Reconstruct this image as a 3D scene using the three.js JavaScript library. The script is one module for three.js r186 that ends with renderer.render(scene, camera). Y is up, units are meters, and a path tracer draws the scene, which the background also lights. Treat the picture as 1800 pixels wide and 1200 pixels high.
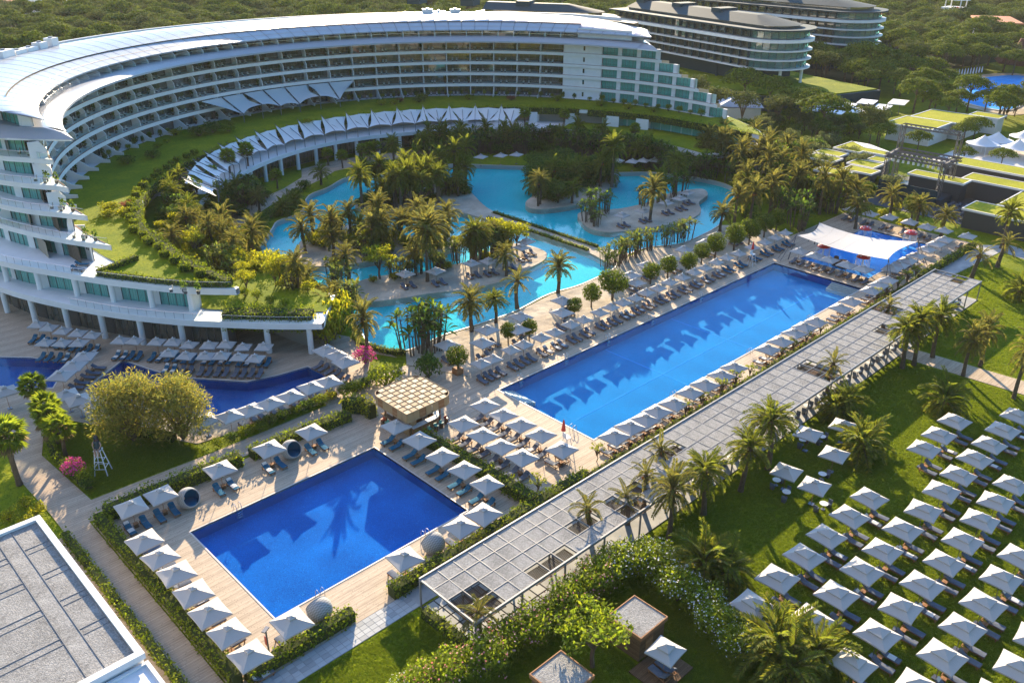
import * as THREE from 'three';
import { Sky } from 'three/addons/objects/Sky.js';
import { toCreasedNormals, mergeVertices } from 'three/addons/utils/BufferGeometryUtils.js';

// ---------- camera, sky, sun, exposure ----------
const scene = new THREE.Scene();
const camera = new THREE.PerspectiveCamera(42.835, 1.5, 0.5, 4000);
{
  const yaw = 0.768129, pitch = 0.455061;
  camera.position.set(-25.592, 56, 73.052);
  camera.lookAt(-25.592 + Math.sin(yaw) * Math.cos(pitch), 56 - Math.sin(pitch), 73.052 - Math.cos(yaw) * Math.cos(pitch));
  camera.rotateZ(0.004951);
}
const renderer = new THREE.WebGLRenderer({ antialias: true });
renderer.toneMapping = THREE.LinearToneMapping;
renderer.toneMappingExposure = 3.8;
renderer.shadowMap.enabled = true;
const SUN_EL = 15.5 * Math.PI / 180;
const sunDir = new THREE.Vector3(0.643 * Math.cos(SUN_EL), Math.sin(SUN_EL), -0.766 * Math.cos(SUN_EL)).normalize();
const sky = new Sky();
sky.name = 'sky'; sky.userData.kind = 'structure';
sky.scale.setScalar(3500);
sky.material.uniforms.sunPosition.value.copy(sunDir);
sky.material.uniforms.turbidity.value = 1.2;
sky.material.uniforms.rayleigh.value = 1.5;
sky.material.uniforms.mieCoefficient.value = 0.002;
scene.add(sky);
scene.environmentIntensity = 0.28;
const sun = new THREE.DirectionalLight(new THREE.Color(1, 0.8, 0.54), 5);
sun.position.copy(sunDir).multiplyScalar(600).add(new THREE.Vector3(80, 0, -40));
sun.target.position.set(80, 0, -40);
sun.castShadow = true; sun.shadow.radius = 0.8; sun.shadow.mapSize.set(4096, 4096);
Object.assign(sun.shadow.camera, { left: -260, right: 260, top: 260, bottom: -260, near: 1, far: 1400 });
scene.add(sun, sun.target);
scene.fog = new THREE.FogExp2(new THREE.Color(1, 0.95, 0.86), 0.00006);

// ---------- helpers ----------
function rng(seed) { let a = seed >>> 0; return () => { a |= 0; a = a + 0x6D2B79F5 | 0; let t = Math.imul(a ^ a >>> 15, 1 | a); t = t + Math.imul(t ^ t >>> 7, 61 | t) ^ t; return ((t ^ t >>> 14) >>> 0) / 4294967296; }; }
let R = rng(11);
const rr = (a, b) => a + (b - a) * R();
const PI = Math.PI, D2R = PI / 180;
const V = (x, y, z) => new THREE.Vector3(x, y, z);
const lerp = (a, b, t) => a + (b - a) * t;
class MB {
  constructor() { this.p = []; this.u = []; this.c = []; this.col = null; }
  tri(a, b, c, ua = [0, 0], ub = [1, 0], uc = [0, 1]) {
    this.p.push(a[0], a[1], a[2], b[0], b[1], b[2], c[0], c[1], c[2]);
    this.u.push(ua[0], ua[1], ub[0], ub[1], uc[0], uc[1]);
    if (this.col) for (let i = 0; i < 3; i++) this.c.push(this.col[0], this.col[1], this.col[2]);
    return this;
  }
  quad(a, b, c, d, ua, ub, uc, ud) {
    if (!ua) {
      const w = Math.hypot(b[0] - a[0], b[1] - a[1], b[2] - a[2]), h = Math.hypot(d[0] - a[0], d[1] - a[1], d[2] - a[2]);
      ua = [0, 0]; ub = [w, 0]; uc = [w, h]; ud = [0, h];
    }
    this.tri(a, b, c, ua, ub, uc); return this.tri(a, c, d, ua, uc, ud);
  }
  // box turned about y by ry round its own centre (x,z)
  box(x, y0, z, sx, sy, sz, ry = 0) {
    const c = Math.cos(ry), s = Math.sin(ry), hx = sx / 2, hz = sz / 2;
    const q = (dx, y, dz) => [x + dx * c + dz * s, y, z - dx * s + dz * c];
    const a = [q(-hx, y0, hz), q(hx, y0, hz), q(hx, y0, -hz), q(-hx, y0, -hz)], t = a.map(v => [v[0], y0 + sy, v[2]]);
    for (let i = 0; i < 4; i++) { const j = (i + 1) % 4; this.quad(a[i], a[j], t[j], t[i]); }
    this.quad(t[0], t[1], t[2], t[3]); return this.quad(a[3], a[2], a[1], a[0]);
  }
  prism(poly, y0, y1, holes = [], o = {}) {
    const cc = p => THREE.ShapeUtils.area(p.map(v => new THREE.Vector2(v[0], v[1]))) < 0;
    const outer = cc(poly) ? poly.slice().reverse() : poly.slice();
    const hs = holes.map(h => cc(h) ? h.slice() : h.slice().reverse());
    const v2 = l => l.map(v => new THREE.Vector2(v[0], v[1]));
    const all = [...outer, ...hs.flat()];
    const faces = THREE.ShapeUtils.triangulateShape(v2(outer), hs.map(v2));
    const e = [0, 1, 2];
    for (const f of faces) {
      const [a, b, c] = f.map(i => all[i]);
      this.tri([a[0], y1, a[1]], [c[0], y1, c[1]], [b[0], y1, b[1]], a, c, b);
      if (o.bottom) this.tri([a[0], y0, a[1]], [b[0], y0, b[1]], [c[0], y0, c[1]], a, b, c);
    }
    if (o.sides !== false && y1 > y0) for (const l of [outer, ...hs]) {
      let s = 0;
      for (let i = 0; i < l.length; i++) {
        const a = l[i], b = l[(i + 1) % l.length], d = Math.hypot(b[0] - a[0], b[1] - a[1]);
        this.quad([b[0], y0, b[1]], [a[0], y0, a[1]], [a[0], y1, a[1]], [b[0], y1, b[1]], [s + d, y0], [s, y0], [s, y1], [s + d, y1]); s += d;
      }
    }
    return this;
  }
  // tapered stick from a to b
  stick(a, b, r0, r1 = r0, n = 6, cap = false) {
    const A = V(...a), B = V(...b), d = B.clone().sub(A), L = d.length(); d.normalize();
    const u = Math.abs(d.y) < 0.9 ? V(0, 1, 0).cross(d).normalize() : V(1, 0, 0).cross(d).normalize(), w = d.clone().cross(u);
    const ring = (c, r) => { const o = []; for (let i = 0; i < n; i++) { const t = i / n * 2 * PI; o.push([c.x + (u.x * Math.cos(t) + w.x * Math.sin(t)) * r, c.y + (u.y * Math.cos(t) + w.y * Math.sin(t)) * r, c.z + (u.z * Math.cos(t) + w.z * Math.sin(t)) * r]); } return o; };
    const p = ring(A, r0), q = ring(B, r1);
    for (let i = 0; i < n; i++) { const j = (i + 1) % n; this.quad(p[i], p[j], q[j], q[i], [i / n * r0 * 6, 0], [(i + 1) / n * r0 * 6, 0], [(i + 1) / n * r0 * 6, L], [i / n * r0 * 6, L]); }
    if (cap) for (let i = 1; i < n - 1; i++) this.tri(q[0], q[i], q[i + 1]);
    return this;
  }
  tube(pts, rad, n = 5) { for (let i = 0; i < pts.length - 1; i++) { const ra = typeof rad === 'function' ? rad(i / (pts.length - 1)) : rad, rb = typeof rad === 'function' ? rad((i + 1) / (pts.length - 1)) : rad; this.stick(pts[i], pts[i + 1], ra, rb, n); } return this; }
  // patch over a grid function f(i/n, j/m)
  patch(f, n, m, us = 1, vs = 1) {
    for (let i = 0; i < n; i++) for (let j = 0; j < m; j++) {
      const a = i / n, b = (i + 1) / n, c = j / m, d = (j + 1) / m;
      this.quad(f(a, c), f(b, c), f(b, d), f(a, d), [a * us, c * vs], [b * us, c * vs], [b * us, d * vs], [a * us, d * vs]);
    }
    return this;
  }
  geo(crease) {
    let g = new THREE.BufferGeometry();
    g.setAttribute('position', new THREE.Float32BufferAttribute(this.p, 3));
    g.setAttribute('uv', new THREE.Float32BufferAttribute(this.u, 2));
    if (this.c.length) g.setAttribute('color', new THREE.Float32BufferAttribute(this.c, 3));
    g.computeVertexNormals();
    if (crease) g = toCreasedNormals(g, crease);
    return g;
  }
}
const counts = {};
const numbered = n => { const k = counts[n] = (counts[n] ?? -1) + 1; return k ? n + '_' + String(k).padStart(3, '0') : n; };
function shade(o) { o.castShadow = true; o.receiveShadow = true; return o; }
function thing(name, label, category, group, x = 0, y = 0, z = 0, ry = 0) {
  const o = new THREE.Group(); o.name = numbered(name); o.position.set(x, y, z); o.rotation.y = ry;
  o.userData = { label, category }; if (group) o.userData.group = group;
  scene.add(o); return o;
}
function part(parent, name, geo, mat, label) {
  const m = shade(new THREE.Mesh(geo, mat)); m.name = name; if (label) m.userData.label = label;
  parent.add(m); return m;
}
function single(name, geo, mat, label, category, group, kind) {
  const m = shade(new THREE.Mesh(geo, mat)); m.name = numbered(name); m.userData = kind === 'structure' ? { kind } : { label, category };
  if (kind) m.userData.kind = kind; if (label) m.userData.label = label; if (group) m.userData.group = group;
  scene.add(m); return m;
}
const struct = (name, geo, mat) => single(name, geo, mat, null, null, null, 'structure');
// prototypes are built once off scene; copies share geometry
function proto(build) { const g = new THREE.Group(); build(g); return g; }
function place(pr, name, label, category, group, x, y, z, ry = 0, s = 1, sy) {
  const o = pr.clone(); o.name = numbered(name); o.userData = { label, category }; if (group) o.userData.group = group;
  o.position.set(x, y, z); o.rotation.y = ry; o.scale.set(s, sy ?? s, s); scene.add(o); return o;
}
// ---------- textures ----------
function noiseGrid(n, cells, seed) { // tileable value noise
  const r = rng(seed), g = new Float32Array(cells * cells).map(() => r()), o = new Float32Array(n * n);
  for (let y = 0; y < n; y++) for (let x = 0; x < n; x++) {
    const fx = x / n * cells, fy = y / n * cells, ix = Math.floor(fx), iy = Math.floor(fy);
    let tx = fx - ix, ty = fy - iy; tx = tx * tx * (3 - 2 * tx); ty = ty * ty * (3 - 2 * ty);
    const q = (i, j) => g[((iy + j) % cells) * cells + (ix + i) % cells];
    o[y * n + x] = lerp(lerp(q(0, 0), q(1, 0), tx), lerp(q(0, 1), q(1, 1), tx), ty);
  }
  return o;
}
function fbm(n, cells, oct, seed, gain = 0.55) {
  const o = new Float32Array(n * n); let amp = 1, tot = 0;
  for (let k = 0; k < oct; k++) { const g = noiseGrid(n, Math.min(n, cells << k), seed + k * 17); for (let i = 0; i < o.length; i++) o[i] += g[i] * amp; tot += amp; amp *= gain; }
  for (let i = 0; i < o.length; i++) o[i] /= tot;
  return o;
}
function tex(w, h, f, size, srgb = true) { // f(x,y) -> [r,g,b] linear 0..1 ; size = metres covered
  const d = new Uint8Array(w * h * 4), e = v => { v = Math.min(1, Math.max(0, v)); return 255 * (srgb ? (v <= 0.0031308 ? v * 12.92 : 1.055 * Math.pow(v, 1 / 2.4) - 0.055) : v); };
  for (let y = 0; y < h; y++) for (let x = 0; x < w; x++) { const c = f(x, y), i = (y * w + x) * 4; d[i] = e(c[0]); d[i + 1] = e(c[1]); d[i + 2] = e(c[2]); d[i + 3] = 255; }
  const t = new THREE.DataTexture(d, w, h); t.wrapS = t.wrapT = THREE.RepeatWrapping; t.magFilter = THREE.LinearFilter; t.minFilter = THREE.LinearMipmapLinearFilter; t.generateMipmaps = true;
  if (srgb) t.colorSpace = THREE.SRGBColorSpace;
  const s = Array.isArray(size) ? size : [size, size]; t.repeat.set(1 / s[0], 1 / s[1]); t.needsUpdate = true; return t;
}
const mix3 = (a, b, t) => [lerp(a[0], b[0], t), lerp(a[1], b[1], t), lerp(a[2], b[2], t)];
const lin = (r, g, b) => new THREE.Color().setRGB(r, g, b);
const std = (c, rough = 0.8, o = {}) => new THREE.MeshPhysicalMaterial({ color: Array.isArray(c) ? lin(...c) : c, roughness: rough, specularIntensity: rough > 0.84 ? 0.12 : rough > 0.74 ? 0.35 : 1, side: THREE.DoubleSide, ...o });
const phy = (c, rough, o = {}) => new THREE.MeshPhysicalMaterial({ color: lin(...c), roughness: rough, side: THREE.DoubleSide, ...o });
const leafMat = (tr = 0.4) => new THREE.MeshPhysicalMaterial({ color: 0xffffff, vertexColors: true, roughness: 0.95, transmission: tr, thickness: 0, side: THREE.DoubleSide, specularIntensity: 0.2 });

const N1 = fbm(512, 4, 7, 3), N2 = fbm(256, 8, 6, 9), N3 = fbm(512, 64, 3, 21);
function wood(a, b, seed, planks = 16, bump = true) {
  const r = rng(seed), tone = Array.from({ length: planks }, () => r()), off = Array.from({ length: planks }, () => Math.floor(r() * 512));
  const W = 512, H = 512, pw = H / planks;
  const m = tex(W, H, (x, y) => {
    const k = Math.floor(y / pw), e = (y % pw) / pw, g = N3[(y * 512 + (Math.floor(x / 6) + off[k]) % 512)], g2 = N1[((y + off[k]) % 512) * 512 + (x + off[k]) % 512];
    const joint = ((x + off[k]) % 256) < 3;
    let c = mix3(a, b, Math.min(1, Math.max(0, tone[k] * 0.6 + (g - 0.5) * 0.9 + (g2 - 0.5) * 0.7 + 0.2)));
    if (e < 0.09 || joint) c = c.map(v => v * 0.45);
    return c;
  }, [6, 0.145 * planks]);
  return std(0xffffff, 0.78, { map: m });
}
// ---------- materials ----------
const grassTex = (seed, a, b, c) => { const n = fbm(512, 6, 6, seed, 0.7), n2 = fbm(512, 90, 2, seed + 5); return tex(512, 512, (x, y) => { const i = y * 512 + x, t = n[i], s = n2[i]; let k = mix3(a, b, Math.min(1, Math.max(0, (t - 0.3) * 2.2))); return mix3(k, c, Math.min(0.75, Math.max(0, (s - 0.45) * 2.4))); }, 26); };
const bumpTex = (n, size, f = v => v) => { const w = Math.sqrt(n.length); return tex(w, w, (x, y) => { const v = f(n[y * w + x]); return [v, v, v]; }, size, false); };
const M = {};
M.lawn = std(0xffffff, 0.95, { map: grassTex(41, [0.13, 0.17, 0.007], [0.225, 0.24, 0.009], [0.09, 0.135, 0.007]), bumpMap: bumpTex(N3, 9), bumpScale: 0.12 });
M.roofLawn = std(0xffffff, 0.95, { map: grassTex(77, [0.13, 0.17, 0.007], [0.225, 0.24, 0.009], [0.09, 0.135, 0.007]), bumpMap: bumpTex(N3, 10), bumpScale: 0.06 });
M.earth = std(0xffffff, 0.98, { map: tex(512, 512, (x, y) => mix3([0.035, 0.05, 0.014], [0.1, 0.085, 0.045], Math.min(1, Math.max(0, (N1[y * 512 + x] - 0.35) * 2.6))), 90), bumpMap: bumpTex(N1, 7), bumpScale: 0.2 });
M.deck = wood([0.33, 0.255, 0.18], [0.56, 0.445, 0.32], 5);
M.deckDark = wood([0.31, 0.235, 0.165], [0.54, 0.42, 0.30], 8);
M.teak = wood([0.26, 0.12, 0.05], [0.40, 0.21, 0.10], 12, 8);
M.brown = wood([0.11, 0.06, 0.03], [0.21, 0.12, 0.06], 14, 8);
M.sand = std(0xffffff, 0.97, { map: tex(512, 512, (x, y) => mix3([0.38, 0.32, 0.24], [0.58, 0.50, 0.38], Math.min(1, Math.max(0, (N1[y * 512 + x] - 0.3) * 1.6 + (N3[y * 512 + x] - 0.5) * 0.7))), 11), bumpMap: bumpTex(N1, 5), bumpScale: 0.12 });
M.stone = std(0xffffff, 0.8, { map: tex(512, 512, (x, y) => mix3([0.26, 0.27, 0.27], [0.44, 0.44, 0.42], N1[y * 512 + x] * 1.5 - 0.3), 5) });
M.paver = [0.85, 1, 1.12].map(k => std([0.36 * k, 0.37 * k, 0.36 * k], 0.75));
M.joint = std([0.07, 0.07, 0.07], 0.9);
M.coping = std([0.5, 0.46, 0.4], 0.6);
M.white = std(0xffffff, 0.55, { map: tex(256, 256, (x, y) => { const v = 0.7 + (N2[y * 256 + x] - 0.5) * 0.1; return [v, v * 0.99, v * 0.97]; }, 9) });
M.whiteRoof = phy([0.34, 0.35, 0.365], 0.3, { specularIntensity: 0.45, bumpMap: tex(256, 16, (x) => { const v = (x % 32) < 4 ? 1 : 0; return [v, v, v]; }, [2.6, 1], false), bumpScale: 0.02 });
M.gutter = std([0.42, 0.32, 0.22], 0.7);
M.railWood = std([0.26, 0.10, 0.05], 0.55);
M.gravel = std(0xffffff, 0.95, { map: tex(512, 512, (x, y) => { const v = 0.26 + (N3[y * 512 + x] - 0.5) * 0.24 + (N1[y * 512 + x] - 0.5) * 0.16; return [v * 1.03, v, v * 0.93]; }, 7), bumpMap: bumpTex(N3, 4), bumpScale: 0.05 });
M.frameGrey = std([0.19, 0.19, 0.19], 0.5, { metalness: 0.1 });
M.dark = std([0.035, 0.04, 0.045], 0.5);
M.darkTeal = std([0.025, 0.05, 0.06], 0.76);
M.charcoal = std([0.06, 0.055, 0.05], 0.7);
M.fabric = phy([0.4, 0.37, 0.335], 0.85, { transmission: 0.06, thickness: 0, sheen: 0.2, bumpMap: bumpTex(N2, 0.8), bumpScale: 0.012 });
M.fabricShade = phy([0.42, 0.45, 0.5], 0.85, { transmission: 0.1, thickness: 0 });
M.canopy = phy([0.42, 0.4, 0.37], 0.8, { transmission: 0.1, thickness: 0 });
M.sail = phy([0.74, 0.73, 0.71], 0.75, { transmission: 0.18, thickness: 0 });
M.cushTeal = std(0xffffff, 0.9, { map: tex(128, 128, (x, y) => { const v = 0.85 + (N2[y * 256 + x] - 0.5) * 0.5; return [0.035 * v, 0.15 * v, 0.24 * v]; }, 1.2) });
M.cushGrey = std(0xffffff, 0.9, { map: tex(128, 128, (x, y) => { const v = 0.85 + (N2[y * 256 + x] - 0.5) * 0.5; return [0.16 * v, 0.18 * v, 0.22 * v]; }, 1.2) });
M.towel = std([0.72, 0.68, 0.62], 0.95);
M.steel = std([0.6, 0.6, 0.6], 0.25, { metalness: 0.9 });
M.steelDark = std([0.13, 0.13, 0.14], 0.4, { metalness: 0.6 });
M.glass = phy([0.86, 0.95, 0.93], 0.03, { transmission: 1, thickness: 0, ior: 1.5 });
M.window = phy([0.32, 0.72, 0.68], 0.04, { transmission: 0.8, thickness: 0, ior: 1.7, specularIntensity: 1 });
M.windowDark = phy([0.16, 0.17, 0.13], 0.04, { transmission: 0.6, thickness: 0, ior: 2.3 });
const curtain = (a, b, s) => std(0xffffff, 0.95, { map: tex(256, 8, (x) => mix3(a, b, 0.5 + 0.5 * Math.sin(x / 256 * PI * 24 + 2 * Math.sin(x / 23))), [s, 1]) });
M.curtain = curtain([0.34, 0.46, 0.40], [0.62, 0.72, 0.62], 4);
M.curtainDark = curtain([0.05, 0.04, 0.03], [0.20, 0.16, 0.12], 5);
M.trunk = std(0xffffff, 0.95, { map: tex(64, 256, (x, y) => { const v = ((y + Math.floor(x / 16) * 9) % 18) / 18; return mix3([0.09, 0.065, 0.045], [0.25, 0.19, 0.13], v * 0.8 + (N2[y * 256 + x] - 0.5) * 0.6); }, [0.8, 1.6]), bumpMap: tex(64, 256, (x, y) => { const v = ((y + Math.floor(x / 16) * 9) % 18) / 18; return [v, v, v]; }, [0.8, 1.6], false), bumpScale: 0.05 });
M.bark = std(0xffffff, 0.95, { map: tex(128, 128, (x, y) => mix3([0.07, 0.05, 0.035], [0.2, 0.15, 0.1], N2[y * 256 + (x >> 2)]), 1) });
M.leaf = leafMat(0.62); M.leafDense = leafMat(0.5); M.leafPine = leafMat(0.3); M.petal = leafMat(0.35);
M.roomWall = std([0.3, 0.26, 0.21], 0.9);
M.core = std([0.05, 0.06, 0.02], 1);
M.red = std([0.55, 0.03, 0.02], 0.35);
M.orange = std([0.5, 0.09, 0.03], 0.5); M.mint = std([0.12, 0.35, 0.25], 0.5);
M.terracotta = std([0.42, 0.16, 0.07], 0.8);
M.wicker = std(0xffffff, 0.85, { map: tex(64, 64, (x, y) => { const v = ((x >> 3) + (y >> 3)) & 1 ? 0.4 : 0.26; return [v, v * 0.97, v * 0.9]; }, 0.4) });
M.bamboo = std(0xffffff, 0.7, { map: tex(128, 128, (x, y) => mix3([0.28, 0.16, 0.07], [0.44, 0.29, 0.14], ((x >> 3) + (y >> 3)) & 1 ? 0.8 : 0.2 + 0.4 * N2[y * 256 + x]), 0.6) });
M.bamboo2 = std([0.36, 0.25, 0.14], 0.76);
M.hair = std([0.035, 0.015, 0.01], 0.7);
M.skin = std([0.42, 0.25, 0.17], 0.6);
// pool tiles: little square tesserae too small to tell apart from here
function mosaic(a, b, spark, size, seed) { const r = rng(seed), n = 256, g = new Float32Array(n * n).map(() => r()); return tex(512, 512, (x, y) => { const v = g[((y >> 1) % n) * n + ((x >> 1) % n)]; return v > spark ? [0.12, 0.42, 0.6] : mix3(a, b, v * 0.9 + (N1[y * 512 + x] - 0.5) * 0.9); }, size); }
M.tileDeep = std(0xffffff, 1, { map: mosaic([0.001, 0.075, 0.29], [0.004, 0.17, 0.55], 0.9985, 13, 4) });
M.tileBlue = std(0xffffff, 1, { map: mosaic([0.001, 0.155, 0.36], [0.003, 0.25, 0.52], 0.9997, 13, 6) });
M.tileNavy = std(0xffffff, 1, { map: mosaic([0.001, 0.055, 0.2], [0.003, 0.105, 0.35], 0.9995, 13, 7) });
M.tileAqua = std(0xffffff, 1, { map: mosaic([0.004, 0.40, 0.40], [0.02, 0.56, 0.53], 2, 30, 9) });
M.tileKids = std(0xffffff, 1, { map: mosaic([0.01, 0.22, 0.62], [0.05, 0.4, 0.85], 0.95, 9, 8) });
const ripple = bumpTex(fbm(512, 10, 5, 31, 0.6), 9);
M.water = phy([0.82, 0.94, 1], 0.02, { transmission: 1, thickness: 0, ior: 1.33, specularIntensity: 0.4, bumpMap: ripple, bumpScale: 0.014 });
// ---------- plants (prototypes) ----------
const tint = (c, v = 0.3) => { const k = 1 - v / 2 + R() * v, w = (R() - 0.5) * v * 0.4; return [c[0] * k * (1 + w), c[1] * k, c[2] * k * (1 - w)]; };
// one leaf: a pointed blade from p along d, width w, slightly folded
function blade(mb, p, d, up, L, w, bend = 0) {
  const s = d.clone().cross(up); if (s.lengthSq() < 1e-6) s.set(1, 0, 0); s.normalize();
  const m = p.clone().addScaledVector(d, L * 0.45).addScaledVector(up, L * 0.06), t = p.clone().addScaledVector(d, L).addScaledVector(up, -bend * L);
  const a = m.clone().addScaledVector(s, w / 2), b = m.clone().addScaledVector(s, -w / 2);
  mb.tri(p.toArray(), a.toArray(), t.toArray()); mb.tri(p.toArray(), t.toArray(), b.toArray());
}
const rndDir = () => { const z = rr(-1, 1), t = rr(0, 2 * PI), q = Math.sqrt(1 - z * z); return V(q * Math.cos(t), z, q * Math.sin(t)); };
// leafy mass: clumps = [[x,y,z,rx,ry,rz,n]], leaves sit near each clump's skin
function foliage(mb, clumps, cols, leaf, o = {}) {
  for (const [x, y, z, rx, ry, rz, n] of clumps) for (let i = 0; i < n; i++) {
    const d = rndDir(); if (o.upper && d.y < -o.upper) d.y *= -1;
    const k = Math.pow(R(), o.skin ?? 0.22), p = V(x + d.x * rx * k, y + d.y * ry * k, z + d.z * rz * k);
    const nrm = V(d.x / rx, d.y / ry, d.z / rz).normalize().addScaledVector(rndDir(), o.jit ?? 0.6).normalize();
    const dir = rndDir().addScaledVector(nrm, o.out ?? 0.25); dir.addScaledVector(nrm, -dir.dot(nrm) * (o.flat ?? 0.55)).normalize();
    mb.col = tint(cols[Math.floor(R() * cols.length)], o.vary ?? 0.45);
    const L = leaf * rr(0.6, 1.35);
    blade(mb, p, dir, nrm, L, L * (o.ratio ?? 0.55));
  }
  return mb;
}
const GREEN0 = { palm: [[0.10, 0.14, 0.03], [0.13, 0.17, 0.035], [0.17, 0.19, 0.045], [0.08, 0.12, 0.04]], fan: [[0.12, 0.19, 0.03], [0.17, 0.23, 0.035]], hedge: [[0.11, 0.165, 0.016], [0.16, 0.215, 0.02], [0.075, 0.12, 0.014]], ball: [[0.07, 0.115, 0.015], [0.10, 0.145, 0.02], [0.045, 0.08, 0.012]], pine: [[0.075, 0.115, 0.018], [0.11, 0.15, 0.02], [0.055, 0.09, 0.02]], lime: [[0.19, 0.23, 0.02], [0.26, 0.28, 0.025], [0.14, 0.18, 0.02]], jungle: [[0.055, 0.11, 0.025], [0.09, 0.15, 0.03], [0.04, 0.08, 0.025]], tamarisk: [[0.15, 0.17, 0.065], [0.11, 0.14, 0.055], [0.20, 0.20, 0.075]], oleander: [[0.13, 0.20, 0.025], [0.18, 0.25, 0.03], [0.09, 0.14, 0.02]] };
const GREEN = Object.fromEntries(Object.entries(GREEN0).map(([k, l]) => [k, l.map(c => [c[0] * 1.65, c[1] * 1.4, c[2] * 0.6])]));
// feather frond: arching rib with leaflets
function frondGeo(L, a0, droop, cols, nl = 23, wl = 0.55) {
  const mb = new MB(), rib = []; let x = 0, y = 0, a = a0; const S = 9;
  for (let i = 0; i <= S; i++) { rib.push(V(x, y, 0)); const st = L / S; x += Math.cos(a) * st; y += Math.sin(a) * st; a -= droop / S * (0.5 + 1.1 * i / S); }
  mb.col = [0.16, 0.14, 0.05]; mb.tube(rib.map(v => v.toArray()), t => 0.045 * (1 - t) + 0.012, 3);
  const at = t => { const f = t * S, i = Math.min(S - 1, Math.floor(f)); return rib[i].clone().lerp(rib[i + 1], f - i); };
  for (let k = 0; k < nl; k++) {
    const t = 0.14 + 0.86 * (k + R() * 0.5) / nl, p = at(Math.min(1, t)), tan = at(Math.min(1, t + 0.02)).sub(at(Math.max(0, t - 0.06))).normalize(), up = V(-tan.y, tan.x, 0);
    const len = wl * Math.min(1, 0.35 + 2.4 * Math.min(t - 0.1, 0.27)) * (1 - 0.55 * Math.max(0, t - 0.5) * 2 * 0.8) * rr(0.85, 1.15);
    for (const s of [-1, 1]) {
      mb.col = tint(cols[Math.floor(R() * cols.length)], 0.35);
      const d = tan.clone().multiplyScalar(0.75).add(V(0, 0, s * 0.85)).addScaledVector(up, rr(0.15, 0.5)).normalize();
      blade(mb, p, d, up, len * 1.08, 0.12, 0.12 + R() * 0.14);
    }
  }
  return mb.geo();
}
R = rng(5);
const FR = { };
for (const [k, c] of [['green', GREEN.palm], ['gold', [[0.2, 0.19, 0.035], [0.26, 0.22, 0.04], [0.15, 0.16, 0.04]]]]) {
  FR[k] = [];
  for (let i = 0; i < 7; i++) FR[k].push(frondGeo(rr(2.7, 3.3), [1.35, 1.1, 0.85, 0.55, 0.25, -0.1, -0.5][i], [0.9, 1.3, 1.5, 1.6, 1.5, 1.2, 0.8][i], c));
}
function trunkGeo(h, r0, r1, lean = 0, bulge = 1.25) { const mb = new MB(), pts = []; for (let i = 0; i <= 7; i++) { const t = i / 7; pts.push([lean * t * t, h * t, lean * 0.4 * Math.sin(t * 3)]); } mb.tube(pts, t => lerp(r0, r1, t) * (t > 0.85 ? bulge : 1) * (t < 0.1 ? 1.2 : 1), 8); return mb.geo(1.0); }
// date palm: fronds are meshes of their own when "fine", else one merged crown
function palmProto(seed, h, n, kind, fine, scale = 1, spread = 1) {
  R = rng(seed);
  return proto(g => {
    const lean = rr(-0.6, 0.6); part(g, 'trunk', trunkGeo(h, 0.3, 0.23, lean), M.trunk);
    const top = V(lean, h, lean * 0.4 * Math.sin(3)), mats = [], F = FR[kind];
    for (let i = 0; i < n; i++) {
      const ring = i / n, gi = Math.min(6, Math.floor(Math.pow(ring, 0.85) * 6.99));
      const m = new THREE.Matrix4().compose(top.clone().add(V(0, rr(-0.25, 0.2) - ring * 0.3, 0)), new THREE.Quaternion().setFromEuler(new THREE.Euler(rr(-0.2, 0.2), i * 2.39996 + rr(-0.3, 0.3), rr(-0.12, 0.12) * spread, 'YXZ')), V(1, 1, 1).multiplyScalar(scale * rr(0.85, 1.12)));
      mats.push([F[gi], m]);
    }
    if (fine) for (const [geo, m] of mats) { const f = part(g, 'frond', geo, M.leaf); f.applyMatrix4(m); }
    else part(g, 'crown', mergeAt(mats), M.leaf);
    const nut = new MB(); for (let i = 0; i < 9; i++) { nut.col = tint([0.42, 0.20, 0.05]); const a = rr(0, 6.3), q = V(Math.cos(a) * 0.5, -0.5, Math.sin(a) * 0.5); nut.stick(top.clone().add(V(0, -0.1, 0)).toArray(), top.clone().add(q).toArray(), 0.03, 0.11, 4); }
    part(g, 'fruit_stalks', nut.geo(), M.leafDense);
  });
}
function mergeAt(list) {
  let n = 0; for (const [g] of list) n += g.attributes.position.count;
  const P = new Float32Array(n * 3), N = new Float32Array(n * 3), U = new Float32Array(n * 2), C = new Float32Array(n * 3), v = V(0, 0, 0); let o = 0;
  for (const [g, m] of list) {
    const nm = new THREE.Matrix3().getNormalMatrix(m), gp = g.attributes.position, gn = g.attributes.normal, gc = g.attributes.color, gu = g.attributes.uv;
    for (let i = 0; i < gp.count; i++, o++) { v.fromBufferAttribute(gp, i).applyMatrix4(m); v.toArray(P, o * 3); v.fromBufferAttribute(gn, i).applyMatrix3(nm).normalize(); v.toArray(N, o * 3); if (gc) { C[o * 3] = gc.getX(i); C[o * 3 + 1] = gc.getY(i); C[o * 3 + 2] = gc.getZ(i); } U[o * 2] = gu.getX(i); U[o * 2 + 1] = gu.getY(i); }
  }
  const r = new THREE.BufferGeometry(); r.setAttribute('position', new THREE.BufferAttribute(P, 3)); r.setAttribute('normal', new THREE.BufferAttribute(N, 3)); r.setAttribute('uv', new THREE.BufferAttribute(U, 2));
  if (list[0][0].attributes.color) r.setAttribute('color', new THREE.BufferAttribute(C, 3));
  return r;
}
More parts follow.
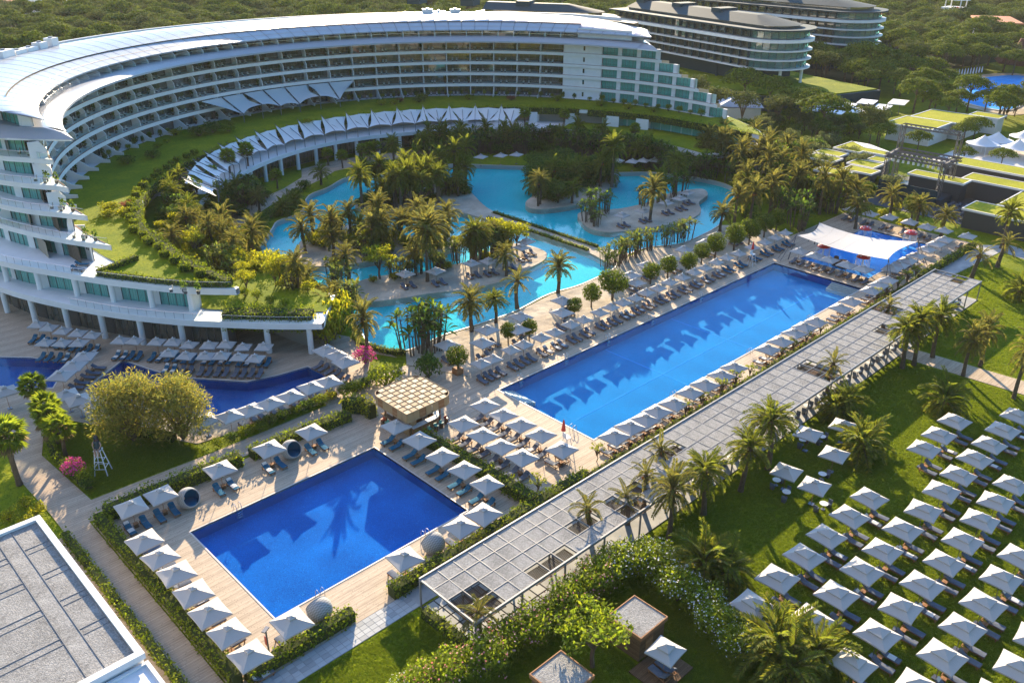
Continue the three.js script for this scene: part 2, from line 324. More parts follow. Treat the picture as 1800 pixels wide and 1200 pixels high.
// fan palm
function fanProto(seed, h, n, skirt) {
  R = rng(seed);
  return proto(g => {
    part(g, 'trunk', trunkGeo(h, 0.24, 0.18, rr(-0.3, 0.3), 1.5), M.trunk);
    for (let i = 0; i < n; i++) {
      const mb = new MB(), az = i * 2.4 + rr(-0.2, 0.2), el = lerp(1.3, -0.75, i / n), d = V(Math.cos(az) * Math.cos(el), Math.sin(el), Math.sin(az) * Math.cos(el)), p0 = V(0, h, 0), p1 = p0.clone().addScaledVector(d, rr(0.8, 1.1)), side = d.clone().cross(V(0, 1, 0)).normalize(), up = side.clone().cross(d);
      mb.col = [0.15, 0.16, 0.04]; mb.stick(p0.toArray(), p1.toArray(), 0.03, 0.02, 3);
      const dry = skirt && i > n * 0.8;
      for (let k = 0; k < 13; k++) { const t = lerp(-1.5, 1.5, k / 12), q = d.clone().multiplyScalar(Math.cos(t)).addScaledVector(side, Math.sin(t)).addScaledVector(up, -0.25 * Math.abs(t)).normalize(); mb.col = tint(dry ? [0.28, 0.2, 0.1] : GREEN.fan[k & 1], 0.3); blade(mb, p1, q, up, rr(0.85, 1.05), 0.24, 0.2); }
      part(g, 'fan_leaf', mb.geo(), M.leaf);
    }
  });
}
// paddle-leaved clump (bird of paradise, banana)
function paddleProto(seed, stems, h, cols, rad) {
  R = rng(seed);
  return proto(g => {
    const st = new MB(), lf = new MB();
    for (let s = 0; s < stems; s++) {
      const a = rr(0, 2 * PI), q = Math.sqrt(R()) * rad, x = Math.cos(a) * q, z = Math.sin(a) * q, hh = h * rr(0.45, 1), top = V(x * 1.3, hh, z * 1.3);
      st.stick([x, 0, z], top.toArray(), 0.1, 0.07, 5);
      const n = 7 + Math.floor(R() * 3), fa = rr(0, PI);
      for (let i = 0; i < n; i++) {
        const el = lerp(1.35, 0.1, i / n), az = fa + (i & 1 ? PI : 0) + rr(-0.6, 0.6), d = V(Math.cos(az) * Math.cos(el), Math.sin(el), Math.sin(az) * Math.cos(el)), p1 = top.clone().addScaledVector(d, rr(0.4, 0.8)), side = d.clone().cross(V(0, 1, 0)).normalize(), up = side.clone().cross(d);
        st.stick(top.toArray(), p1.toArray(), 0.03, 0.02, 3);
        lf.col = tint(cols[Math.floor(R() * cols.length)], 0.45);
        const L = rr(0.9, 1.5), w = 0.42; let prev = null;
        for (let k = 0; k <= 4; k++) { const t = k / 4, c = p1.clone().addScaledVector(d, L * t).add(V(0, -0.45 * L * t * t, 0)), ww = w * Math.sin(PI * (0.12 + 0.83 * t)) * 0.5, l = c.clone().addScaledVector(side, ww).addScaledVector(up, ww * 0.4), r = c.clone().addScaledVector(side, -ww).addScaledVector(up, ww * 0.4); if (prev) { lf.quad(prev[0], prev[1], c.toArray(), l.toArray()); lf.quad(prev[1], prev[2], r.toArray(), c.toArray()); } prev = [l.toArray(), c.toArray(), r.toArray()]; }
      }
    }
    part(g, 'stems', st.geo(), M.bark); part(g, 'leaves', lf.geo(), M.leaf);
  });
}
// round clipped tree on a stem
function ballProto(seed, h, r, n, cols, leaf = 0.26, o = {}) {
  R = rng(seed);
  return proto(g => {
    const tr = new MB(); tr.tube([[0, 0, 0], [0.05, (h - r) * 0.6, 0.03], [0, h - r * 0.7, 0]], t => 0.13 - 0.04 * t, 7);
    for (let i = 0; i < 6; i++) { const a = i * 1.05; tr.stick([0, h - r * 1.1, 0], [Math.cos(a) * r * 0.6, h - r * 0.3 + rr(-0.2, 0.3), Math.sin(a) * r * 0.6], 0.06, 0.02, 4); }
    part(g, 'trunk', tr.geo(), M.bark);
    const mb = new MB(), cl = [[0, h - r, 0, r, r * (o.fl ?? 0.95), r, n]];
    for (let i = 0; i < 14; i++) { const d = rndDir(), q = r * 0.34; cl.push([d.x * r * 0.75, h - r + d.y * r * 0.72, d.z * r * 0.75, q, q, q, Math.floor(n / 22)]); }
    foliage(mb, cl, cols, leaf, { skin: 0.22, jit: 0.4, flat: 0.8 });
    part(g, 'crown', mb.geo(), M.leafDense);
    if (o.pot) { const p = new MB(); p.box(0, 0, 0, 0.9, 0.65, 0.9); part(g, 'planter', p.geo(), M.teak); }
  });
}
// loose tree: limbs and clumps
function treeProto(seed, h, spread, clumps, per, cols, leaf, o = {}) {
  R = rng(seed);
  return proto(g => {
    const tr = new MB(), mb = new MB(), cl = [], fork = h * (o.fork ?? 0.4);
    tr.tube([[0, 0, 0], [rr(-0.15, 0.15), fork * 0.5, rr(-0.15, 0.15)], [0, fork, 0]], t => (o.tr ?? 0.2) * (1 - 0.3 * t), 7);
    for (let i = 0; i < clumps; i++) {
      const a = i * 2.4, q = Math.sqrt((i + 0.6) / clumps) * spread, dome = o.flat ? 0.3 : 1, y = h - (o.flat ? (o.drop ?? 0.9) * Math.pow(q / spread, 2.2) * spread * 0.35 : 0) - (o.flat ? rr(0, 0.8) : rr(0.0, 0.5) * h * 0.45 * 1.2) - spread * 0.12, x = Math.cos(a) * q, z = Math.sin(a) * q, k = spread * (o.clump ?? 0.36) * rr(0.75, 1.25);
      cl.push([x, y, z, k, k * (o.fl ?? 0.62), k, per]);
      if (i % 2 === 0) tr.tube([[0, fork * rr(0.75, 1), 0], [x * 0.4, lerp(fork, y, 0.6), z * 0.4], [x * 0.9, y - k * 0.2, z * 0.9]], t => 0.1 * (1 - t) + 0.02, 4);
    }
    foliage(mb, cl, cols, leaf, { skin: o.skin ?? 0.4, upper: o.flat ? 0.35 : 0, ratio: o.ratio, out: o.out, jit: o.jit, flat: o.lay });
    part(g, 'trunk', tr.geo(), M.bark); part(g, 'crown', mb.geo(), o.mat ?? M.leaf);
    if (o.bloom) { const f = new MB(); foliage(f, cl.map(c => [c[0], c[1], c[2], c[3] * 1.04, c[4] * 1.04, c[5] * 1.04, Math.floor(per * o.bloomK)]), o.bloom, 0.17, { skin: 0.05, upper: 0.3, ratio: 0.95 }); part(g, 'blossom', f.geo(), M.petal); }
  });
}
// low shrub
function shrubProto(seed, r, h, n, cols, leaf, o = {}) {
  R = rng(seed);
  return proto(g => {
    const mb = new MB(), cl = [[0, h * 0.45, 0, r * 0.9, h * 0.55, r * 0.9, n >> 1]], st = new MB();
    for (let i = 0; i < 9; i++) { const a = i * 2.4, q = r * 0.62 * Math.sqrt(R()); cl.push([Math.cos(a) * q, h * rr(0.45, 0.78), Math.sin(a) * q, r * 0.42, h * 0.33, r * 0.42, Math.floor(n / 14)]); st.stick([0, 0, 0], [Math.cos(a) * q, h * 0.55, Math.sin(a) * q], 0.05, 0.02, 4); }
    foliage(mb, cl, cols, leaf, { skin: 0.35, upper: 0.35, ratio: o.ratio });
    part(g, 'stems', st.geo(), M.bark); part(g, 'leaves', mb.geo(), o.mat ?? M.leaf);
    if (o.bloom) { const f = new MB(); foliage(f, cl.map(c => [c[0], c[1], c[2], c[3] * 1.05, c[4] * 1.05, c[5] * 1.05, Math.floor(c[6] * o.bloomK)]), o.bloom, o.bloomSize ?? 0.16, { skin: 0.05, upper: 0.2, ratio: 0.95 }); part(g, 'blossom', f.geo(), M.petal); }
  });
}
// clipped hedge along a polyline: a dark twiggy core and a skin of leaves
function hedge(label, group, pts, w, h, y0 = 0, cols = GREEN.hedge, o = {}) {
  const core = new MB(), mb = new MB(), leaf = o.leaf ?? 0.25, dens = o.dens ?? 30; let T = null;
  const g = thing('hedge', label, 'hedge', group);
  for (let i = 0; i < pts.length - 1; i++) {
    const [ax, az] = pts[i], [bx, bz] = pts[i + 1], dx = bx - ax, dz = bz - az, L = Math.hypot(dx, dz), ry = Math.atan2(-dz, dx);
    core.box((ax + bx) / 2, y0, (az + bz) / 2, L - 0.1, h * 0.86, w * 0.78, ry);
    const ux = dx / L, uz = dz / L, n = Math.floor(L * (2 * h + w) * dens);
    for (let k = 0; k < n; k++) {
      const t = R() * L, f = R() * (2 * h + w), lump = 1 + 0.13 * Math.sin(t * 1.7 + i) + 0.1 * Math.sin(t * 4.1 + 2) + 0.05 * Math.sin(t * 9.3); let s, y, nx, ny;
      if (f < h) { s = -w / 2 * lump; y = f; nx = -1; ny = 0.25; } else if (f < h + w) { s = f - h - w / 2; y = h * lump; nx = 0; ny = 1; } else { s = w / 2 * lump; y = f - h - w; nx = 1; ny = 0.25; }
      s *= rr(0.84, 1.22); y *= rr(0.86, 1.16);
      const p = V(ax + ux * t - uz * s, y0 + y, az + uz * t + ux * s), nrm = V(-uz * nx, ny, ux * nx).addScaledVector(rndDir(), 0.75).normalize(), d = rndDir(); d.addScaledVector(nrm, -d.dot(nrm) * 0.6).normalize();
      mb.col = tint(cols[Math.floor(R() * cols.length)], 0.5); const l = leaf * rr(0.6, 1.4); blade(mb, p, d, nrm, l, l * 0.6);
    }
  }
  part(g, 'twigs', core.geo(), M.core); part(g, 'leaves', mb.geo(), M.leafDense); return g;
}
// ---------- ground, pools, paths ----------
const smooth = (pts, n = 5) => { const c = new THREE.CatmullRomCurve3(pts.map(p => V(p[0], 0, p[1])), true, 'centripetal'); return c.getPoints(pts.length * n).slice(0, -1).map(v => [v.x, v.z]); };
const rect = (x0, x1, z0, z1) => [[x0, z0], [x1, z0], [x1, z1], [x0, z1]];
const POOL = {
  small: rect(0, 22.6, 0, 16.55), big: rect(42.6, 110.7, 0, 16.55), kids: rect(116, 141, 2, 15.2),
  left: [[-1.8, -55], [1.2, -51.9], [2.7, -49.6], [4.3, -46.8], [0.4, -40.8], [-2.1, -43.4], [-4.4, -45.9], [-22, -62], [-16, -70]],
  bent: [[10.2, -42.3], [11.6, -37.6], [13.4, -32.3], [15.2, -30.2], [19.7, -24.7], [23.6, -23.5], [27.9, -22.9], [28.4, -19], [23.3, -17.6], [17.5, -16.6], [13, -17.5], [9, -22.5], [3.9, -35.4], [3.4, -37.4]],
  lagoon: smooth([[40.4, -28.3], [38.5, -22.9], [39.2, -19.9], [40.8, -17.8], [44, -17.6], [47.4, -18], [52, -17.5], [57.3, -17], [62, -16.9], [70.8, -18], [76.7, -17.2], [82.7, -17.5], [87.8, -18.3], [91.5, -20.5], [99.9, -21], [106.4, -18], [111.6, -17.9], [120.5, -19], [131, -23.3], [141.8, -28.9], [147.3, -33.3], [148.3, -41.4], [143.7, -53.6], [136.5, -60.2], [134.4, -67.6], [127.4, -76], [123, -81], [113.1, -92.4], [110.4, -93.6], [104.1, -95.8], [95.8, -96.5], [87.7, -100.2], [78.7, -95.8], [72.5, -93.5], [64.1, -83.8], [57.9, -82.1], [55.1, -79.1], [52.4, -76.1], [48.4, -71.6], [45.3, -67.5], [43.6, -56.1], [45.5, -46], [43.5, -36]], 4),
};
const holes = Object.values(POOL);
struct('ground', new MB().prism(rect(-1500, 1700, -1800, 1200), -0.06, -0.06, [...holes, rect(150, 420, -40, 20).map(v => v)].slice(0, 6), { sides: false }).geo(), M.lawn);
// pool shells
function pool(name, poly, depth, mat, water = -0.12, coping = 0.35, wall = mat) {
  const shell = new MB(); const floor = new MB().prism(poly, -depth, -depth, [], { sides: false });
  let s = 0; for (let i = 0; i < poly.length; i++) { const a = poly[i], b = poly[(i + 1) % poly.length], d = Math.hypot(b[0] - a[0], b[1] - a[1]); shell.quad([a[0], -depth, a[1]], [b[0], -depth, b[1]], [b[0], 0.02, b[1]], [a[0], 0.02, a[1]], [s, 0], [s + d, 0], [s + d, depth], [s, depth]); s += d; }
  const g = new THREE.Group(); g.name = numbered(name); g.userData = { kind: 'structure' }; scene.add(g);
  part(g, 'pool_floor', floor.geo(), mat); part(g, 'pool_wall', shell.geo(), wall);
  const w = part(g, 'water', new MB().prism(poly, water, water, [], { sides: false }).geo(), M.water); w.castShadow = false;
  if (coping) {
    const n = poly.length, off = poly.map((p, i) => { const a = poly[(i + n - 1) % n], b = poly[(i + 1) % n]; let d1 = [p[0] - a[0], p[1] - a[1]], d2 = [b[0] - p[0], b[1] - p[1]]; const l1 = Math.hypot(...d1), l2 = Math.hypot(...d2); const n1 = [d1[1] / l1, -d1[0] / l1], n2 = [d2[1] / l2, -d2[0] / l2]; let m = [n1[0] + n2[0], n1[1] + n2[1]]; const k = 2 / (m[0] * m[0] + m[1] * m[1] + 1e-9); const sg = THREE.ShapeUtils.area(poly.map(v => new THREE.Vector2(...v))) > 0 ? 1 : -1; return [p[0] + m[0] * k * coping * 0.5 * sg * 1, p[1] + m[1] * k * coping * 0.5 * sg]; });
    part(g, 'coping', new MB().prism(off, -0.2, 0.035, [poly]).geo(), M.coping);
  }
  return g;
}
const smallPool = pool('small_swimming_pool', POOL.small, 1.3, M.tileDeep, -0.1, 0.3, M.tileNavy);
const bigPool = pool('large_swimming_pool', POOL.big, 1.4, M.tileBlue, -0.1, 0.35, M.tileNavy);
const kidsPool = pool('childrens_pool', POOL.kids, 0.7, M.tileKids, -0.08, 0.35);
pool('curved_side_pool', POOL.left, 1.4, M.tileNavy); pool('angular_side_pool', POOL.bent, 1.4, M.tileNavy);
pool('lagoon_pool', POOL.lagoon, 1.0, M.tileAqua, -0.12, 0.45, M.coping);
// steps and lane lines inside the pools
{ const st = new MB(); for (let i = 0; i < 5; i++) st.box(110.2 - i * 0.42, -1.4, 13.9, 0.16, 1.2 - i * 0.16, 5); for (let i = 0; i < 5; i++) st.box(43.1 + i * 0.42, -1.4, 2.4, 0.16, 1.2 - i * 0.16, 4.4); part(bigPool, 'pool_steps', st.geo(), M.coping);
  const ln = new MB(); ln.box(76, -1.4, 10.6, 60, 0.02, 0.14); ln.box(80, -1.4, 8.2, 0.14, 0.02, 16); ln.box(64, -1.4, 8.2, 0.14, 0.02, 16); part(bigPool, 'floor_lines', ln.geo(), M.tileKids); }
// islands in the lagoon
const ISL = {
  spit: [[75.2, -80], [80.8, -83.4], [85.8, -82.6], [92.9, -83], [99.4, -84], [104.1, -83.2], [103.6, -77], [98.8, -68], [94.2, -57], [94, -44.1], [94, -26.5], [95, -21], [89, -20], [90, -26], [90.2, -41.4], [89.4, -55], [88.6, -62.5], [86.4, -68.4], [79.7, -70.8], [75.8, -74]],
  beach: [[47.2, -36], [51.4, -33.3], [56, -31.7], [60.7, -29.4], [65, -27.9], [69.7, -27.2], [75.3, -28.2], [81.6, -29.5], [84.6, -32.2], [84.4, -38.2], [82, -40.6], [77, -39.5], [72.6, -38], [65.8, -39.4], [61.2, -40], [57.9, -42], [54.2, -43.6], [49.5, -43.4]],
  west: [[52.6, -66.2], [48.9, -60.6], [48.4, -57.1], [51.5, -53.2], [56.2, -51], [59.1, -50.2], [64.5, -49], [71.6, -45.8], [76.5, -46.6], [78, -49.8], [74.8, -52.8], [71.8, -57], [68.2, -60], [69, -65], [66.5, -70.5], [61.5, -72.5]],
  east: [[103.4, -56.5], [101.5, -53.4], [102.6, -51], [110.4, -48.1], [119.9, -48.6], [124.7, -51.6], [131.8, -54.2], [135, -57.2], [133, -62], [130, -70], [124, -74], [116, -68], [109.5, -60]],
  lounge: [[102.6, -39.4], [100.7, -35.1], [101.6, -31.6], [106.4, -28.9], [114.1, -26.1], [120.3, -25.2], [126.2, -26.8], [131.5, -31], [138.3, -33.4], [140.5, -36.6], [131.1, -39.6], [124.5, -38.6], [115.9, -39.6], [110.6, -42.4], [106.5, -43.7]],
};
for (const [k, p] of Object.entries(ISL)) struct(k === 'spit' ? 'sandy_causeway' : 'sand_island', new MB().prism(smooth(p, 5), -1.0, k === 'spit' ? 0.1 : 0.07).geo(), M.sand);
// decks, beach, paths
const H = (...k) => k.map(n => POOL[n]);
struct('pool_deck', new MB().prism([[-6.6, -8.2], [24, -8.2], [24, -14], [38, -14], [42, -5.6], [148, -5.6], [148, 22], [-6.6, 22]], -0.06, 0, H('small', 'big', 'kids')).geo(), M.deck);
struct('hotel_deck', new MB().prism([[-60, -75], [-12, -42], [-3, -34.5], [1.5, -26.5], [8, -15], [26, -12.7], [31.5, -14], [36.5, -20], [37.5, -27], [32, -40], [20, -60], [15, -100], [-60, -100]], -0.055, 0.004, H('left', 'bent')).geo(), M.deckDark);
struct('beach', new MB().prism([[38.2, -14], [42.2, -5.6], [126, -5.6], [128, -12], [122, -18.6], [111.6, -17.4], [106.4, -17.5], [99.9, -20.4], [91.5, -19.9], [87.8, -17.8], [82.7, -17], [76.7, -16.7], [70.8, -17.5], [62, -16.4], [57.3, -16.5], [52, -17], [47.4, -17.5], [44, -17.1], [40.5, -17.2]], -0.055, 0.006).geo(), M.sand);
struct('boardwalk', new MB().prism([[-9.2, 60], [-6.75, 60], [-6.75, 20], [-6.75, -8.8], [27, -8.8], [24, -9.1], [24, -12.1], [8, -12], [-5.2, -12.4], [-6.1, -25], [-2.6, -34.3], [-6, -37.5], [-9.6, -24], [-9.2, -13]], -0.05, 0.0).geo(), M.deckDark);
struct('boardwalk', new MB().prism(rect(-11.15, -9.75, -8, 60), -0.05, 0.0).geo(), M.deckDark);
struct('boardwalk', new MB().prism([[36.6, -27.4], [38, -22.5], [38.6, -16.8], [36.8, -20.4], [34, -23.8], [30.5, -27]], -0.05, 0.0).geo(), M.deckDark);
struct('curved_boardwalk', new MB().prism([[41.2, -66], [40.6, -76], [46, -85.1], [53.8, -92.9], [60.6, -97.4], [71, -102], [79, -107.4], [83.1, -114.1], [95.1, -115.5], [110, -112], [126, -108], [124, -104], [103, -107], [88, -107], [81.7, -103], [67.3, -96.1], [56.9, -89.1], [49.3, -83.2], [44.3, -74], [43.6, -66]], -0.05, 0.0).geo(), M.deckDark);
struct('stone_path', new MB().prism(rect(-6.7, 148, 22.02, 24.15), -0.05, -0.012).geo(), M.stone);
{ const t = new MB().box(0, 0, 0, 0.66, 0.03, 0.48).geo(), g = new THREE.Group(); g.name = 'paver_course'; g.userData = { kind: 'structure' }; scene.add(g); R = rng(3);
  for (let i = 0; i < 24; i++) for (let j = 0; j < 4; j++) { const m = part(g, 'paver', t, M.paver[Math.floor(R() * 3)]); m.position.set(-6.2 + i * 0.7, -0.02, 22.32 + j * 0.52 + 0); } }
struct('pergola_floor', new MB().prism(rect(10.2, 120, 24.4, 31.9), -0.05, -0.015).geo(), M.joint);
struct('pergola_paving', new MB().prism(rect(20.2, 120, 24.45, 31.85), -0.014, 0.004).geo(), M.stone);
{ const t = new MB().box(0, 0, 0, 1.08, 0.03, 1.08).geo(), g = new THREE.Group(); g.name = 'paving_slabs'; g.userData = { kind: 'structure' }; scene.add(g);
  for (let i = 0; i < 8; i++) for (let j = 0; j < 6; j++) { const m = part(g, 'paving_slab', t, M.paver[Math.floor(R() * 3)]); m.position.set(10.95 + i * 1.22, -0.012, 25.1 + j * 1.22); } }
struct('lawn_path', new MB().prism([[90.6, 32], [94.4, 32], [97, 62], [92.6, 62]], -0.05, 0).geo(), M.deck);
struct('garden_path', new MB().prism([[148, 22], [152, 26], [142, 60], [138, 60], [147, 26], [120.5, 24.15], [120.5, 22.1]], -0.05, -0.008).geo(), M.stone);
struct('forest_floor', new MB().prism([[-200, -140], [20, -175], [94, -190], [180, -160], [215, -95], [420, -60], [900, 60], [1500, -300], [1400, -1500], [-600, -1500], [-800, -300]], -0.05, -0.02).geo(), M.earth);
// ---------- parasols, loungers, tables ----------
function canopyGeo(w, d, rise, sagn = 0.05, n = 5) {
  const mb = new MB(), C = [[-w / 2, d / 2], [w / 2, d / 2], [w / 2, -d / 2], [-w / 2, -d / 2]];
  for (let k = 0; k < 4; k++) {
    const a = C[k], b = C[(k + 1) % 4];
    const f = (s, t) => { const ex = lerp(a[0], b[0], s), ez = lerp(a[1], b[1], s), bow = 1 - 0.035 * Math.sin(PI * s) * t; return [ex * t * bow, rise * (1 - t) - sagn * Math.sin(PI * t) * (0.5 + 0.8 * Math.sin(PI * s)), ez * t * bow]; };
    for (let i = 0; i < n; i++) for (let j = 0; j < n; j++) { const s0 = i / n, s1 = (i + 1) / n, t0 = j / n, t1 = (j + 1) / n; if (j === 0) mb.tri(f(s0, 0), f(s0, t1), f(s1, t1), [s0, t0], [s0, t1], [s1, t1]); else mb.quad(f(s0, t0), f(s0, t1), f(s1, t1), f(s1, t0), [s0 * w, t0], [s0 * w, t1], [s1 * w, t1], [s1 * w, t0]); }
    const v = (s, y) => { const p = f(s, 1); return [p[0], p[1] + y, p[2]]; };
    for (let i = 0; i < n; i++) mb.quad(v(i / n, -0.13), v((i + 1) / n, -0.13), v((i + 1) / n, 0), v(i / n, 0));
  }
  return mb.geo(0.35);
}
function parasolProto(w, d, o = {}) {
  return proto(g => {
    const h = o.h ?? 2.35, rise = o.rise ?? 0.62, mat = o.mat ?? M.fabric;
    const c = part(g, 'canopy', canopyGeo(w, d, rise), mat); c.position.y = h;
    const v = part(g, 'vent_cap', canopyGeo(w * (o.vent ?? 0.4), d * (o.vent ?? 0.4), rise * (o.vent ?? 0.4), 0.02, 3), mat); v.position.y = h + rise * (1 - (o.vent ?? 0.4)) + 0.13;
    const pole = new MB().stick([0, 0, 0], [0, h + rise + 0.12, 0], 0.03, 0.03, 6); part(g, 'pole', pole.geo(), o.pole ?? M.teak);
    const rb = new MB(); for (const [sx, sz] of [[1, 1], [1, -1], [-1, 1], [-1, -1]]) { rb.stick([0, h + rise - 0.06, 0], [sx * w / 2 * 0.97, h - 0.05, sz * d / 2 * 0.97], 0.015, 0.015, 3); rb.stick([0, h - 0.25, 0], [sx * w * 0.26, h + rise * 0.42, sz * d * 0.26], 0.012, 0.012, 3); } part(g, 'ribs', rb.geo(), o.pole ?? M.teak);
    part(g, 'base', new MB().box(0, 0, 0, 0.55, 0.08, 0.55).geo(), M.steelDark);
    const fin = new MB(); fin.stick([0, h + rise + 0.1, 0], [0, h + rise + 0.2, 0], 0.09, 0.06, 8, true); part(g, 'finial', fin.geo(), M.white);
  });
}
const PAR = { slim: parasolProto(2.1, 2.1, { vent: 0.26, rise: 0.6 }), deck: parasolProto(2.75, 2.75, { vent: 0.22 }), lawn: parasolProto(2.85, 2.95, { vent: 0.5, rise: 0.72, h: 2.4, pole: M.steelDark }), lagoon: parasolProto(2.5, 2.5, { vent: 0.45, rise: 0.6 }) };
function loungerProto(cush, towel) {
  return proto(g => {
    const f = new MB(); f.box(-0.3, 0.22, 0, 0.07, 0.08, 1.95).box(0.3, 0.22, 0, 0.07, 0.08, 1.95);
    for (const z of [-0.8, 0.8]) for (const x of [-0.3, 0.3]) f.box(x, 0, z, 0.08, 0.23, 0.08);
    f.box(0, 0.23, 0.93, 0.66, 0.07, 0.08).box(0, 0.23, -0.1, 0.56, 0.05, 0.08).box(0, 0.23, -0.93, 0.66, 0.07, 0.08);
    f.stick([-0.25, 0.28, -0.75], [-0.25, 0.62, -0.75], 0.025, 0.025, 4).stick([0.25, 0.28, -0.75], [0.25, 0.62, -0.75], 0.025, 0.025, 4);
    part(g, 'frame', f.geo(), M.teak);
    const top = (z0, z1, y0, y1, th, w, mb = new MB()) => { const N = 3; const P = (s, t, u) => { const z = lerp(z0, z1, t), y = lerp(y0, y1, t) + u * th - (u ? 0.03 * Math.pow(Math.abs(s), 4) : 0); return [s * w / 2, y, z]; }; mb.patch((a, b) => P(a * 2 - 1, b, 1), 4, N, w, z1 - z0); for (const s of [-1, 1]) mb.quad(P(s, 0, 0), P(s, 1, 0), P(s, 1, 1), P(s, 0, 1)); mb.quad(P(-1, 1, 0), P(1, 1, 0), P(1, 1, 1), P(-1, 1, 1)); mb.quad(P(-1, 0, 0), P(1, 0, 0), P(1, 0, 1), P(-1, 0, 1)); return mb; };
    part(g, 'mattress', top(-0.3, 0.95, 0.31, 0.31, 0.11, 0.64).geo(0.5), cush);
    part(g, 'backrest', top(-0.93, -0.3, 0.72, 0.33, 0.11, 0.64).geo(0.5), cush);
    part(g, 'pillow', top(-0.9, -0.66, 0.83, 0.68, 0.08, 0.5).geo(0.5), towel ? M.towel : cush);
    if (towel) part(g, 'towel', top(-0.1, 0.55, 0.415, 0.415, 0.02, 0.6).geo(), M.towel);
  });
}
const LNG = { teal: [loungerProto(M.cushTeal), loungerProto(M.cushTeal), loungerProto(M.cushTeal, true)], grey: [loungerProto(M.cushGrey), loungerProto(M.cushGrey), loungerProto(M.cushGrey, true)] };
const TABLE = proto(g => { part(g, 'table_top', new MB().box(0, 0.42, 0, 0.48, 0.05, 0.48).geo(), M.teak); part(g, 'table_body', new MB().box(0, 0, 0, 0.38, 0.42, 0.38).geo(), M.brown); });
let nLounger = 0; const spare = [];
function lounger(kind, x, z, ry, label, group, y = 0) {
  const k = Math.floor(R() * 2.6); ry += rr(-0.05, 0.05);
  if (nLounger++ < 296) place(LNG[kind][k], 'sun_lounger', label, 'sun lounger', group, x, y, z, ry);
  else spare.push([x, y, z, ry, kind]);
}
// a parasol with two loungers whose feet point along dir, and a table between
function sunSet(x, z, dir, where, kind, par = 'deck', o = {}) {
  const ry = Math.atan2(dir[0], dir[1]), c = Math.cos(ry), s = Math.sin(ry), y = o.y ?? 0, at = (lx, lz) => [x + lx * c + lz * s, z - lx * s + lz * c];
  place(PAR[par], 'parasol', `off white parasol ${where}`, 'parasol', `parasols ${where}`, x + rr(-0.06, 0.06), y, z + rr(-0.06, 0.06), (o.pry ?? 0) + rr(-0.1, 0.1), rr(0.97, 1.03), rr(0.95, 1.05)).rotation.set(rr(-0.03, 0.03), (o.pry ?? 0) + rr(-0.1, 0.1), rr(-0.03, 0.03));
  if (o.bare) return;
  const sp = o.sp ?? 0.78, f = o.f ?? 0.75;
  for (const k of [-1, 1]) { const [a, b] = at(k * sp, f + rr(-0.08, 0.08)); lounger(kind, a, b, ry, `${kind === 'teal' ? 'teal' : 'grey'} cushioned lounger ${where}`, `loungers ${where}`, y); }
  const [a, b] = at(0, f - 0.55); place(TABLE, 'side_table', `small wooden table ${where}`, 'side table', `side tables ${where}`, a, y, b, ry);
}
R = rng(101);
const Z1 = [0, 1], Zm = [0, -1], X1 = [1, 0];
// small pool
for (let i = 0; i < 7; i++) sunSet(-4.75, 1.2 + i * 3.32, X1, 'along the hedge at the end of the small pool', 'grey', 'deck', { f: 0.5 });
for (const x of [-3.6, -0.55, 6.0, 11.9, 17.4]) sunSet(x, -4.8, Z1, 'backing on the clipped hedge above the small pool', 'teal');
for (const z of [1.2, 5.4, 9.6, 13.3, 16.9]) sunSet(25.1, z, [-1, 0], 'between the small pool and the hedge below the bamboo bar', 'teal');
for (const x of [-0.4, 11.6, 18.5, 21.4]) sunSet(x, 20.4, Zm, 'on the long side of the small pool next to the stone path', 'grey', 'deck', { f: 0.55 });
// terrace rows behind the end of the big pool
for (let i = 0; i < 4; i++) { sunSet(36, 4.7 + i * 3.15, [-1, 0], 'in two close rows at the end of the large pool', 'grey', 'deck', { f: 0.6 }); sunSet(31.1, 6.3 + i * 3.2, [-1, 0], 'in two close rows at the end of the large pool', 'grey', 'deck', { f: 0.6 }); }
sunSet(35.8, 17.8, Zm, 'alone beside the pergola hedge', 'grey');
// lawn
const LAWN = 'set out in rows on the lawn';
for (let r = 0; r < 9; r++) { const z = 45.9 + r * 4.65, off = [29.8, 31.8, 29.7, 31.2, 30, 31.6, 29.6, 32, 30][r]; for (let i = 0; i < 12; i++) { const x = off + i * 4.42; if (r === 0 && x > 76) continue; if (r === 1 && x < 30) continue; if (r === 0 && (i === 6 || i === 7)) continue; const d = (x + 25.6) * 0.695 - (z - 73) * 0.719, e = (x + 25.6) * 0.719 + (z - 73) * 0.695; if (Math.abs(e) / d > 0.98 && e > 0) continue; if (e / Math.hypot(d * 0.898, 50) > 0.64) continue; sunSet(x + (r % 2 ? 0 : 0), z, Z1, LAWN, 'grey', 'lawn', { f: 1.15, sp: 0.72 }); } }
for (const [x, z] of [[50, 37.5], [49.8, 40.9], [63.3, 37.2], [58.7, 35.2], [56.9, 39.4]]) place(PAR.deck, 'parasol', 'off white parasol over garden tables on the shaded lawn', 'parasol', 'parasols over the garden tables', x, 0, z, 0.15);
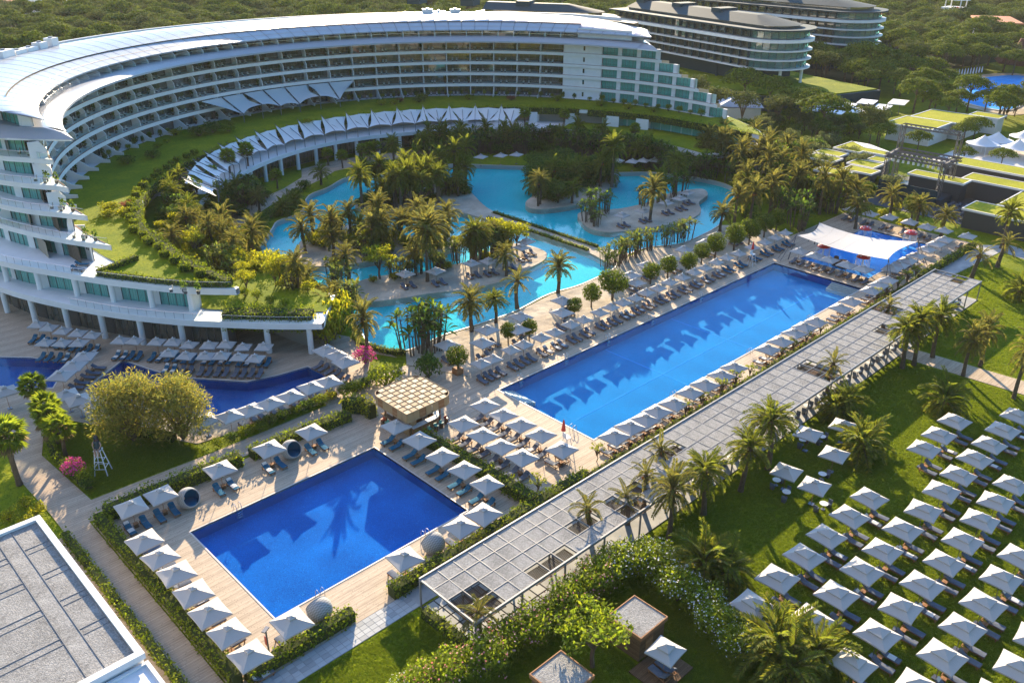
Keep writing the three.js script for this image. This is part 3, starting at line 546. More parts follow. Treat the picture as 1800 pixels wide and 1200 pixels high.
// big pool, upper side
for (const x of [43, 45.2, 48.6, 51.1, 54.5, 57.4, 60.6, 63.5, 67.1, 69.7, 72.8, 75.5, 78.3, 81.4, 84.5, 87.8, 91, 94.3, 97.6, 100.8, 104.5, 109.1, 113, 116.8, 120.6]) sunSet(x, -3.9, Z1, 'on the deck along the tree side of the large pool', x > 100 ? 'teal' : 'grey', 'slim', { f: 0.9, sp: 0.62 });
for (const [x, z] of [[43.3, -11.2], [47.2, -8.3], [50.5, -10.8], [54.1, -8.2], [57.2, -10.8], [62.8, -7.8], [66.4, -10.9], [82.6, -10.4], [80.1, -7.6], [88, -11.5], [94, -10.5], [99, -11.5], [105, -11], [109.5, -12], [114, -11]]) sunSet(x, z, Z1, 'on the pale sand between the lagoon and the large pool', 'grey');
// big pool, lower side
for (const x of [42, 44.8, 47.5, 49.9, 53.2, 56.5, 59.7, 63.5, 66.6, 74.6, 78, 81.7, 84.7, 87.8, 95.3, 98.8, 105.3, 108.5, 111.4]) sunSet(x, 20.2, Zm, 'in a row between the large pool and the pergola hedge', 'grey', 'deck', { f: 0.5 });
// hotel deck
const T1 = [-0.75, 0.66];
const HD = 'on the shaded wooden deck below the white hotel';
for (const [x, z] of [[4.2, -57.1], [5.2, -54.9], [6.3, -52.6], [7.5, -50.4], [8.8, -48.4], [3.1, -50.3], [4.8, -48.5], [6.5, -46.9], [10.9, -43.6], [12.3, -42.1], [14.3, -39.7], [15.9, -37.9], [17.4, -35.9], [19.2, -33.7], [20.9, -32.1], [22.5, -30], [24.4, -28], [14.1, -35], [15.6, -33.1], [17.3, -31.1], [18.9, -29.4], [20.5, -27.5], [22, -25.9]]) sunSet(x, z, T1, HD, 'teal', 'slim', { f: 0.9, sp: 0.55, pry: -0.85 });
for (const [x, z] of [[5.4, -42], [3.3, -40.2], [1.2, -38.4]]) sunSet(x, z, [0.69, 0.72], 'in a single file between the two side pools', 'teal', 'deck', { f: 1.2, pry: -0.8 });
for (const [x, z] of [[29.9, -21.2], [30.2, -18.8], [30.1, -16.4]]) sunSet(x, z, [-1, 0.2], 'at the tip of the angular side pool', 'teal', 'deck', { f: 1.1, sp: 0.55 });
for (const [x, z] of [[25.4, -13.6], [22.9, -13.7], [20, -13.7], [17.2, -13.7], [14.6, -13.9], [12, -14.2], [9.8, -15.6]]) sunSet(x, z, Zm, 'between the angular side pool and the path shrubs', 'grey', 'deck', { bare: x < 13 });
for (const [x, z] of [[-0.1, -32.7], [0.5, -30.4], [1.4, -28.3], [-5.4, -38.8]]) sunSet(x, z, [-0.9, 0.4], 'on the deck corner behind the feathery bush', 'teal', 'deck', { bare: true });
// children's pool
const KP = 'around the splash pool with the shade sail';
for (const z of [3.1, 6, 8.8, 12, 15]) sunSet(113.4, z, [-1, 0], KP, 'grey', 'deck', { f: 0.3 });
for (const x of [117.1, 119.8, 123.1, 126.7, 130.8, 135.1, 138.3]) sunSet(x, 18.4, Zm, KP, 'grey', 'deck', { f: 0.3, bare: x > 128 });
for (const z of [-2.5, 1.5, 5.5, 9.5, 13, 16.2, 20.6]) sunSet(144, z, [-1, 0], KP, 'teal');
// lagoon islands
const LI = 'on the sand islands of the lagoon';
for (const [x, z] of [[55.6, -36.6], [60.2, -34.2], [66.6, -32.6], [69.6, -31.4], [73.6, -30.8], [78.6, -32.4], [81.3, -33.8], [106.4, -32.2], [112, -31.2], [119.6, -31.2], [124, -31], [128.6, -32.4]]) sunSet(x, z, [-0.2, 1], LI, 'grey', 'lagoon', { f: 0.9 });
for (const [x, z] of [[117, -86], [121.5, -83.6], [125, -81.6], [139, -60.5], [141, -57.5], [143.6, -56.2], [146, -54.6], [147.5, -52.4]]) place(PAR.deck, 'parasol', 'off white parasol on the planted terrace at the far lagoon edge', 'parasol', 'parasols on the far lagoon terrace', x, 0, z, 0.3);
if (spare.length) {
  const fr = [], cu = []; for (const [x, y, z, ry, k] of spare) { const m = new THREE.Matrix4().makeRotationY(ry).setPosition(x, y, z); const src = LNG[k][0].children; fr.push([src[0].geometry, m]); cu.push([src[1].geometry, m], [src[2].geometry, m]); }
  const g = thing('sun_loungers', 'many far loungers under the parasols round the splash pool and lagoon', 'sun loungers'); g.userData.kind = 'stuff';
  part(g, 'frames', mergeAt(fr), M.teak).userData.kind = 'stuff'; part(g, 'cushions', mergeAt(cu), M.cushGrey).userData.kind = 'stuff';
}
// ---------- the white crescent hotel: plan circle round (94,-64), mirror image about the line x = 94 ----------
const HC = [94, -64];
const pol = (r, th, y) => [HC[0] + r * Math.cos(th * D2R), y, HC[1] + r * Math.sin(th * D2R)];
const tab = t => th => { let a = th > 270 ? 540 - th : th; if (a <= t[0][0]) return t[0][1]; for (let i = 1; i < t.length; i++) if (a <= t[i][0]) return lerp(t[i - 1][1], t[i][1], (a - t[i - 1][0]) / (t[i][0] - t[i - 1][0])); return t[t.length - 1][1]; };
const OUT = {
  1: tab([[147.5, 74], [157, 77.8], [160.8, 79.7], [164.7, 81.5], [168.8, 83.5], [172.1, 85], [175.5, 86.7], [179, 88.6], [183, 90.8], [190, 93.5], [200, 96], [210, 97]]),
  2: tab([[157.3, 74.9], [161.8, 77.6], [168, 80.4], [172.2, 82.6], [176.8, 85], [180, 87.3], [183.6, 89.8], [190, 92.5], [200, 96], [210, 97]]),
  3: tab([[173.6, 78.4], [176.7, 80.4], [180.2, 82.5], [184.2, 84.9], [188.6, 87.7], [200, 94], [210, 96.5]]),
  4: tab([[178.3, 78.4], [181.8, 81.1], [184.8, 84], [188.5, 87], [200, 93], [210, 96.5]]),
  5: tab([[182.6, 78.4], [184.5, 79.6], [187.2, 82.7], [190.3, 86], [200, 92], [210, 96.5]]),
  6: tab([[187.3, 78.4], [189.9, 81.4], [192.4, 85.1], [200, 91.5], [210, 96.5]]),
  7: tab([[186.8, 75.2], [189.4, 79.4], [192, 84.4], [200, 92], [210, 97]]),
  8: tab([[189.8, 77.2], [192.6, 83.5], [200, 88], [210, 92], [222, 93]]),
};
const IN1 = tab([[147.5, 73.4], [149, 64.5], [161.6, 60], [176, 58.1], [196.5, 56.3], [205, 55.6], [211, 53.8], [220, 51.8], [228, 50.6], [250, 50.6], [270, 51]]);
const IN2 = tab([[157.3, 74.2], [167.6, 71.3], [175.2, 69.1], [184, 68.2], [192.5, 66], [207, 63.1], [212.8, 61.8], [224, 60], [232, 58.2], [241, 56.8], [270, 57]]);
const TIP = { 1: 147.5, 2: 157.3, 3: 173.6, 4: 178.3, 5: 182.6, 6: 187.3, 7: 186.8, 8: 189.8 };
const LVL = { 1: 4.75, 2: 8.7, 3: 11.75, 4: 14.85, 5: 17.9, 6: 20.95, 7: 24.3 };
// slab between two radius functions
function sector(mb, ri, ro, t0, t1, y0, y1, n, faces = 'tbio') {
  const f = (r, t) => typeof r === 'function' ? r(t) : r;
  for (let i = 0; i < n; i++) {
    const a = lerp(t0, t1, i / n), b = lerp(t0, t1, (i + 1) / n), ia = f(ri, a), ib = f(ri, b), oa = f(ro, a), ob = f(ro, b);
    const ua = a * D2R * 80, ub = b * D2R * 80;
    if (faces.includes('t')) mb.quad(pol(ia, a, y1), pol(oa, a, y1), pol(ob, b, y1), pol(ib, b, y1), [ua, ia], [ua, oa], [ub, ob], [ub, ib]);
    if (faces.includes('b')) mb.quad(pol(oa, a, y0), pol(ia, a, y0), pol(ib, b, y0), pol(ob, b, y0), [ua, oa], [ua, ia], [ub, ib], [ub, ob]);
    if (faces.includes('i')) mb.quad(pol(ib, b, y0), pol(ia, a, y0), pol(ia, a, y1), pol(ib, b, y1), [ub, y0], [ua, y0], [ua, y1], [ub, y1]);
    if (faces.includes('o')) mb.quad(pol(oa, a, y0), pol(ob, b, y0), pol(ob, b, y1), pol(oa, a, y1), [ua, y0], [ub, y0], [ub, y1], [ua, y1]);
  }
  return mb;
}
// radial wall: polygon in (r, y) with thickness
function radial(mb, th, prof, t = 0.2, turn = 0) {
  const c = Math.cos(th * D2R), s = Math.sin(th * D2R), q = (r, y, k) => [HC[0] + r * c - s * k, y, HC[1] + r * s + c * k];
  const tri = THREE.ShapeUtils.triangulateShape(prof.map(p => new THREE.Vector2(...p)), []);
  for (const f of tri) { for (const k of [-t / 2, t / 2]) mb.tri(...f.map(i => q(prof[i][0], prof[i][1], k))); }
  for (let i = 0; i < prof.length; i++) { const a = prof[i], b = prof[(i + 1) % prof.length]; mb.quad(q(a[0], a[1], -t / 2), q(b[0], b[1], -t / 2), q(b[0], b[1], t / 2), q(a[0], a[1], t / 2)); }
  return mb;
}
const hotel = thing('hotel', 'long white crescent hotel with curved metal roof and stacked balcony bands', 'hotel');
const Rin = 78.5, Rw = 80.9, STEP = 4.9;
{ // slabs with their white fascias
  const N = 110;
  part(hotel, 'floor_slab', sector(new MB(), IN1, OUT[1], 147.5, 381, 4.05, 4.95, N).geo(0.3), M.white);
  part(hotel, 'floor_slab', sector(new MB(), IN2, OUT[2], 157.3, 382.7, 7.85, 8.75, N).geo(0.3), M.white);
  for (const k of [3, 4, 5, 6]) {
    part(hotel, 'floor_slab', sector(new MB(), Rin, OUT[k], TIP[k], 540 - TIP[k], LVL[k] - 0.42, LVL[k] + 0.38, N).geo(0.3), M.white);
    part(hotel, 'handrail', sector(new MB(), Rin + 0.02, Rin + 0.16, TIP[k] + 1, 539 - TIP[k], LVL[k] + 0.39, LVL[k] + 0.47, N).geo(0.3), M.railWood);
  }
  // lower metal roof lip
  const lip = new MB(), lr = [[74.9, 23.95], [74.95, 24.3], [76.2, 24.95], [77.6, 25.35], [80.4, 25.4]];
  for (let i = 0; i < N; i++) { const a = lerp(191.5, 348.5, i / N), b = lerp(191.5, 348.5, (i + 1) / N); for (let j = 0; j < 4; j++) lip.quad(pol(...lr[j].slice(0, 1), a, lr[j][1]), pol(lr[j][0], b, lr[j][1]), pol(lr[j + 1][0], b, lr[j + 1][1]), pol(lr[j + 1][0], a, lr[j + 1][1]), [a * 1.31, j], [b * 1.31, j], [b * 1.31, j + 1], [a * 1.31, j + 1]); }
  part(hotel, 'lower_roof', lip.geo(0.5), M.whiteRoof);
  part(hotel, 'floor_slab', sector(new MB(), 74.95, OUT[7], 186.8, 353.2, 23.9, 24.2, N).geo(0.3), M.white);
  for (const m of [0, 1]) { // hipped lower roof at both tips, outer side
    const e = new MB(), f = t => m ? 540 - t : t; const n = 16;
    for (let i = 0; i < n; i++) { const a = lerp(186.8, 216, i / n), b = lerp(186.8, 216, (i + 1) / n), ra = OUT[7](a), rb = OUT[7](b), wa = Math.min(3.2, (ra - 74.9) * 0.62), wb = Math.min(3.2, (rb - 74.9) * 0.62); e.quad(pol(ra + 0.1, f(a), 24.15), pol(rb + 0.1, f(b), 24.15), pol(rb - wb, f(b), 24.2 + wb * 0.42), pol(ra - wa, f(a), 24.2 + wa * 0.42), [a * 1.4, 0], [b * 1.4, 0], [b * 1.4, 2], [a * 1.4, 2]); e.quad(pol(75 + 0.0, f(a), 24.2), pol(75, f(b), 24.2), pol(Math.max(75.1, Math.min(77.6, rb - wb)), f(b), 24.2 + Math.min(wb, 2.6) * 0.42), pol(Math.max(75.1, Math.min(77.6, ra - wa)), f(a), 24.2 + Math.min(wa, 2.6) * 0.42), [a * 1.4, 0], [b * 1.4, 0], [b * 1.4, 2], [a * 1.4, 2]); e.quad(pol(Math.min(77.6, Math.max(75.1, ra - wa)), f(a), 24.2 + wa * 0.42 - 0.02), pol(Math.min(77.6, Math.max(75.1, rb - wb)), f(b), 24.2 + wb * 0.42 - 0.02), pol(rb - wb, f(b), 24.2 + wb * 0.42 - 0.02), pol(ra - wa, f(a), 24.2 + wa * 0.42 - 0.02)); }
    part(hotel, 'hip_roof', e.geo(0.4), M.whiteRoof);
  }
  // deck of the penthouse terrace
  part(hotel, 'penthouse_deck', sector(new MB(), 77.6, OUT[7], 205, 335, 25.1, 25.3, 80, 't').geo(), M.white);
}
{ // the big curved roof, one sheet between each pair of seams
  const n = 7, prof = s => [s, Math.sin(Math.min(1, s * 1.12) * PI / 2)];
  const surf = (s, th) => { const ro = Math.max(78.4, OUT[8](th)), w = ro - 78, k = Math.min(1, w / 15); return pol(78 + s * w, th, 27.0 + 3.1 * k * Math.sin(s * PI * 0.55)); };
  const P = 60;
  for (let i = 0; i < P; i++) {
    const a = lerp(189.8, 350.2, i / P), b = lerp(189.8, 350.2, (i + 1) / P) - 0.13, mb = new MB();
    for (let k = 0; k < 2; k++) { const t0 = lerp(a, b, k / 2), t1 = lerp(a, b, (k + 1) / 2); for (let j = 0; j < n; j++) mb.quad(surf(j / n, t0), surf(j / n, t1), surf((j + 1) / n, t1), surf((j + 1) / n, t0), [t0 * 1.35, j], [t1 * 1.35, j], [t1 * 1.35, j + 1], [t0 * 1.35, j + 1]); }
    for (const [p, q] of [[surf(0, a), surf(0, b)]]) mb.quad([p[0], p[1] - 0.28, p[2]], [q[0], q[1] - 0.28, q[2]], q, p);
    part(hotel, 'roof_panel', mb.geo(0.6), M.whiteRoof);
  }
  const und = new MB(); for (let i = 0; i < 100; i++) { const a = lerp(189.9, 350.1, i / 100), b = lerp(189.9, 350.1, (i + 1) / 100), q = (s, t) => { const v = surf(s, t); return [v[0], v[1] - 0.12, v[2]]; }; for (const [s, e] of [[0.005, 0.35], [0.35, 0.7], [0.7, 1]]) und.quad(q(s, a), q(s, b), q(e, b), q(e, a)); }
  part(hotel, 'roof_deck', und.geo(), M.frameGrey);
  const gu = new MB(); for (let i = 0; i < 120; i++) { const a = lerp(200, 340, i / 120), b = lerp(200, 340, (i + 1) / 120); for (const [s, e, y] of [[0.13, 0.14, 0.05]]) { const p = surf(s, a), q = surf(s, b), r = surf(e, b), t = surf(e, a); for (const v of [p, q, r, t]) v[1] += y; gu.quad(p, q, r, t); } }
  part(hotel, 'roof_gutter', gu.geo(), M.gutter);
  part(hotel, 'back_roof', sector(new MB(), t => Math.max(76, OUT[8](t) - 0.3), t => Math.max(76.2, OUT[8](t) + 3), 196, 344, 23, 29.3, 90, 'to').geo(), M.gutter);
  part(hotel, 'back_parapet', sector(new MB(), t => OUT[8](t) + 2.6, t => OUT[8](t) + 3.1, 200, 340, 23, 30.1, 90).geo(), M.white);
}
// inward facade: one bay after another
function paneGeo(r, t0, t1, y0, y1) { return new MB().quad(pol(r, t1, y0), pol(r, t0, y0), pol(r, t0, y1), pol(r, t1, y1)).geo(); }
function mullions(r, t0, t1, y0, y1, n, w = 0.07) { const mb = new MB(); for (let i = 0; i <= n; i++) { const t = lerp(t0, t1, i / n), p = pol(r, t, 0); mb.box(p[0], y0, p[2], 0.08, y1 - y0, w, -(t - 90) * D2R + PI / 2); } for (const y of [y0, y1 - 0.08]) { const a = pol(r, t0, y), b = pol(r, t1, y); mb.box((a[0] + b[0]) / 2, y, (a[2] + b[2]) / 2, Math.hypot(a[0] - b[0], a[2] - b[2]), 0.08, 0.08, Math.atan2(-(b[2] - a[2]), b[0] - a[0])); } return mb.geo(); }
let nPane = 0;
const leftover = { glass: [], frame: [] };
function windowBay(r, t0, t1, y0, y1, n, mat) {
  const g = paneGeo(r, t0, t1, y0, y1), f = mullions(r - 0.03, t0, t1, y0, y1, n);
  const w = part(hotel, 'window', g, mat); part(w, 'window_frame', f, M.steelDark);
}
const FLOORS = [[8.75, 11.33, 2], [12.13, 14.43, 3], [15.23, 17.48, 4], [18.28, 20.53, 5], [21.33, 23.9, 6]];
const BAL = []; // balcony spots for furniture
for (const [y0, y1, k] of FLOORS) {
  const lo = TIP[Math.max(3, k + 1 > 6 ? 6 : k + 1)] + 3.5;
  for (let i = -17; i <= 17; i++) {
    const t0 = 270 - STEP / 2 + i * STEP, t1 = t0 + STEP;
    if (t1 < lo || t0 > 540 - lo) continue;
    if (t0 > 331 && t0 < 332) { // blank white stair tower bay
      const mb = new MB(); sector(mb, Rin + 0.5, Rin + 1, t0, t0 + 8.2, y0, y1, 6); part(hotel, 'blank_wall', mb.geo(0.3), M.white);
      const w = new MB(); const p = pol(Rin + 0.46, t0 + 4.4, 0); w.box(p[0], y0 + 0.75, p[2], 0.5, 1.2, 0.06, -(t0 + 4.4 - 90) * D2R); part(hotel, 'slit_window', w.geo(), M.windowDark);
      continue;
    }
    if (t0 > 332) continue;
    windowBay(Rw, t0 + 0.1, t1 - 0.1, y0, y1, 4, M.windowDark);
    const pr = k === 2 ? [[Rw + 0.3, y0], [75.6, y0], [75.6, y0 + 0.75], [77, y0 + 0.95], [79.6, y1], [Rw + 0.3, y1]] : [[Rw + 0.3, y0], [Rin + 0.2, y0], [Rin + 0.2, y0 + 1.3], [Rin + 1.05, y1], [Rw + 0.3, y1]];
    part(hotel, 'partition_wall', radial(new MB(), t0, pr).geo(), M.white);
    if (k !== 2) { const gl = paneGeo(Rin + 0.12, t0 + 0.15, t1 - 0.15, y0, y0 + 0.95); const b = part(hotel, 'balustrade', gl, M.glass); const a = pol(Rin + 0.12, t0, 0), c = pol(Rin + 0.12, t1, 0); part(b, 'top_rail', new MB().stick([a[0], y0 + 0.97, a[2]], [c[0], y0 + 0.97, c[2]], 0.03, 0.03, 4).geo(), M.steel); }
    BAL.push([t0, t1, y0, k]);
  }
  const end = 540 - (k === 2 ? 172 : TIP[k] + 1.2);
  for (let t = 339.6; t + 2.9 < end + 1; t += 4.1) { // glazed rooms of the stepped right tip
    const e = Math.min(t + 3.2, end); windowBay(Rin + 0.9, t, e, y0, y1, 4, M.window);
    part(hotel, 'pier', sector(new MB(), Rin + 0.7, Rin + 1.2, e, Math.min(e + 0.9, end + 0.4), y0, y1, 2).geo(), M.white);
    part(hotel, 'balustrade', paneGeo(Rin + 0.12, t - 0.1, e + 0.1, y0, y0 + 0.85), M.glass);
  }
  part(hotel, 'curtains', sector(new MB(), Rw + 0.35, Rw + 0.4, lo, 331, y0, y1, 60, 'i').geo(), M.curtainDark).userData.kind = 'stuff';
  part(hotel, 'curtains', sector(new MB(), Rin + 1.3, Rin + 1.35, 339.5, end, y0, y1, 16, 'i').geo(), M.curtain).userData.kind = 'stuff';
  part(hotel, 'inner_wall', sector(new MB(), Rw + 3, Rw + 3.2, lo + 4, end - 4, y0, y1, 60, 'i').geo(), M.roomWall);
}
// penthouse: recessed glass under the big roof
for (let i = 0; i < 39; i++) {
  const t0 = 206 + i * 3.28, t1 = t0 + 3.28; if (t1 > 334.5) break;
  windowBay(82.2, t0 + 0.06, t1 - 0.06, 25.3, 28.4, 3, M.windowDark);
  part(hotel, 'partition_wall', radial(new MB(), t0, [[82.2, 25.3], [77.9, 25.3], [77.9, 26.0], [79.4, 27.2], [82.2, 27.9]], 0.2).geo(), M.white);
}
part(hotel, 'curtains', sector(new MB(), 82.6, 82.65, 200, 334, 25.2, 28.8, 50, 'i').geo(), M.curtainDark).userData.kind = 'stuff';
part(hotel, 'penthouse_wall', sector(new MB(), 79.6, 79.9, 334, 345.5, 25.2, 27.9, 6, 'i').geo(), M.white);
part(hotel, 'penthouse_rail', sector(new MB(), 77.7, 77.76, 204, 334, 26.18, 26.26, 90).geo(), M.steel);
part(hotel, 'penthouse_glass', sector(new MB(), 77.72, 77.74, 230, 334, 25.36, 26.16, 70, 'i').geo(), M.glass);
{ const mb = new MB(); for (let t = 205; t < 229; t += 0.33) { const p = pol(77.72, t, 25.3); mb.stick(p, [p[0], 26.2, p[2]], 0.035, 0.035, 3); } part(hotel, 'baluster_row', mb.geo(), M.white).userData.kind = 'stuff'; }
// outward facade of the left (and mirrored right) wing
function wingFloor(k, y0, y1, back, wmin, o = {}) {
  for (const m of [0, 1]) {
    const f = t => m ? 540 - t : t, ro = OUT[k], rin = k <= 2 ? 0 : Rin + 1.2;
    let start = o.start ?? TIP[k] + 2;
    const wallR = t => Math.max(rin, ro(t) - back);
    // walls: piers and windows by bays
    const bay = o.bay ?? 4.3, n = m ? 0 : Math.floor((214 - start) / bay);
    if (m) { part(hotel, 'outer_wall', sector(new MB(), t => wallR(t) - 0.25, wallR, f(start), f(214), y0, y1, 24, 'io').geo(), M.white); continue; }
    for (let i = 0; i < n; i++) {
      const a = start + i * bay, w0 = a + bay * (o.pier ?? 0.24), w1 = a + bay;
      part(hotel, 'pier', sector(new MB(), t => wallR(t) - 0.4, wallR, a, w0, y0, y1, 2, 'iotb').geo(0.2), o.pierMat ?? M.white);
      const g = new MB(); const S = 4; for (let j = 0; j < S; j++) { const t = lerp(w0, w1, j / S), u = lerp(w0, w1, (j + 1) / S); g.quad(pol(wallR(t) - 0.12, t, y0), pol(wallR(u) - 0.12, u, y0), pol(wallR(u) - 0.12, u, y1), pol(wallR(t) - 0.12, t, y1)); }
      const w = part(hotel, 'window', g.geo(), o.glass ?? M.window);
      const fr = new MB(); for (let j = 0; j <= S; j++) { const t = lerp(w0, w1, j / S), p = pol(wallR(t) - 0.08, t, y0); fr.stick(p, [p[0], y1, p[2]], 0.055, 0.055, 4); } { const yb = o.transom ? lerp(y0, y1, 0.7) : y1 - 0.06; for (let j = 0; j < S; j++) { const a1 = pol(wallR(lerp(w0, w1, j / S)) - 0.08, lerp(w0, w1, j / S), yb), b1 = pol(wallR(lerp(w0, w1, (j + 1) / S)) - 0.08, lerp(w0, w1, (j + 1) / S), yb); fr.stick(a1, b1, 0.05, 0.05, 4); } }
      part(w, 'window_frame', fr.geo(), M.steelDark);
      if (o.lamps !== false) for (const q of [0.3, 0.7]) { const p = pol(wallR(a) + 0.06, lerp(a, w0, q), y0 + (y1 - y0) * 0.68); const l = new MB(); l.box(p[0], p[1], p[2], 0.14, 0.3, 0.14); part(hotel, 'wall_sconce', l.geo(), M.dark); }
      if (o.divide && i % 2 === 0) part(hotel, 'partition_wall', radial(new MB(), a + 0.1, [[wallR(a) - 0.2, y0], [ro(a) - 0.35, y0], [ro(a) - 0.35, y0 + 1.0], [wallR(a) + (ro(a) - wallR(a)) * 0.35, y1], [wallR(a) - 0.2, y1]], 0.2).geo(), M.white);
    }
    const cur = new MB(); for (let i = 0; i < 40; i++) { const t = lerp(start + 0.5, 214, i / 40), u = lerp(start + 0.5, 214, (i + 1) / 40), d = o.deep ?? 0.5; cur.quad(pol(wallR(t) - d, t, y0), pol(wallR(u) - d, u, y0), pol(wallR(u) - d, u, y1), pol(wallR(t) - d, t, y1), [t * 1.48, 0], [u * 1.48, 0], [u * 1.48, 1], [t * 1.48, 1]); }
    part(hotel, 'curtains', cur.geo(), o.cur ?? M.curtain).userData.kind = 'stuff';
    // end wall that closes the wing between inner and outer walls
    if (k > 2) part(hotel, 'end_wall', radial(new MB(), start, [[rin - 0.2, y0], [wallR(start) + 0.0, y0], [wallR(start), y1], [rin - 0.2, y1]], 0.25).geo(), M.white);
    if (o.rail !== false) for (let i = 0; i < 9; i++) { const kk = o.railK, rb = OUT[kk], s0 = TIP[kk] + 0.5, a = lerp(s0, s0 + 26, i / 9), b = lerp(s0, s0 + 26, (i + 1) / 9), g = new MB(), S = 3; for (let j = 0; j < S; j++) { const t = lerp(a, b, j / S), u = lerp(a, b, (j + 1) / S); g.quad(pol(rb(t) - 0.2, t, y0), pol(rb(u) - 0.2, u, y0), pol(rb(u) - 0.2, u, y0 + 0.95), pol(rb(t) - 0.2, t, y0 + 0.95)); } const bl = part(hotel, 'balustrade', g.geo(), M.glass); const rl = new MB(); for (let j = 0; j < S; j++) { const t = lerp(a, b, j / S), u = lerp(a, b, (j + 1) / S); rl.stick(pol(rb(t) - 0.2, t, y0 + 0.97), pol(rb(u) - 0.2, u, y0 + 0.97), 0.03, 0.03, 4); const p = pol(rb(t) - 0.2, t, y0); rl.stick(p, [p[0], y0 + 0.95, p[2]], 0.025, 0.025, 4); } part(bl, 'top_rail', rl.geo(), M.steel); }
  }
}
wingFloor(1, 0, 4.05, 2.6, 0, { start: 158, bay: 4.4, pier: 0.28, glass: M.windowDark, cur: M.curtainDark, pierMat: M.charcoal, transom: true, rail: false, deep: 1.6 });
wingFloor(2, 4.95, 7.85, 1.9, 0, { start: 162.2, bay: 4.4, pier: 0.18, transom: true, railK: 1, divide: true });
wingFloor(3, 8.75, 11.33, 1.3, 0, { start: 177, bay: 4.1, railK: 2 });
wingFloor(4, 12.13, 14.43, 1.9, 0, { start: 181.2, railK: 3, divide: true });
wingFloor(5, 15.23, 17.48, 1.9, 0, { start: 185.4, railK: 4, divide: true });
wingFloor(6, 18.28, 20.53, 1.9, 0, { start: 189.8, bay: 4.6, railK: 5, divide: true });
wingFloor(7, 21.33, 23.9, 3.6, 0, { start: 189.9, bay: 5, railK: 6, pier: 0.2 });
wingFloor(8, 25.3, 27.4, 2.6, 0, { start: 192, bay: 5, rail: false });
// round columns of the left wing
{ const c0 = new THREE.CylinderGeometry(0.42, 0.42, 1, 16); c0.translate(0, 0.5, 0);
  for (const m of [0, 1]) for (let t = 149.2; t < 192; t += 4.4) for (const [k, y0, y1, r] of [[1, 0, 4.05, OUT[1](t) - 0.9], [2, 4.95, 7.85, OUT[2](t) - 0.8]]) { if ((k === 2 || m) && t < 160) continue; const c = part(hotel, 'column', c0, M.white), p = pol(r, m ? 540 - t : t, y0); c.position.set(...p); c.scale.y = y1 - y0; }
  // gallery columns below the garden
  for (let t = 210; t < 331; t += 6.7) { const c = part(hotel, 'gallery_column', c0, M.white), p = pol(IN1(t) + 0.7, t, 0); c.position.set(...p); c.scale.set(1.1, 4.05, 1.1); }
}
// gallery rooms
{ for (let i = 0; i < 26; i++) { const t0 = 205 + i * 5, t1 = t0 + 5; const g = new MB(), r = t => IN1(t) + 4.2; g.quad(pol(r(t1), t1, 0), pol(r(t0), t0, 0), pol(r(t0), t0, 4.05), pol(r(t1), t1, 4.05)); const w = part(hotel, 'gallery_window', g.geo(), M.windowDark); part(w, 'window_frame', mullions(r((t0 + t1) / 2) - 0.1, t0, t1, 0, 4.05, 4), M.steelDark); }
  part(hotel, 'gallery_wall', sector(new MB(), t => IN1(t) + 8, t => IN1(t) + 8.3, 150, 390, 0, 4.05, 70, 'i').geo(), M.roomWall);
  part(hotel, 'terrace_wall', sector(new MB(), t => Math.max(IN1(t) + 4, IN2(t) + 1.6), t => Math.max(IN1(t) + 4, IN2(t) + 1.6) + 0.3, 196, 344, 4.95, 7.85, 70, 'i').geo(), M.roomWall);
  for (const [a, b] of [[309, 311], [318, 320], [327, 329], [336, 338.2], [346, 349], [353, 356]]) { const r = t => Math.max(IN1(t) + 4, IN2(t) + 1.6) - 0.3; part(hotel, 'pale_panel', sector(new MB(), t => r(t) - 2.2, t => r(t), a, b, 4.95, 7.85, 2, 'io').geo(), M.white); }
  for (let i = 0; i < 12; i++) { const t0 = 345 + i * 2.6, t1 = t0 + 2.3, r = t => IN2(t) + 1.3; const g = new MB(); g.quad(pol(r(t1), t1, 4.95), pol(r(t0), t0, 4.95), pol(r(t0), t0, 7.85), pol(r(t1), t1, 7.85)); part(hotel, 'window', g.geo(), M.window); }
  part(hotel, 'curtains', sector(new MB(), t => IN2(t) + 1.8, t => IN2(t) + 1.9, 344, 378, 4.95, 7.85, 20, 'i').geo(), M.curtain).userData.kind = 'stuff';
}
// the garden on the podium roof
struct('roof_garden', (() => { const mb = new MB(); const a = [], b = []; for (let i = 0; i <= 120; i++) { const t = lerp(157.6, 382.4, i / 120), edge = t < 177 || t > 363; const ro = t < 173.6 || t > 366.4 ? OUT[2](t) - 0.4 : 77.6; b.push(pol(Math.max(ro, IN2(t) + 0.1), t, 8.9)); a.push(pol(IN2(t) + 0.05, t, 8.9)); } for (let i = 0; i < 120; i++) mb.quad(a[i], b[i], b[i + 1], a[i + 1], [a[i][0], a[i][2]], [b[i][0], b[i][2]], [b[i + 1][0], b[i + 1][2]], [a[i + 1][0], a[i + 1][2]]); return mb.geo(); })(), M.roofLawn);
struct('lower_roof_garden', (() => { const mb = new MB(); sector(mb, t => IN1(t) + 0.2, t => Math.max(IN1(t) + 0.4, Math.min(OUT[1](t) - 4, IN2(t) + 3)), 148.5, 213, 4.6, 5.1, 30, 't'); sector(mb, t => IN1(t) + 0.2, t => Math.max(IN1(t) + 0.4, Math.min(OUT[1](t) - 4, IN2(t) + 3)), 337, 379.5, 4.6, 5.1, 30, 't'); return mb.geo(); })(), M.roofLawn);
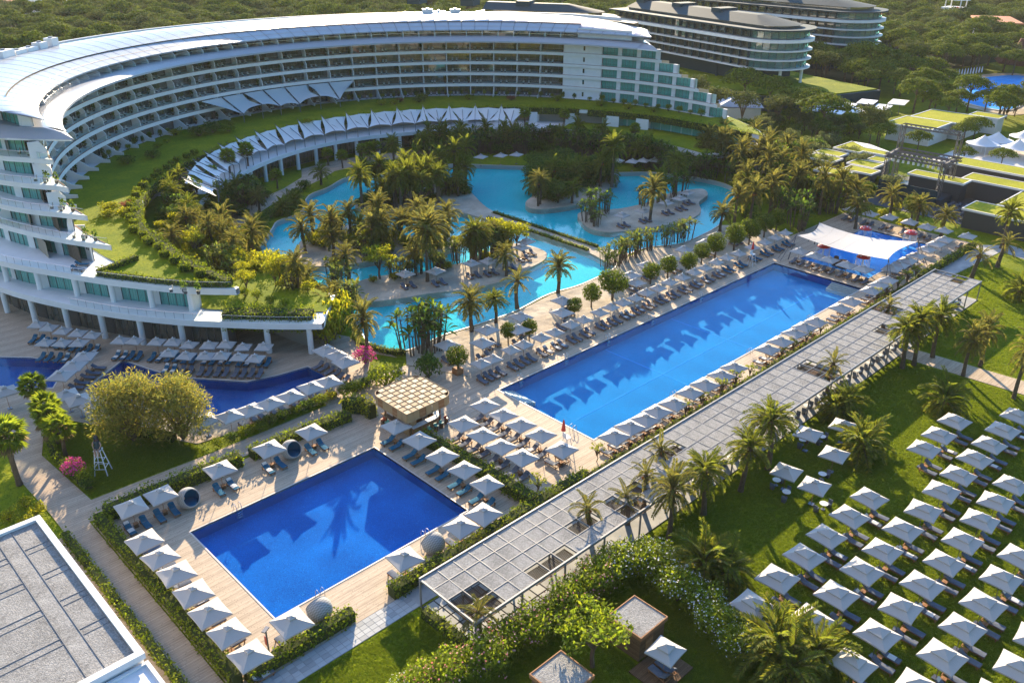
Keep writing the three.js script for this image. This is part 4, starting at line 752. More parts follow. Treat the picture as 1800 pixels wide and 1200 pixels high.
// tensile sails: membranes on sloping dark spars
for (let i = 0; i < 34; i++) {
  const c = 206.5 + i * 3.55, up = i % 2 === 0, w = 3.35, mb = new MB();
  const f = (a, t) => { const k = up ? t : 1 - t, half = w * (k * 0.985 + 0.015) * (1 - 0.3 * Math.sin(PI * k) * (1 - 0.35 * k)), th = c + (a * 2 - 1) * half, e = Math.abs(a * 2 - 1), sag = 0.5 * Math.sin(PI * t) * (1 - 0.4 * e); const r = lerp(57, 51.4, t) + (up ? 0.7 * t * t * (1 - e * e) : -0.5 * (1 - t) * (1 - t) * (1 - e * e)), y = up ? lerp(10, 7.0, t) + 0.25 * (1 - e) * t : lerp(9.2, 6.7, t) + 0.35 * (1 - t) * (1 - e); return pol(r, th, y - sag); };
  const g = thing('shade_sail', up ? 'white tensile sail of upright triangle shape over the gallery terrace' : 'white tensile sail of inverted triangle shape over the gallery terrace', 'shade sail', up ? 'upright sails along the gallery' : 'inverted sails along the gallery');
  part(g, 'membrane', mb.patch(f, 8, 8, 3, 4).geo(0.6), M.sail);
  const B = pol(57.4, c, up ? 10.4 : 9.7), E = pol(51.2, c, up ? 7.4 : 6.8);
  part(g, 'spar', new MB().stick(B, E, 0.08, 0.08, 5).geo(), M.steelDark); part(g, 'post', new MB().stick([E[0], 4.95, E[2]], E, 0.1, 0.08, 6).geo(), M.frameGrey);
}
{
  const th = [253.2, 258, 262.8, 267.3, 272, 276.9, 281.5, 287], yf = [0, 10.9, 12.4, 11.2, 11.0, 12.4, 10.8, 0];
  for (let i = 0; i < 7; i++) {
    const A = pol(78.2, th[i], 14.25), B = pol(78.2, th[i + 1], 14.25), E = i ? pol(70.6, th[i], yf[i]) : A, C = i < 6 ? pol(70.6, th[i + 1], yf[i + 1]) : B, mb = new MB();
    const f = (s, t) => { const e = Math.sin(PI * t), ss = lerp(0.02 + 0.13 * e * (i % 3 === 2 ? 1 : 0.15), 0.98 - 0.13 * e * (i % 3 === 1 ? 1 : 0.15), s), p = [0, 1, 2].map(k => lerp(lerp(A[k], B[k], ss), lerp(E[k], C[k], ss), t * (1 - 0.12 * Math.sin(PI * ss)))); p[1] -= 0.35 * Math.sin(PI * ss) * e; return p; };
    const g = thing('shade_sail', 'large white tensile sail on the garden front of the hotel', 'shade sail', 'large sails on the hotel garden');
    part(g, 'membrane', mb.patch(f, 8, 8, 5, 7).geo(0.6), M.sail);
    if (i) { part(g, 'spar', new MB().stick([A[0], A[1] + 0.2, A[2]], [E[0], E[1] + 0.12, E[2]], 0.1, 0.1, 5).geo(), M.steelDark); part(g, 'post', new MB().stick([E[0], 8.9, E[2]], [E[0], E[1] + 0.2, E[2]], 0.11, 0.09, 6).geo(), M.frameGrey); }
  }
}
// roof plant
R = rng(61);
for (const [t, r, w, h, d] of [[213.5, 92, 2.4, 1.6, 2], [216, 92.5, 3.4, 0.8, 1.6], [218.5, 92.5, 4, 0.7, 1.6], [221, 92.6, 4, 0.8, 1.6], [224, 93, 4.5, 2.1, 2.2], [227, 93, 4, 1.5, 2], [229.6, 93, 3.6, 1.5, 2], [232, 93, 2.6, 2, 2], [234.6, 93.2, 2.2, 2.4, 2], [300, 94, 5, 0.9, 1.6], [304, 94, 3, 1.8, 2], [306, 94, 4, 1.2, 2], [309, 94, 3, 1.7, 1.6], [313, 94, 5, 0.9, 1.6]]) {
  const p = pol(r, t, 29.3), g = thing('rooftop_unit', 'boxy pale rooftop air handling unit behind the curved roof', 'air handler', 'air handling units on the hotel roof', p[0], p[1], p[2], -(t - 90) * D2R);
  part(g, 'casing', new MB().box(0, 0, 0, w, h, d).geo(), M.white); part(g, 'grille', new MB().box(0, h * 0.2, d / 2 + 0.03, w * 0.7, h * 0.55, 0.05).geo(), M.frameGrey); part(g, 'fan_cowl', new MB().stick([0, h, 0], [0, h + 0.25, 0], 0.5, 0.45, 10, true).geo(), M.frameGrey);
}
// ---------- long pergola ----------
{
  const g = thing('pergola', 'long flat pergola roofed with square gravel panels beside the pool hedge', 'pergola');
  const x0 = 10.2, z0 = 24.4, cx = 1.825, cz = 1.85, NX = 60, NZ = 4, y = 3.2;
  const holes = new Set(); const cut = (a, b, c, d) => { for (let i = a; i <= b; i++) for (let j = c; j <= d; j++) holes.add(i + ',' + j); };
  cut(0, 1, 2, 3); cut(4, 6, 3, 3); cut(8, 9, 2, 2); cut(11, 11, 2, 2); cut(11, 12, 3, 3); cut(13, 13, 2, 2); cut(17, 18, 1, 1); cut(25, 26, 3, 3); cut(33, 34, 1, 3); cut(43, 44, 2, 3); cut(47, 48, 0, 1); cut(59, 59, 0, 2); cut(58, 58, 2, 2);
  const panel = new MB().box(0, 0, 0, cx - 0.09, 0.1, cz - 0.09).geo(), louvre = (() => { const m = new MB(); for (let k = 0; k < 13; k++) m.box(0, 0, -cz / 2 + 0.1 + k * 0.137, cx - 0.1, 0.05, 0.07); m.box(-cx / 2 + 0.08, -0.05, 0, 0.06, 0.05, cz - 0.1).box(cx / 2 - 0.08, -0.05, 0, 0.06, 0.05, cz - 0.1); return m.geo(); })();
  const variants = [0, 0.37, 0.71].map(o => { const m = M.gravel.clone(); m.map = M.gravel.map.clone(); m.map.offset.set(o, o * 1.7); m.map.needsUpdate = true; return m; });
  R = rng(19);
  for (let i = 0; i < NX; i++) for (let j = 0; j < NZ; j++) {
    const px = x0 + (i + 0.5) * cx, pz = z0 + (j + 0.5) * cz;
    if (holes.has(i + ',' + j)) { if ((i * 7 + j * 3) % 5 !== 0) { const l = part(g, 'louvre_panel', louvre, M.brown); l.position.set(px, y - 0.45, pz); } continue; }
    const p = part(g, 'roof_panel', panel, variants[Math.floor(R() * 3)]); p.position.set(px, y - 0.02 + rr(-0.01, 0.01), pz); p.rotation.y = Math.floor(R() * 2) * PI;
  }
  for (let i = 0; i <= NX; i++) part(g, 'cross_beam', new MB().box(x0 + i * cx, y - 0.08, z0 + NZ * cz / 2, i % NX ? 0.06 : 0.16, 0.2, NZ * cz).geo(), M.frameGrey);
  for (let j = 0; j <= NZ; j++) part(g, 'long_beam', new MB().box(x0 + NX * cx / 2, y - 0.1, z0 + j * cz, NX * cx + 0.1, j % NZ ? 0.22 : 0.3, j % NZ ? 0.06 : 0.16).geo(), M.frameGrey);
  const post = new MB().box(0, 0, 0, 0.14, y - 0.1, 0.14).geo();
  for (let i = 0; i <= NX; i += 3) for (const j of [0, 4]) { const p = part(g, 'post', post, M.frameGrey); p.position.set(x0 + i * cx, 0, z0 + j * cz); }
  for (let i = 1; i < NX; i += 6) { const p = part(g, 'post', post, M.frameGrey); p.position.set(x0 + i * cx, 0, z0 + 2 * cz); }
}
// dining sets under the pergola, seen along its open side
const CHAIR = proto(g => { part(g, 'seat', new MB().box(0, 0.42, 0, 0.5, 0.1, 0.5).geo(), M.cushGrey); part(g, 'backrest', new MB().box(0, 0.5, -0.24, 0.5, 0.42, 0.08).geo(), M.cushGrey); part(g, 'frame', new MB().box(0, 0, 0, 0.46, 0.42, 0.46).geo(), M.steelDark); });
const ROUND = proto(g => { const t = new MB().stick([0, 0.72, 0], [0, 0.76, 0], 0.45, 0.45, 18, true); part(g, 'table_top', t.geo(), M.white); part(g, 'pedestal', new MB().stick([0, 0, 0], [0, 0.73, 0], 0.05, 0.05, 6).geo(), M.steelDark); part(g, 'foot', new MB().stick([0, 0, 0], [0, 0.04, 0], 0.25, 0.22, 10, true).geo(), M.steelDark); });
R = rng(23);
for (let x = 40; x < 116; x += 3.4) { place(ROUND, 'dining_table', 'round white dining table standing under the pergola edge', 'table', 'dining tables under the pergola', x, 0, 30.6); for (const k of [-1, 1]) place(CHAIR, 'dining_chair', 'grey cushioned dining chair standing under the pergola edge', 'chair', 'dining chairs under the pergola', x + k * 0.9, 0, 30.6 + rr(-0.2, 0.2), k * -PI / 2 + rr(-0.3, 0.3)); }
for (const [x, z] of [[50.1, 36.5], [54.8, 39.4], [48.9, 38.4], [49.9, 42.2], [61.9, 35.5], [59.6, 34.3]]) { place(ROUND, 'garden_table', 'round white table on the shaded grass beside a parasol', 'table', 'garden tables on the shaded grass', x, 0, z); for (const k of [-1, 1]) place(CHAIR, 'garden_chair', 'low dark chair at a round white table on the grass', 'chair', 'garden chairs on the shaded grass', x + k * 0.85, 0, z + rr(-0.4, 0.4), k * -PI / 2, 0.9); }

// ---------- bamboo bar ----------
{
  const g = thing('poolside_bar', 'bamboo poolside bar with rounded lattice checker roof and bright stools', 'bar', null, 29.6, 0, -1.5);
  const hw = 3.6, rad = 1.5, y = 3.9, N = 8, c = hw * 2 / N;
  const inside = (x, z) => { const ax = Math.abs(x), az = Math.abs(z); if (x + z > 0 === false && x < 0 && z > 0) { } const cornerSharp = x < 0 && z > 0; if (cornerSharp || ax < hw - rad || az < hw - rad) return true; return Math.hypot(ax - hw + rad, az - hw + rad) < rad; };
  const outline = []; for (const [sx, sz, a0, sharp] of [[1, 1, 0], [-1, 1, 90, 1], [-1, -1, 180], [1, -1, 270]]) { if (sharp) { outline.push([-hw, hw]); continue; } for (let k = 0; k <= 6; k++) { const a = (a0 + k * 15) * D2R; outline.push([sx * (hw - rad) + Math.cos(a) * rad, sz * (hw - rad) + Math.sin(a) * rad]); } }
  const pg = new MB().box(0, 0, 0, c - 0.09, 0.05, c - 0.09).geo();
  for (let i = 0; i < N; i++) for (let j = 0; j < N; j++) { const x = -hw + (i + 0.5) * c, z = -hw + (j + 0.5) * c; if (!inside(x + Math.sign(x) * 0.25, z + Math.sign(z) * 0.25)) continue; const p = part(g, 'lattice_panel', pg, (i + j) & 1 ? M.bamboo : M.bamboo2); p.position.set(x, y, z); }
  const bm = M.bamboo2; for (let i = 1; i < N; i++) { const v = -hw + i * c, e = Math.abs(v) > hw - rad ? hw - rad + Math.sqrt(Math.max(0, rad * rad - (Math.abs(v) - hw + rad) ** 2)) : hw; const lo = v < 0 ? -e : -e, zlo = v > 0 ? -hw : -e; part(g, 'roof_beam', new MB().stick([v, y + 0.06, -e], [v, y + 0.06, v < 0 ? hw : e], 0.05, 0.05, 5).geo(), bm); part(g, 'roof_beam', new MB().stick([v > 0 ? -hw : -e, y + 0.06, v], [e, y + 0.06, v], 0.05, 0.05, 5).geo(), bm); }
  const rim = new MB(), scr = []; for (let i = 0; i < outline.length; i++) { const a = outline[i], b = outline[(i + 1) % outline.length]; rim.stick([a[0], y + 0.06, a[1]], [b[0], y + 0.06, b[1]], 0.07, 0.07, 5); rim.stick([a[0], y - 1.15, a[1]], [b[0], y - 1.15, b[1]], 0.05, 0.05, 5); const L = Math.hypot(b[0] - a[0], b[1] - a[1]), n = Math.max(1, Math.round(L / 0.95)); for (let k = 0; k < n; k++) { const p = [lerp(a[0], b[0], (k + 0.04) / n), lerp(a[1], b[1], (k + 0.04) / n)], q = [lerp(a[0], b[0], (k + 0.96) / n), lerp(a[1], b[1], (k + 0.96) / n)]; const m = new MB().quad([p[0], y - 1.13, p[1]], [q[0], y - 1.13, q[1]], [q[0], y - 0.02, q[1]], [p[0], y - 0.02, p[1]]); m.quad([p[0] * 0.985, y - 1.13, p[1] * 0.985], [q[0] * 0.985, y - 1.13, q[1] * 0.985], [q[0] * 0.985, y - 0.02, q[1] * 0.985], [p[0] * 0.985, y - 0.02, p[1] * 0.985]); part(g, 'screen_panel', m.geo(), (i + k) % 3 ? M.bamboo : M.teak); } }
  part(g, 'rim', rim.geo(), bm);
  for (const [x, z] of [[-2.4, 2.4], [2.4, 2.2], [-2.4, -2.4], [2.4, -2.4]]) part(g, 'post', new MB().box(x, 0, z, 0.18, y, 0.18).geo(), M.teak);
  part(g, 'back_kitchen', new MB().box(-0.6, 0, -0.4, 2.6, 2.7, 2.4).geo(), M.brown);
  part(g, 'corner_screen', new MB().box(-1.9, 0, 2.35, 1.1, 2.75, 0.1).box(-2.45, 0, 1.8, 0.1, 2.75, 1.1).geo(), M.bamboo);
  const ctr = []; for (let k = 0; k <= 12; k++) { const a = lerp(-0.2, PI / 2 + 0.1, k / 12); ctr.push([1.0 + Math.cos(a) * 1.9, 1.0 + Math.sin(a) * 1.9]); }
  const cm = new MB(), bmd = new MB(); const poly = [[-2.2, 2.9], ...ctr.slice().reverse(), [2.9, -2.4], [2.2, -2.4], [2.2, 1.2], [1.4, 2.2], [-2.2, 2.2]]; cm.prism(poly, 1.08, 1.18, [], { bottom: true }); bmd.prism(poly.map(p => [p[0] * 0.95, p[1] * 0.95]), 0, 1.08); part(g, 'counter_top', cm.geo(), M.white); part(g, 'counter_front', bmd.geo(), M.teak);
  const cl = new MB(); cl.box(-2.6, 1.05, -0.4, 0.6, 0.1, 4.6); part(g, 'side_counter', cl.geo(), M.brown);
  const STOOL = mat => proto(s => { part(s, 'seat', new MB().box(0, 0.72, 0, 0.42, 0.08, 0.42).geo(), mat); part(s, 'backrest', new MB().box(0, 0.8, -0.2, 0.42, 0.24, 0.05).geo(), mat); part(s, 'legs', new MB().box(0, 0, 0, 0.34, 0.72, 0.34).geo(), M.brown); });
  const SO = STOOL(M.orange), SM = STOOL(M.mint);
  [[26.4, -3.4, 0], [26.35, -2.5, 1], [26.35, -1.7, 0], [26.4, -0.9, 0], [30.2, 2.2, 1], [31.1, 2.1, 1], [32.2, 1.7, 0], [29.2, 2.2, 1]].forEach(([x, z, m]) => place(m ? SM : SO, 'bar_stool', m ? 'mint green bar stool at the bamboo bar counter' : 'orange bar stool at the bamboo bar counter', 'bar stool', m ? 'mint stools at the bamboo bar' : 'orange stools at the bamboo bar', x, 0, z, x < 27 ? PI / -2 : 0));
}
// ---------- white flat-roofed building ----------
{
  const g = thing('flat_roofed_building', 'white flat roofed building with gravel roof panels beside the boardwalk', 'building');
  part(g, 'wall', new MB().prism(rect(-60, -11.35, -6.9, 16.8), 0, 3.6).geo(), M.white);
  part(g, 'parapet', new MB().prism(rect(-60.2, -11.2, -7.1, 17), 3.6, 4.15, [rect(-59.6, -11.75, -6.5, 16.4)], { bottom: true }).geo(), M.white);
  const xs = [-59.6, -48.9, -47.6, -37.9, -36.6, -26.9, -25.5, -15.35, -13.95, -11.75], zc = [-6.5, -2.45, 2.05, 6.5, 11, 16.4];
  const vs = [0, 0.43, 0.8].map(o => { const m = M.gravel.clone(); m.map = M.gravel.map.clone(); m.map.offset.set(o, o); m.map.needsUpdate = true; return m; });
  const rb = []; let q = 0;
  for (let i = 0; i < xs.length - 1; i++) {
    const narrow = xs[i + 1] - xs[i] < 1.6 && i < xs.length - 2;
    const zz = narrow ? [-6.5, 16.4] : zc;
    for (let j = 0; j < zz.length - 1; j++) { const a = zz[j] + (j ? 0.45 : 0), b = zz[j + 1] - (j < zz.length - 2 ? 0.45 : 0); part(g, 'gravel_panel', new MB().prism(rect(xs[i] + 0.05, xs[i + 1] - 0.05, a, b), 3.6, 3.86).geo(), vs[q++ % 3]); if (j < zz.length - 2) { part(g, 'gravel_strip', new MB().prism(rect(xs[i] + 0.05, xs[i + 1] - 0.05, b + 0.08, zz[j + 1] + 0.37), 3.6, 3.85).geo(), vs[q++ % 3]); for (const z of [b + 0.04, zz[j + 1] + 0.41]) part(g, 'roof_rib', new MB().box((xs[i] + xs[i + 1]) / 2, 3.6, z, xs[i + 1] - xs[i] - 0.1, 0.3, 0.045).geo(), M.frameGrey); } }
    if (i) part(g, 'roof_rib', new MB().box(xs[i], 3.6, 4.95, 0.06, 0.31, 22.8).geo(), M.frameGrey);
  }
  const h = thing('lower_annex', 'low white annex roof joined below the gravel roofed building', 'building');
  part(h, 'wall', new MB().prism(rect(-60, -11.6, 17.05, 40), 0, 2.3).geo(), M.white); part(h, 'roof', new MB().prism(rect(-60, -11.2, 17.05, 40), 2.9, 3.15, [], { bottom: true }).geo(), M.white); part(h, 'clerestory', new MB().prism(rect(-59, -11.9, 17.3, 39), 2.3, 2.9).geo(), M.windowDark); part(h, 'roof_edge', new MB().prism(rect(-60.1, -11.1, 17.02, 40.1), 3.15, 3.35, [rect(-59.8, -11.4, 17.3, 39.8)]).geo(), M.white);
}
// ---------- two cabins ----------
for (const [x, z, first] of [[21, 40.3, 1], [11.75, 40.2, 0]]) {
  const g = thing('cabin', first ? 'small timber cabin with gravel roof behind the branching tree' : 'small timber cabin with pale gravel roof standing alone on the dark lawn', 'cabin', null, x, 0, z);
  part(g, 'wall', new MB().box(0, 0, 0, 3.3, 2.45, 3.3).geo(), M.brown); part(g, 'roof_frame', new MB().prism(rect(-1.82, 1.82, -1.82, 1.82), 2.45, 2.85, [rect(-1.72, 1.72, -1.72, 1.72)], { bottom: true }).geo(), M.teak); part(g, 'roof_gravel', new MB().prism(rect(-1.72, 1.72, -1.72, 1.72), 2.45, 2.78).geo(), M.gravel); part(g, 'door', new MB().box(-0.4, 0, 1.67, 0.95, 2.05, 0.06).geo(), M.teak); part(g, 'window', new MB().box(1.67, 1.0, 0.6, 0.06, 0.8, 0.9).geo(), M.windowDark);
}
{ const g = thing('cabin_terrace', 'timber platform in front of the cabin under a parasol', 'platform', null, 20, 0, 43.8); part(g, 'boards', new MB().box(0, 0, 0, 4.2, 0.12, 3.4).geo(), M.brown); place(PAR.lagoon, 'parasol', 'bluish white parasol over a daybed on the cabin terrace', 'parasol', null, 19.9, 0.12, 44.1, 0.1); for (const k of [-1, 1]) place(LNG.grey[0], 'sun_lounger', 'grey lounger under the parasol on the cabin terrace', 'sun lounger', 'loungers on the cabin terrace', 19.7 + k * 0.45, 0.12, 44.1, PI - 0.1); }
// ---------- splash pool: shade sail on masts, mushroom fountains ----------
{
  const g = thing('shade_canopy', 'large pale shade sail stretched over the splash pool on leaning masts', 'shade sail');
  const A = [114.8, 4.6, 1.4], B = [124.4, 4.6, 0.6], C = [127.4, 4.6, 17.9], E = [114.9, 4.6, 18.3];
  const f = (s, t) => { const p = [0, 1, 2].map(k => lerp(lerp(A[k], B[k], s), lerp(E[k], C[k], s), t)); p[1] -= 0.75 * Math.sin(PI * t) * (1 - 0.5 * Math.sin(PI * s)) + 0.3 * Math.sin(PI * s); p[0] += (s - 0.5) * -1.2 * Math.sin(PI * t); p[2] += (t - 0.5) * -2.0 * Math.sin(PI * s); return p; };
  for (let k = 0; k < 6; k++) part(g, 'sail_panel', new MB().patch((s, t) => f(s, lerp(k / 6, (k + 0.985) / 6, t)), 10, 4, 9, 3).geo(0.6), M.canopy);
  for (const [p, dx, dz] of [[A, -1.2, -1], [B, 1, -1], [C, 1, 1], [E, -1, 1]]) { const m = new MB(); m.stick([p[0] + dx * 0.6, 0, p[2] + dz * 0.6], [p[0], p[1] + 0.3, p[2]], 0.1, 0.07, 7); m.stick([p[0] + dx * 2, 0, p[2] + dz * 1.2], [p[0], p[1] + 0.2, p[2]], 0.05, 0.05, 5); m.stick([p[0] + dx * 1.2, 0, p[2] + dz * 2.2], [p[0], p[1] + 0.2, p[2]], 0.05, 0.05, 5); part(g, 'mast', m.geo(), M.steelDark); }
  const MUSH = proto(m => {
    const cap = new THREE.LatheGeometry([[0.001, 0.55], [0.5, 0.5], [0.95, 0.3], [1.2, 0.02], [1.15, -0.06], [0.2, -0.02]].map(p => new THREE.Vector2(...p)), 24); const c = part(m, 'cap', cap, M.red); c.position.y = 2.2;
    part(m, 'stem', new MB().stick([0, -0.6, 0], [0, 2.2, 0], 0.2, 0.14, 10).geo(1), M.white);
    for (let i = 0; i < 9; i++) { const a = i * 2.4, q = i < 3 ? 0.45 : 0.88, yy = i < 3 ? 2.71 : 2.55; const d = part(m, 'spot', new THREE.CylinderGeometry(0.11, 0.11, 0.05, 10), M.white); d.position.set(Math.cos(a) * q, yy, Math.sin(a) * q); d.rotation.set(Math.sin(a) * q * 0.5, 0, -Math.cos(a) * q * 0.5); }
    const w = new MB(); for (let i = 0; i < 26; i++) { const a = i / 26 * 2 * PI, q = 1.16; w.stick([Math.cos(a) * q, 2.15, Math.sin(a) * q], [Math.cos(a) * (q + 0.1), -0.05, Math.sin(a) * (q + 0.1)], 0.018, 0.03, 4); } const ws = part(m, 'falling_water', w.geo(), M.towel); ws.userData.kind = 'stuff';
  });
  [[119.4, 4.6, 'red spotted mushroom fountain beside the sail front by the loungers'], [119.4, 12.2, 'red spotted mushroom fountain half under the sail front'], [138.4, 12.3, 'red spotted mushroom fountain beyond the sail near the parasol row'], [134.5, 5.2, 'red spotted mushroom fountain beyond the sail by the dark water']].forEach(([x, z, l]) => place(MUSH, 'mushroom_fountain', l, 'fountain', 'mushroom fountains', x, 0, z, x));
  const b = thing('play_boat', 'brown wooden play barrel standing in the splash pool', 'play feature', null, 119.2, -0.5, 8.6); part(b, 'hull', (() => { const m = new MB(); m.stick([0, 0, -1.2], [0, 1.6, -1.2], 0.7, 0.4, 10, true); m.stick([0, 0, 0.2], [0, 1.1, 0.2], 1.0, 0.9, 12, true); return m.geo(0.5); })(), M.brown);
}
// ---------- wicker egg daybeds ----------
{
  const EGG = proto(g => {
    const s = new THREE.SphereGeometry(1.15, 28, 18, 0, 2 * PI, 0.95, 2.0); s.rotateX(1.15); const sh = part(g, 'shell', s, M.wicker); sh.position.y = 1.0; const s2 = new THREE.SphereGeometry(1.07, 28, 18, 0, 2 * PI, 1.0, 1.95); s2.rotateX(1.15); part(g, 'lining', s2, M.cushTeal).position.y = 1.0;
    const r = new THREE.TorusGeometry(0.93, 0.07, 8, 32); r.rotateX(PI / 2); r.translate(0, 0.66, 0); r.rotateX(1.15); part(g, 'rim', r, M.wicker).position.y = 1.0;
    part(g, 'cushion', new MB().stick([0, 0.35, 0.1], [0, 0.55, 0.1], 0.85, 0.8, 16, true).geo(0.5), M.cushTeal); part(g, 'base', new MB().stick([0, 0, 0], [0, 0.3, 0], 0.6, 0.75, 16).geo(0.6), M.wicker);
  });
  [[1.9, -4.2, 0.2, 'between two parasols by the clipped hedge'], [14.6, -4.9, 0.1, 'near the far hedge corner beside the parasol'], [2.9, 19.3, PI, 'at the stone path corner beside the ladder'], [15.9, 19.2, PI, 'by the pergola hedge beside the small pool']].forEach(([x, z, ry, w]) => place(EGG, 'egg_daybed', `round wicker egg daybed ${w}`, 'daybed', 'egg daybeds round the small pool', x, 0, z, ry));
}
// ---------- ladders, lifeguard stands, shower post, statue ----------
{
  const LAD = proto(g => { for (const x of [-0.28, 0.28]) { const m = new MB(); m.tube([[x, -0.9, -0.12], [x, 0.45, -0.12], [x, 0.72, 0.1], [x, 0.72, 0.38], [x, 0.5, 0.55], [x, 0, 0.55]], 0.035, 6); part(g, 'rail', m.geo(1), M.steel); } for (const y of [-0.25, -0.55, -0.85]) part(g, 'rung', new MB().stick([-0.28, y, -0.12], [0.28, y, -0.12], 0.03, 0.03, 5).geo(), M.steel); });
  for (const [x, z, ry, l] of [[5.3, 0, PI, 'at the tree side of the small pool'], [4.5, 16.55, 0, 'at the path side of the small pool beside the egg daybed'], [16.8, 16.55, 0, 'at the path side of the small pool near the pergola'], [42.6, 13.4, -PI / 2, 'at the short end of the large pool'], [46.6, 0, PI, 'under the trees of the large pool'], [55.6, 0, PI, 'under the trees of the large pool'], [64.7, 0, PI, 'under the trees of the large pool'], [75.2, 0, PI, 'under the trees of the large pool'], [88, 0, PI, 'under the trees of the large pool'], [58, 16.55, 0, 'on the hedge side of the large pool'], [76, 16.55, 0, 'on the hedge side of the large pool'], [93, 16.55, 0, 'on the hedge side of the large pool']]) place(LAD, 'pool_ladder', `steel pool ladder ${l}`, 'pool ladder', `ladders ${l}`, x, 0, z, ry);
  const GUARD = proto(g => { for (const [x, z] of [[-0.6, -0.5], [0.6, -0.5], [-0.6, 0.6], [0.6, 0.6]]) part(g, 'leg', new MB().stick([x, 0, z], [x * 0.5, 2.1, z * 0.4], 0.05, 0.04, 5).geo(), M.white); for (const y of [0.5, 1, 1.5]) part(g, 'rung', new MB().stick([-0.5, y, 0.5 - y * 0.14], [0.5, y, 0.5 - y * 0.14], 0.03, 0.03, 4).geo(), M.white); part(g, 'seat', new MB().box(0, 2.05, 0, 0.8, 0.08, 0.7).geo(), M.white); part(g, 'backrest', new MB().box(0, 2.13, -0.32, 0.8, 0.6, 0.06).geo(), M.white); part(g, 'umbrella_pole', new MB().stick([0.3, 2.1, -0.3], [0.3, 4.4, -0.3], 0.025, 0.025, 5).geo(), M.white); const f = new THREE.LatheGeometry([[0.02, 1.5], [0.12, 1.2], [0.2, 0.5], [0.28, 0], [0.05, 0.05]].map(p => new THREE.Vector2(...p)), 10); const u = part(g, 'folded_umbrella', f, M.red); u.position.set(0.3, 2.9, -0.3); });
  place(GUARD, 'lifeguard_stand', 'white lifeguard stand with folded red umbrella at the end of the large pool', 'lifeguard stand', null, 38.2, 0, 16.2, 1.3);
  place(GUARD, 'lifeguard_stand', 'white lifeguard stand with folded red umbrella on the tree side deck', 'lifeguard stand', null, 106.6, 0, -2.2, 0);
  const s = thing('shower_post', 'slim grey shower post with flat head at the hedge corner', 'shower', null, -2.4, 0, 19.6); part(s, 'post', new MB().box(0, 0, 0, 0.12, 2.4, 0.12).geo(), M.frameGrey); part(s, 'head', new MB().box(0, 2.4, 0, 0.7, 0.1, 0.35, 0.5).geo(), M.steelDark); part(s, 'red_flag', new MB().box(-0.2, 1.0, 0.15, 0.05, 0.9, 0.3).geo(), M.red);
  // sculpture of a seated long-haired figure on a tall stool
  const st = thing('seated_sculpture', 'sculpture of a long haired figure sitting on a tall white stool', 'sculpture', null, -2.3, 0, -16.6, -0.7);
  for (const [x, z] of [[-0.7, -0.7], [0.7, -0.7], [-0.7, 0.7], [0.7, 0.7]]) part(st, 'stool_leg', new MB().stick([x, 0, z], [x * 0.42, 3.0, z * 0.42], 0.06, 0.05, 6).geo(), M.white);
  for (const y of [0.8, 1.7]) for (const k of [-1, 1]) { const q = 0.7 * (1 - 0.58 * y / 3); part(st, 'stool_rung', new MB().stick([-q, y, k * q], [q, y, k * q], 0.035, 0.035, 5).geo(), M.white); part(st, 'stool_rung', new MB().stick([k * q, y + 0.2, -q], [k * q, y + 0.2, q], 0.035, 0.035, 5).geo(), M.white); }
  part(st, 'stool_seat', new MB().box(0, 3.0, 0, 0.8, 0.08, 0.8).geo(), M.white);
  const body = new THREE.LatheGeometry([[0.001, 3.06], [0.36, 3.08], [0.4, 3.25], [0.3, 3.5], [0.27, 3.75], [0.34, 4.0], [0.3, 4.12], [0.11, 4.2], [0.1, 4.28], [0.17, 4.36], [0.2, 4.52], [0.15, 4.68], [0.001, 4.74]].map(p => new THREE.Vector2(...p)), 18); body.scale(1, 1, 0.75); part(st, 'figure', body, M.darkTeal);
  const hair = new THREE.LatheGeometry([[0.001, 4.8], [0.17, 4.74], [0.24, 4.55], [0.27, 4.2], [0.3, 3.8], [0.24, 3.5], [0.05, 3.4]].map(p => new THREE.Vector2(...p)), 16); hair.translate(0, 0, -0.1); part(st, 'hair', hair, M.hair);
  for (const k of [-1, 1]) { part(st, 'arm', new MB().tube([[k * 0.33, 4.02, 0], [k * 0.45, 3.65, 0.08], [k * 0.3, 3.3, 0.32]], t => 0.085 - 0.035 * t, 7).geo(1), M.skin); part(st, 'shin', new MB().tube([[k * 0.16, 3.18, 0.1], [k * 0.17, 3.2, 0.48], [k * 0.16, 2.6, 0.52], [k * 0.16, 2.5, 0.66]], t => 0.12 - 0.06 * t, 7).geo(1), M.skin); }
}
// ---------- planting ----------
// hedges
R = rng(301);
hedge('clipped green hedge between the boardwalk and the end of the small pool', null, [[-6.05, -8], [-6.05, 21.2]], 1.15, 1.35);
hedge('thick clipped hedge behind the egg daybed and loungers of the small pool', null, [[-5.4, -7.9], [2.5, -7.9], [9.7, -7.6]], 1.5, 1.6);
hedge('bright hedge stretch between the path and the small pool bar corner', null, [[11, -7.8], [18, -7.8], [24.2, -7.2]], 1.4, 1.3);
hedge('tall yellow green hedge of upright shoots beside the bamboo bar', null, [[24.6, -9.4], [26.6, -7.2], [26.4, -5.4]], 1.2, 2.2, 0, GREEN.lime);
hedge('hedge running from the bamboo bar to the pergola', null, [[27.6, 2.6], [28, 9.8], [28.2, 21]], 1.5, 1.4);
hedge('hedge between the small pool corner and the stone path', null, [[-5.4, 21.3], [5, 21.3]], 1.2, 1.3);
hedge('hedge along the near end of the pergola beside the parasols', null, [[9, 21.5], [22, 21.4], [36, 21.3]], 1.3, 1.25);
hedge('low hedge in front of the long pergola beside the large pool', null, [[36.6, 21.55], [64, 21.5], [96, 21.5], [121, 21.5]], 0.8, 0.65, 0, GREEN.hedge, { dens: 20 });
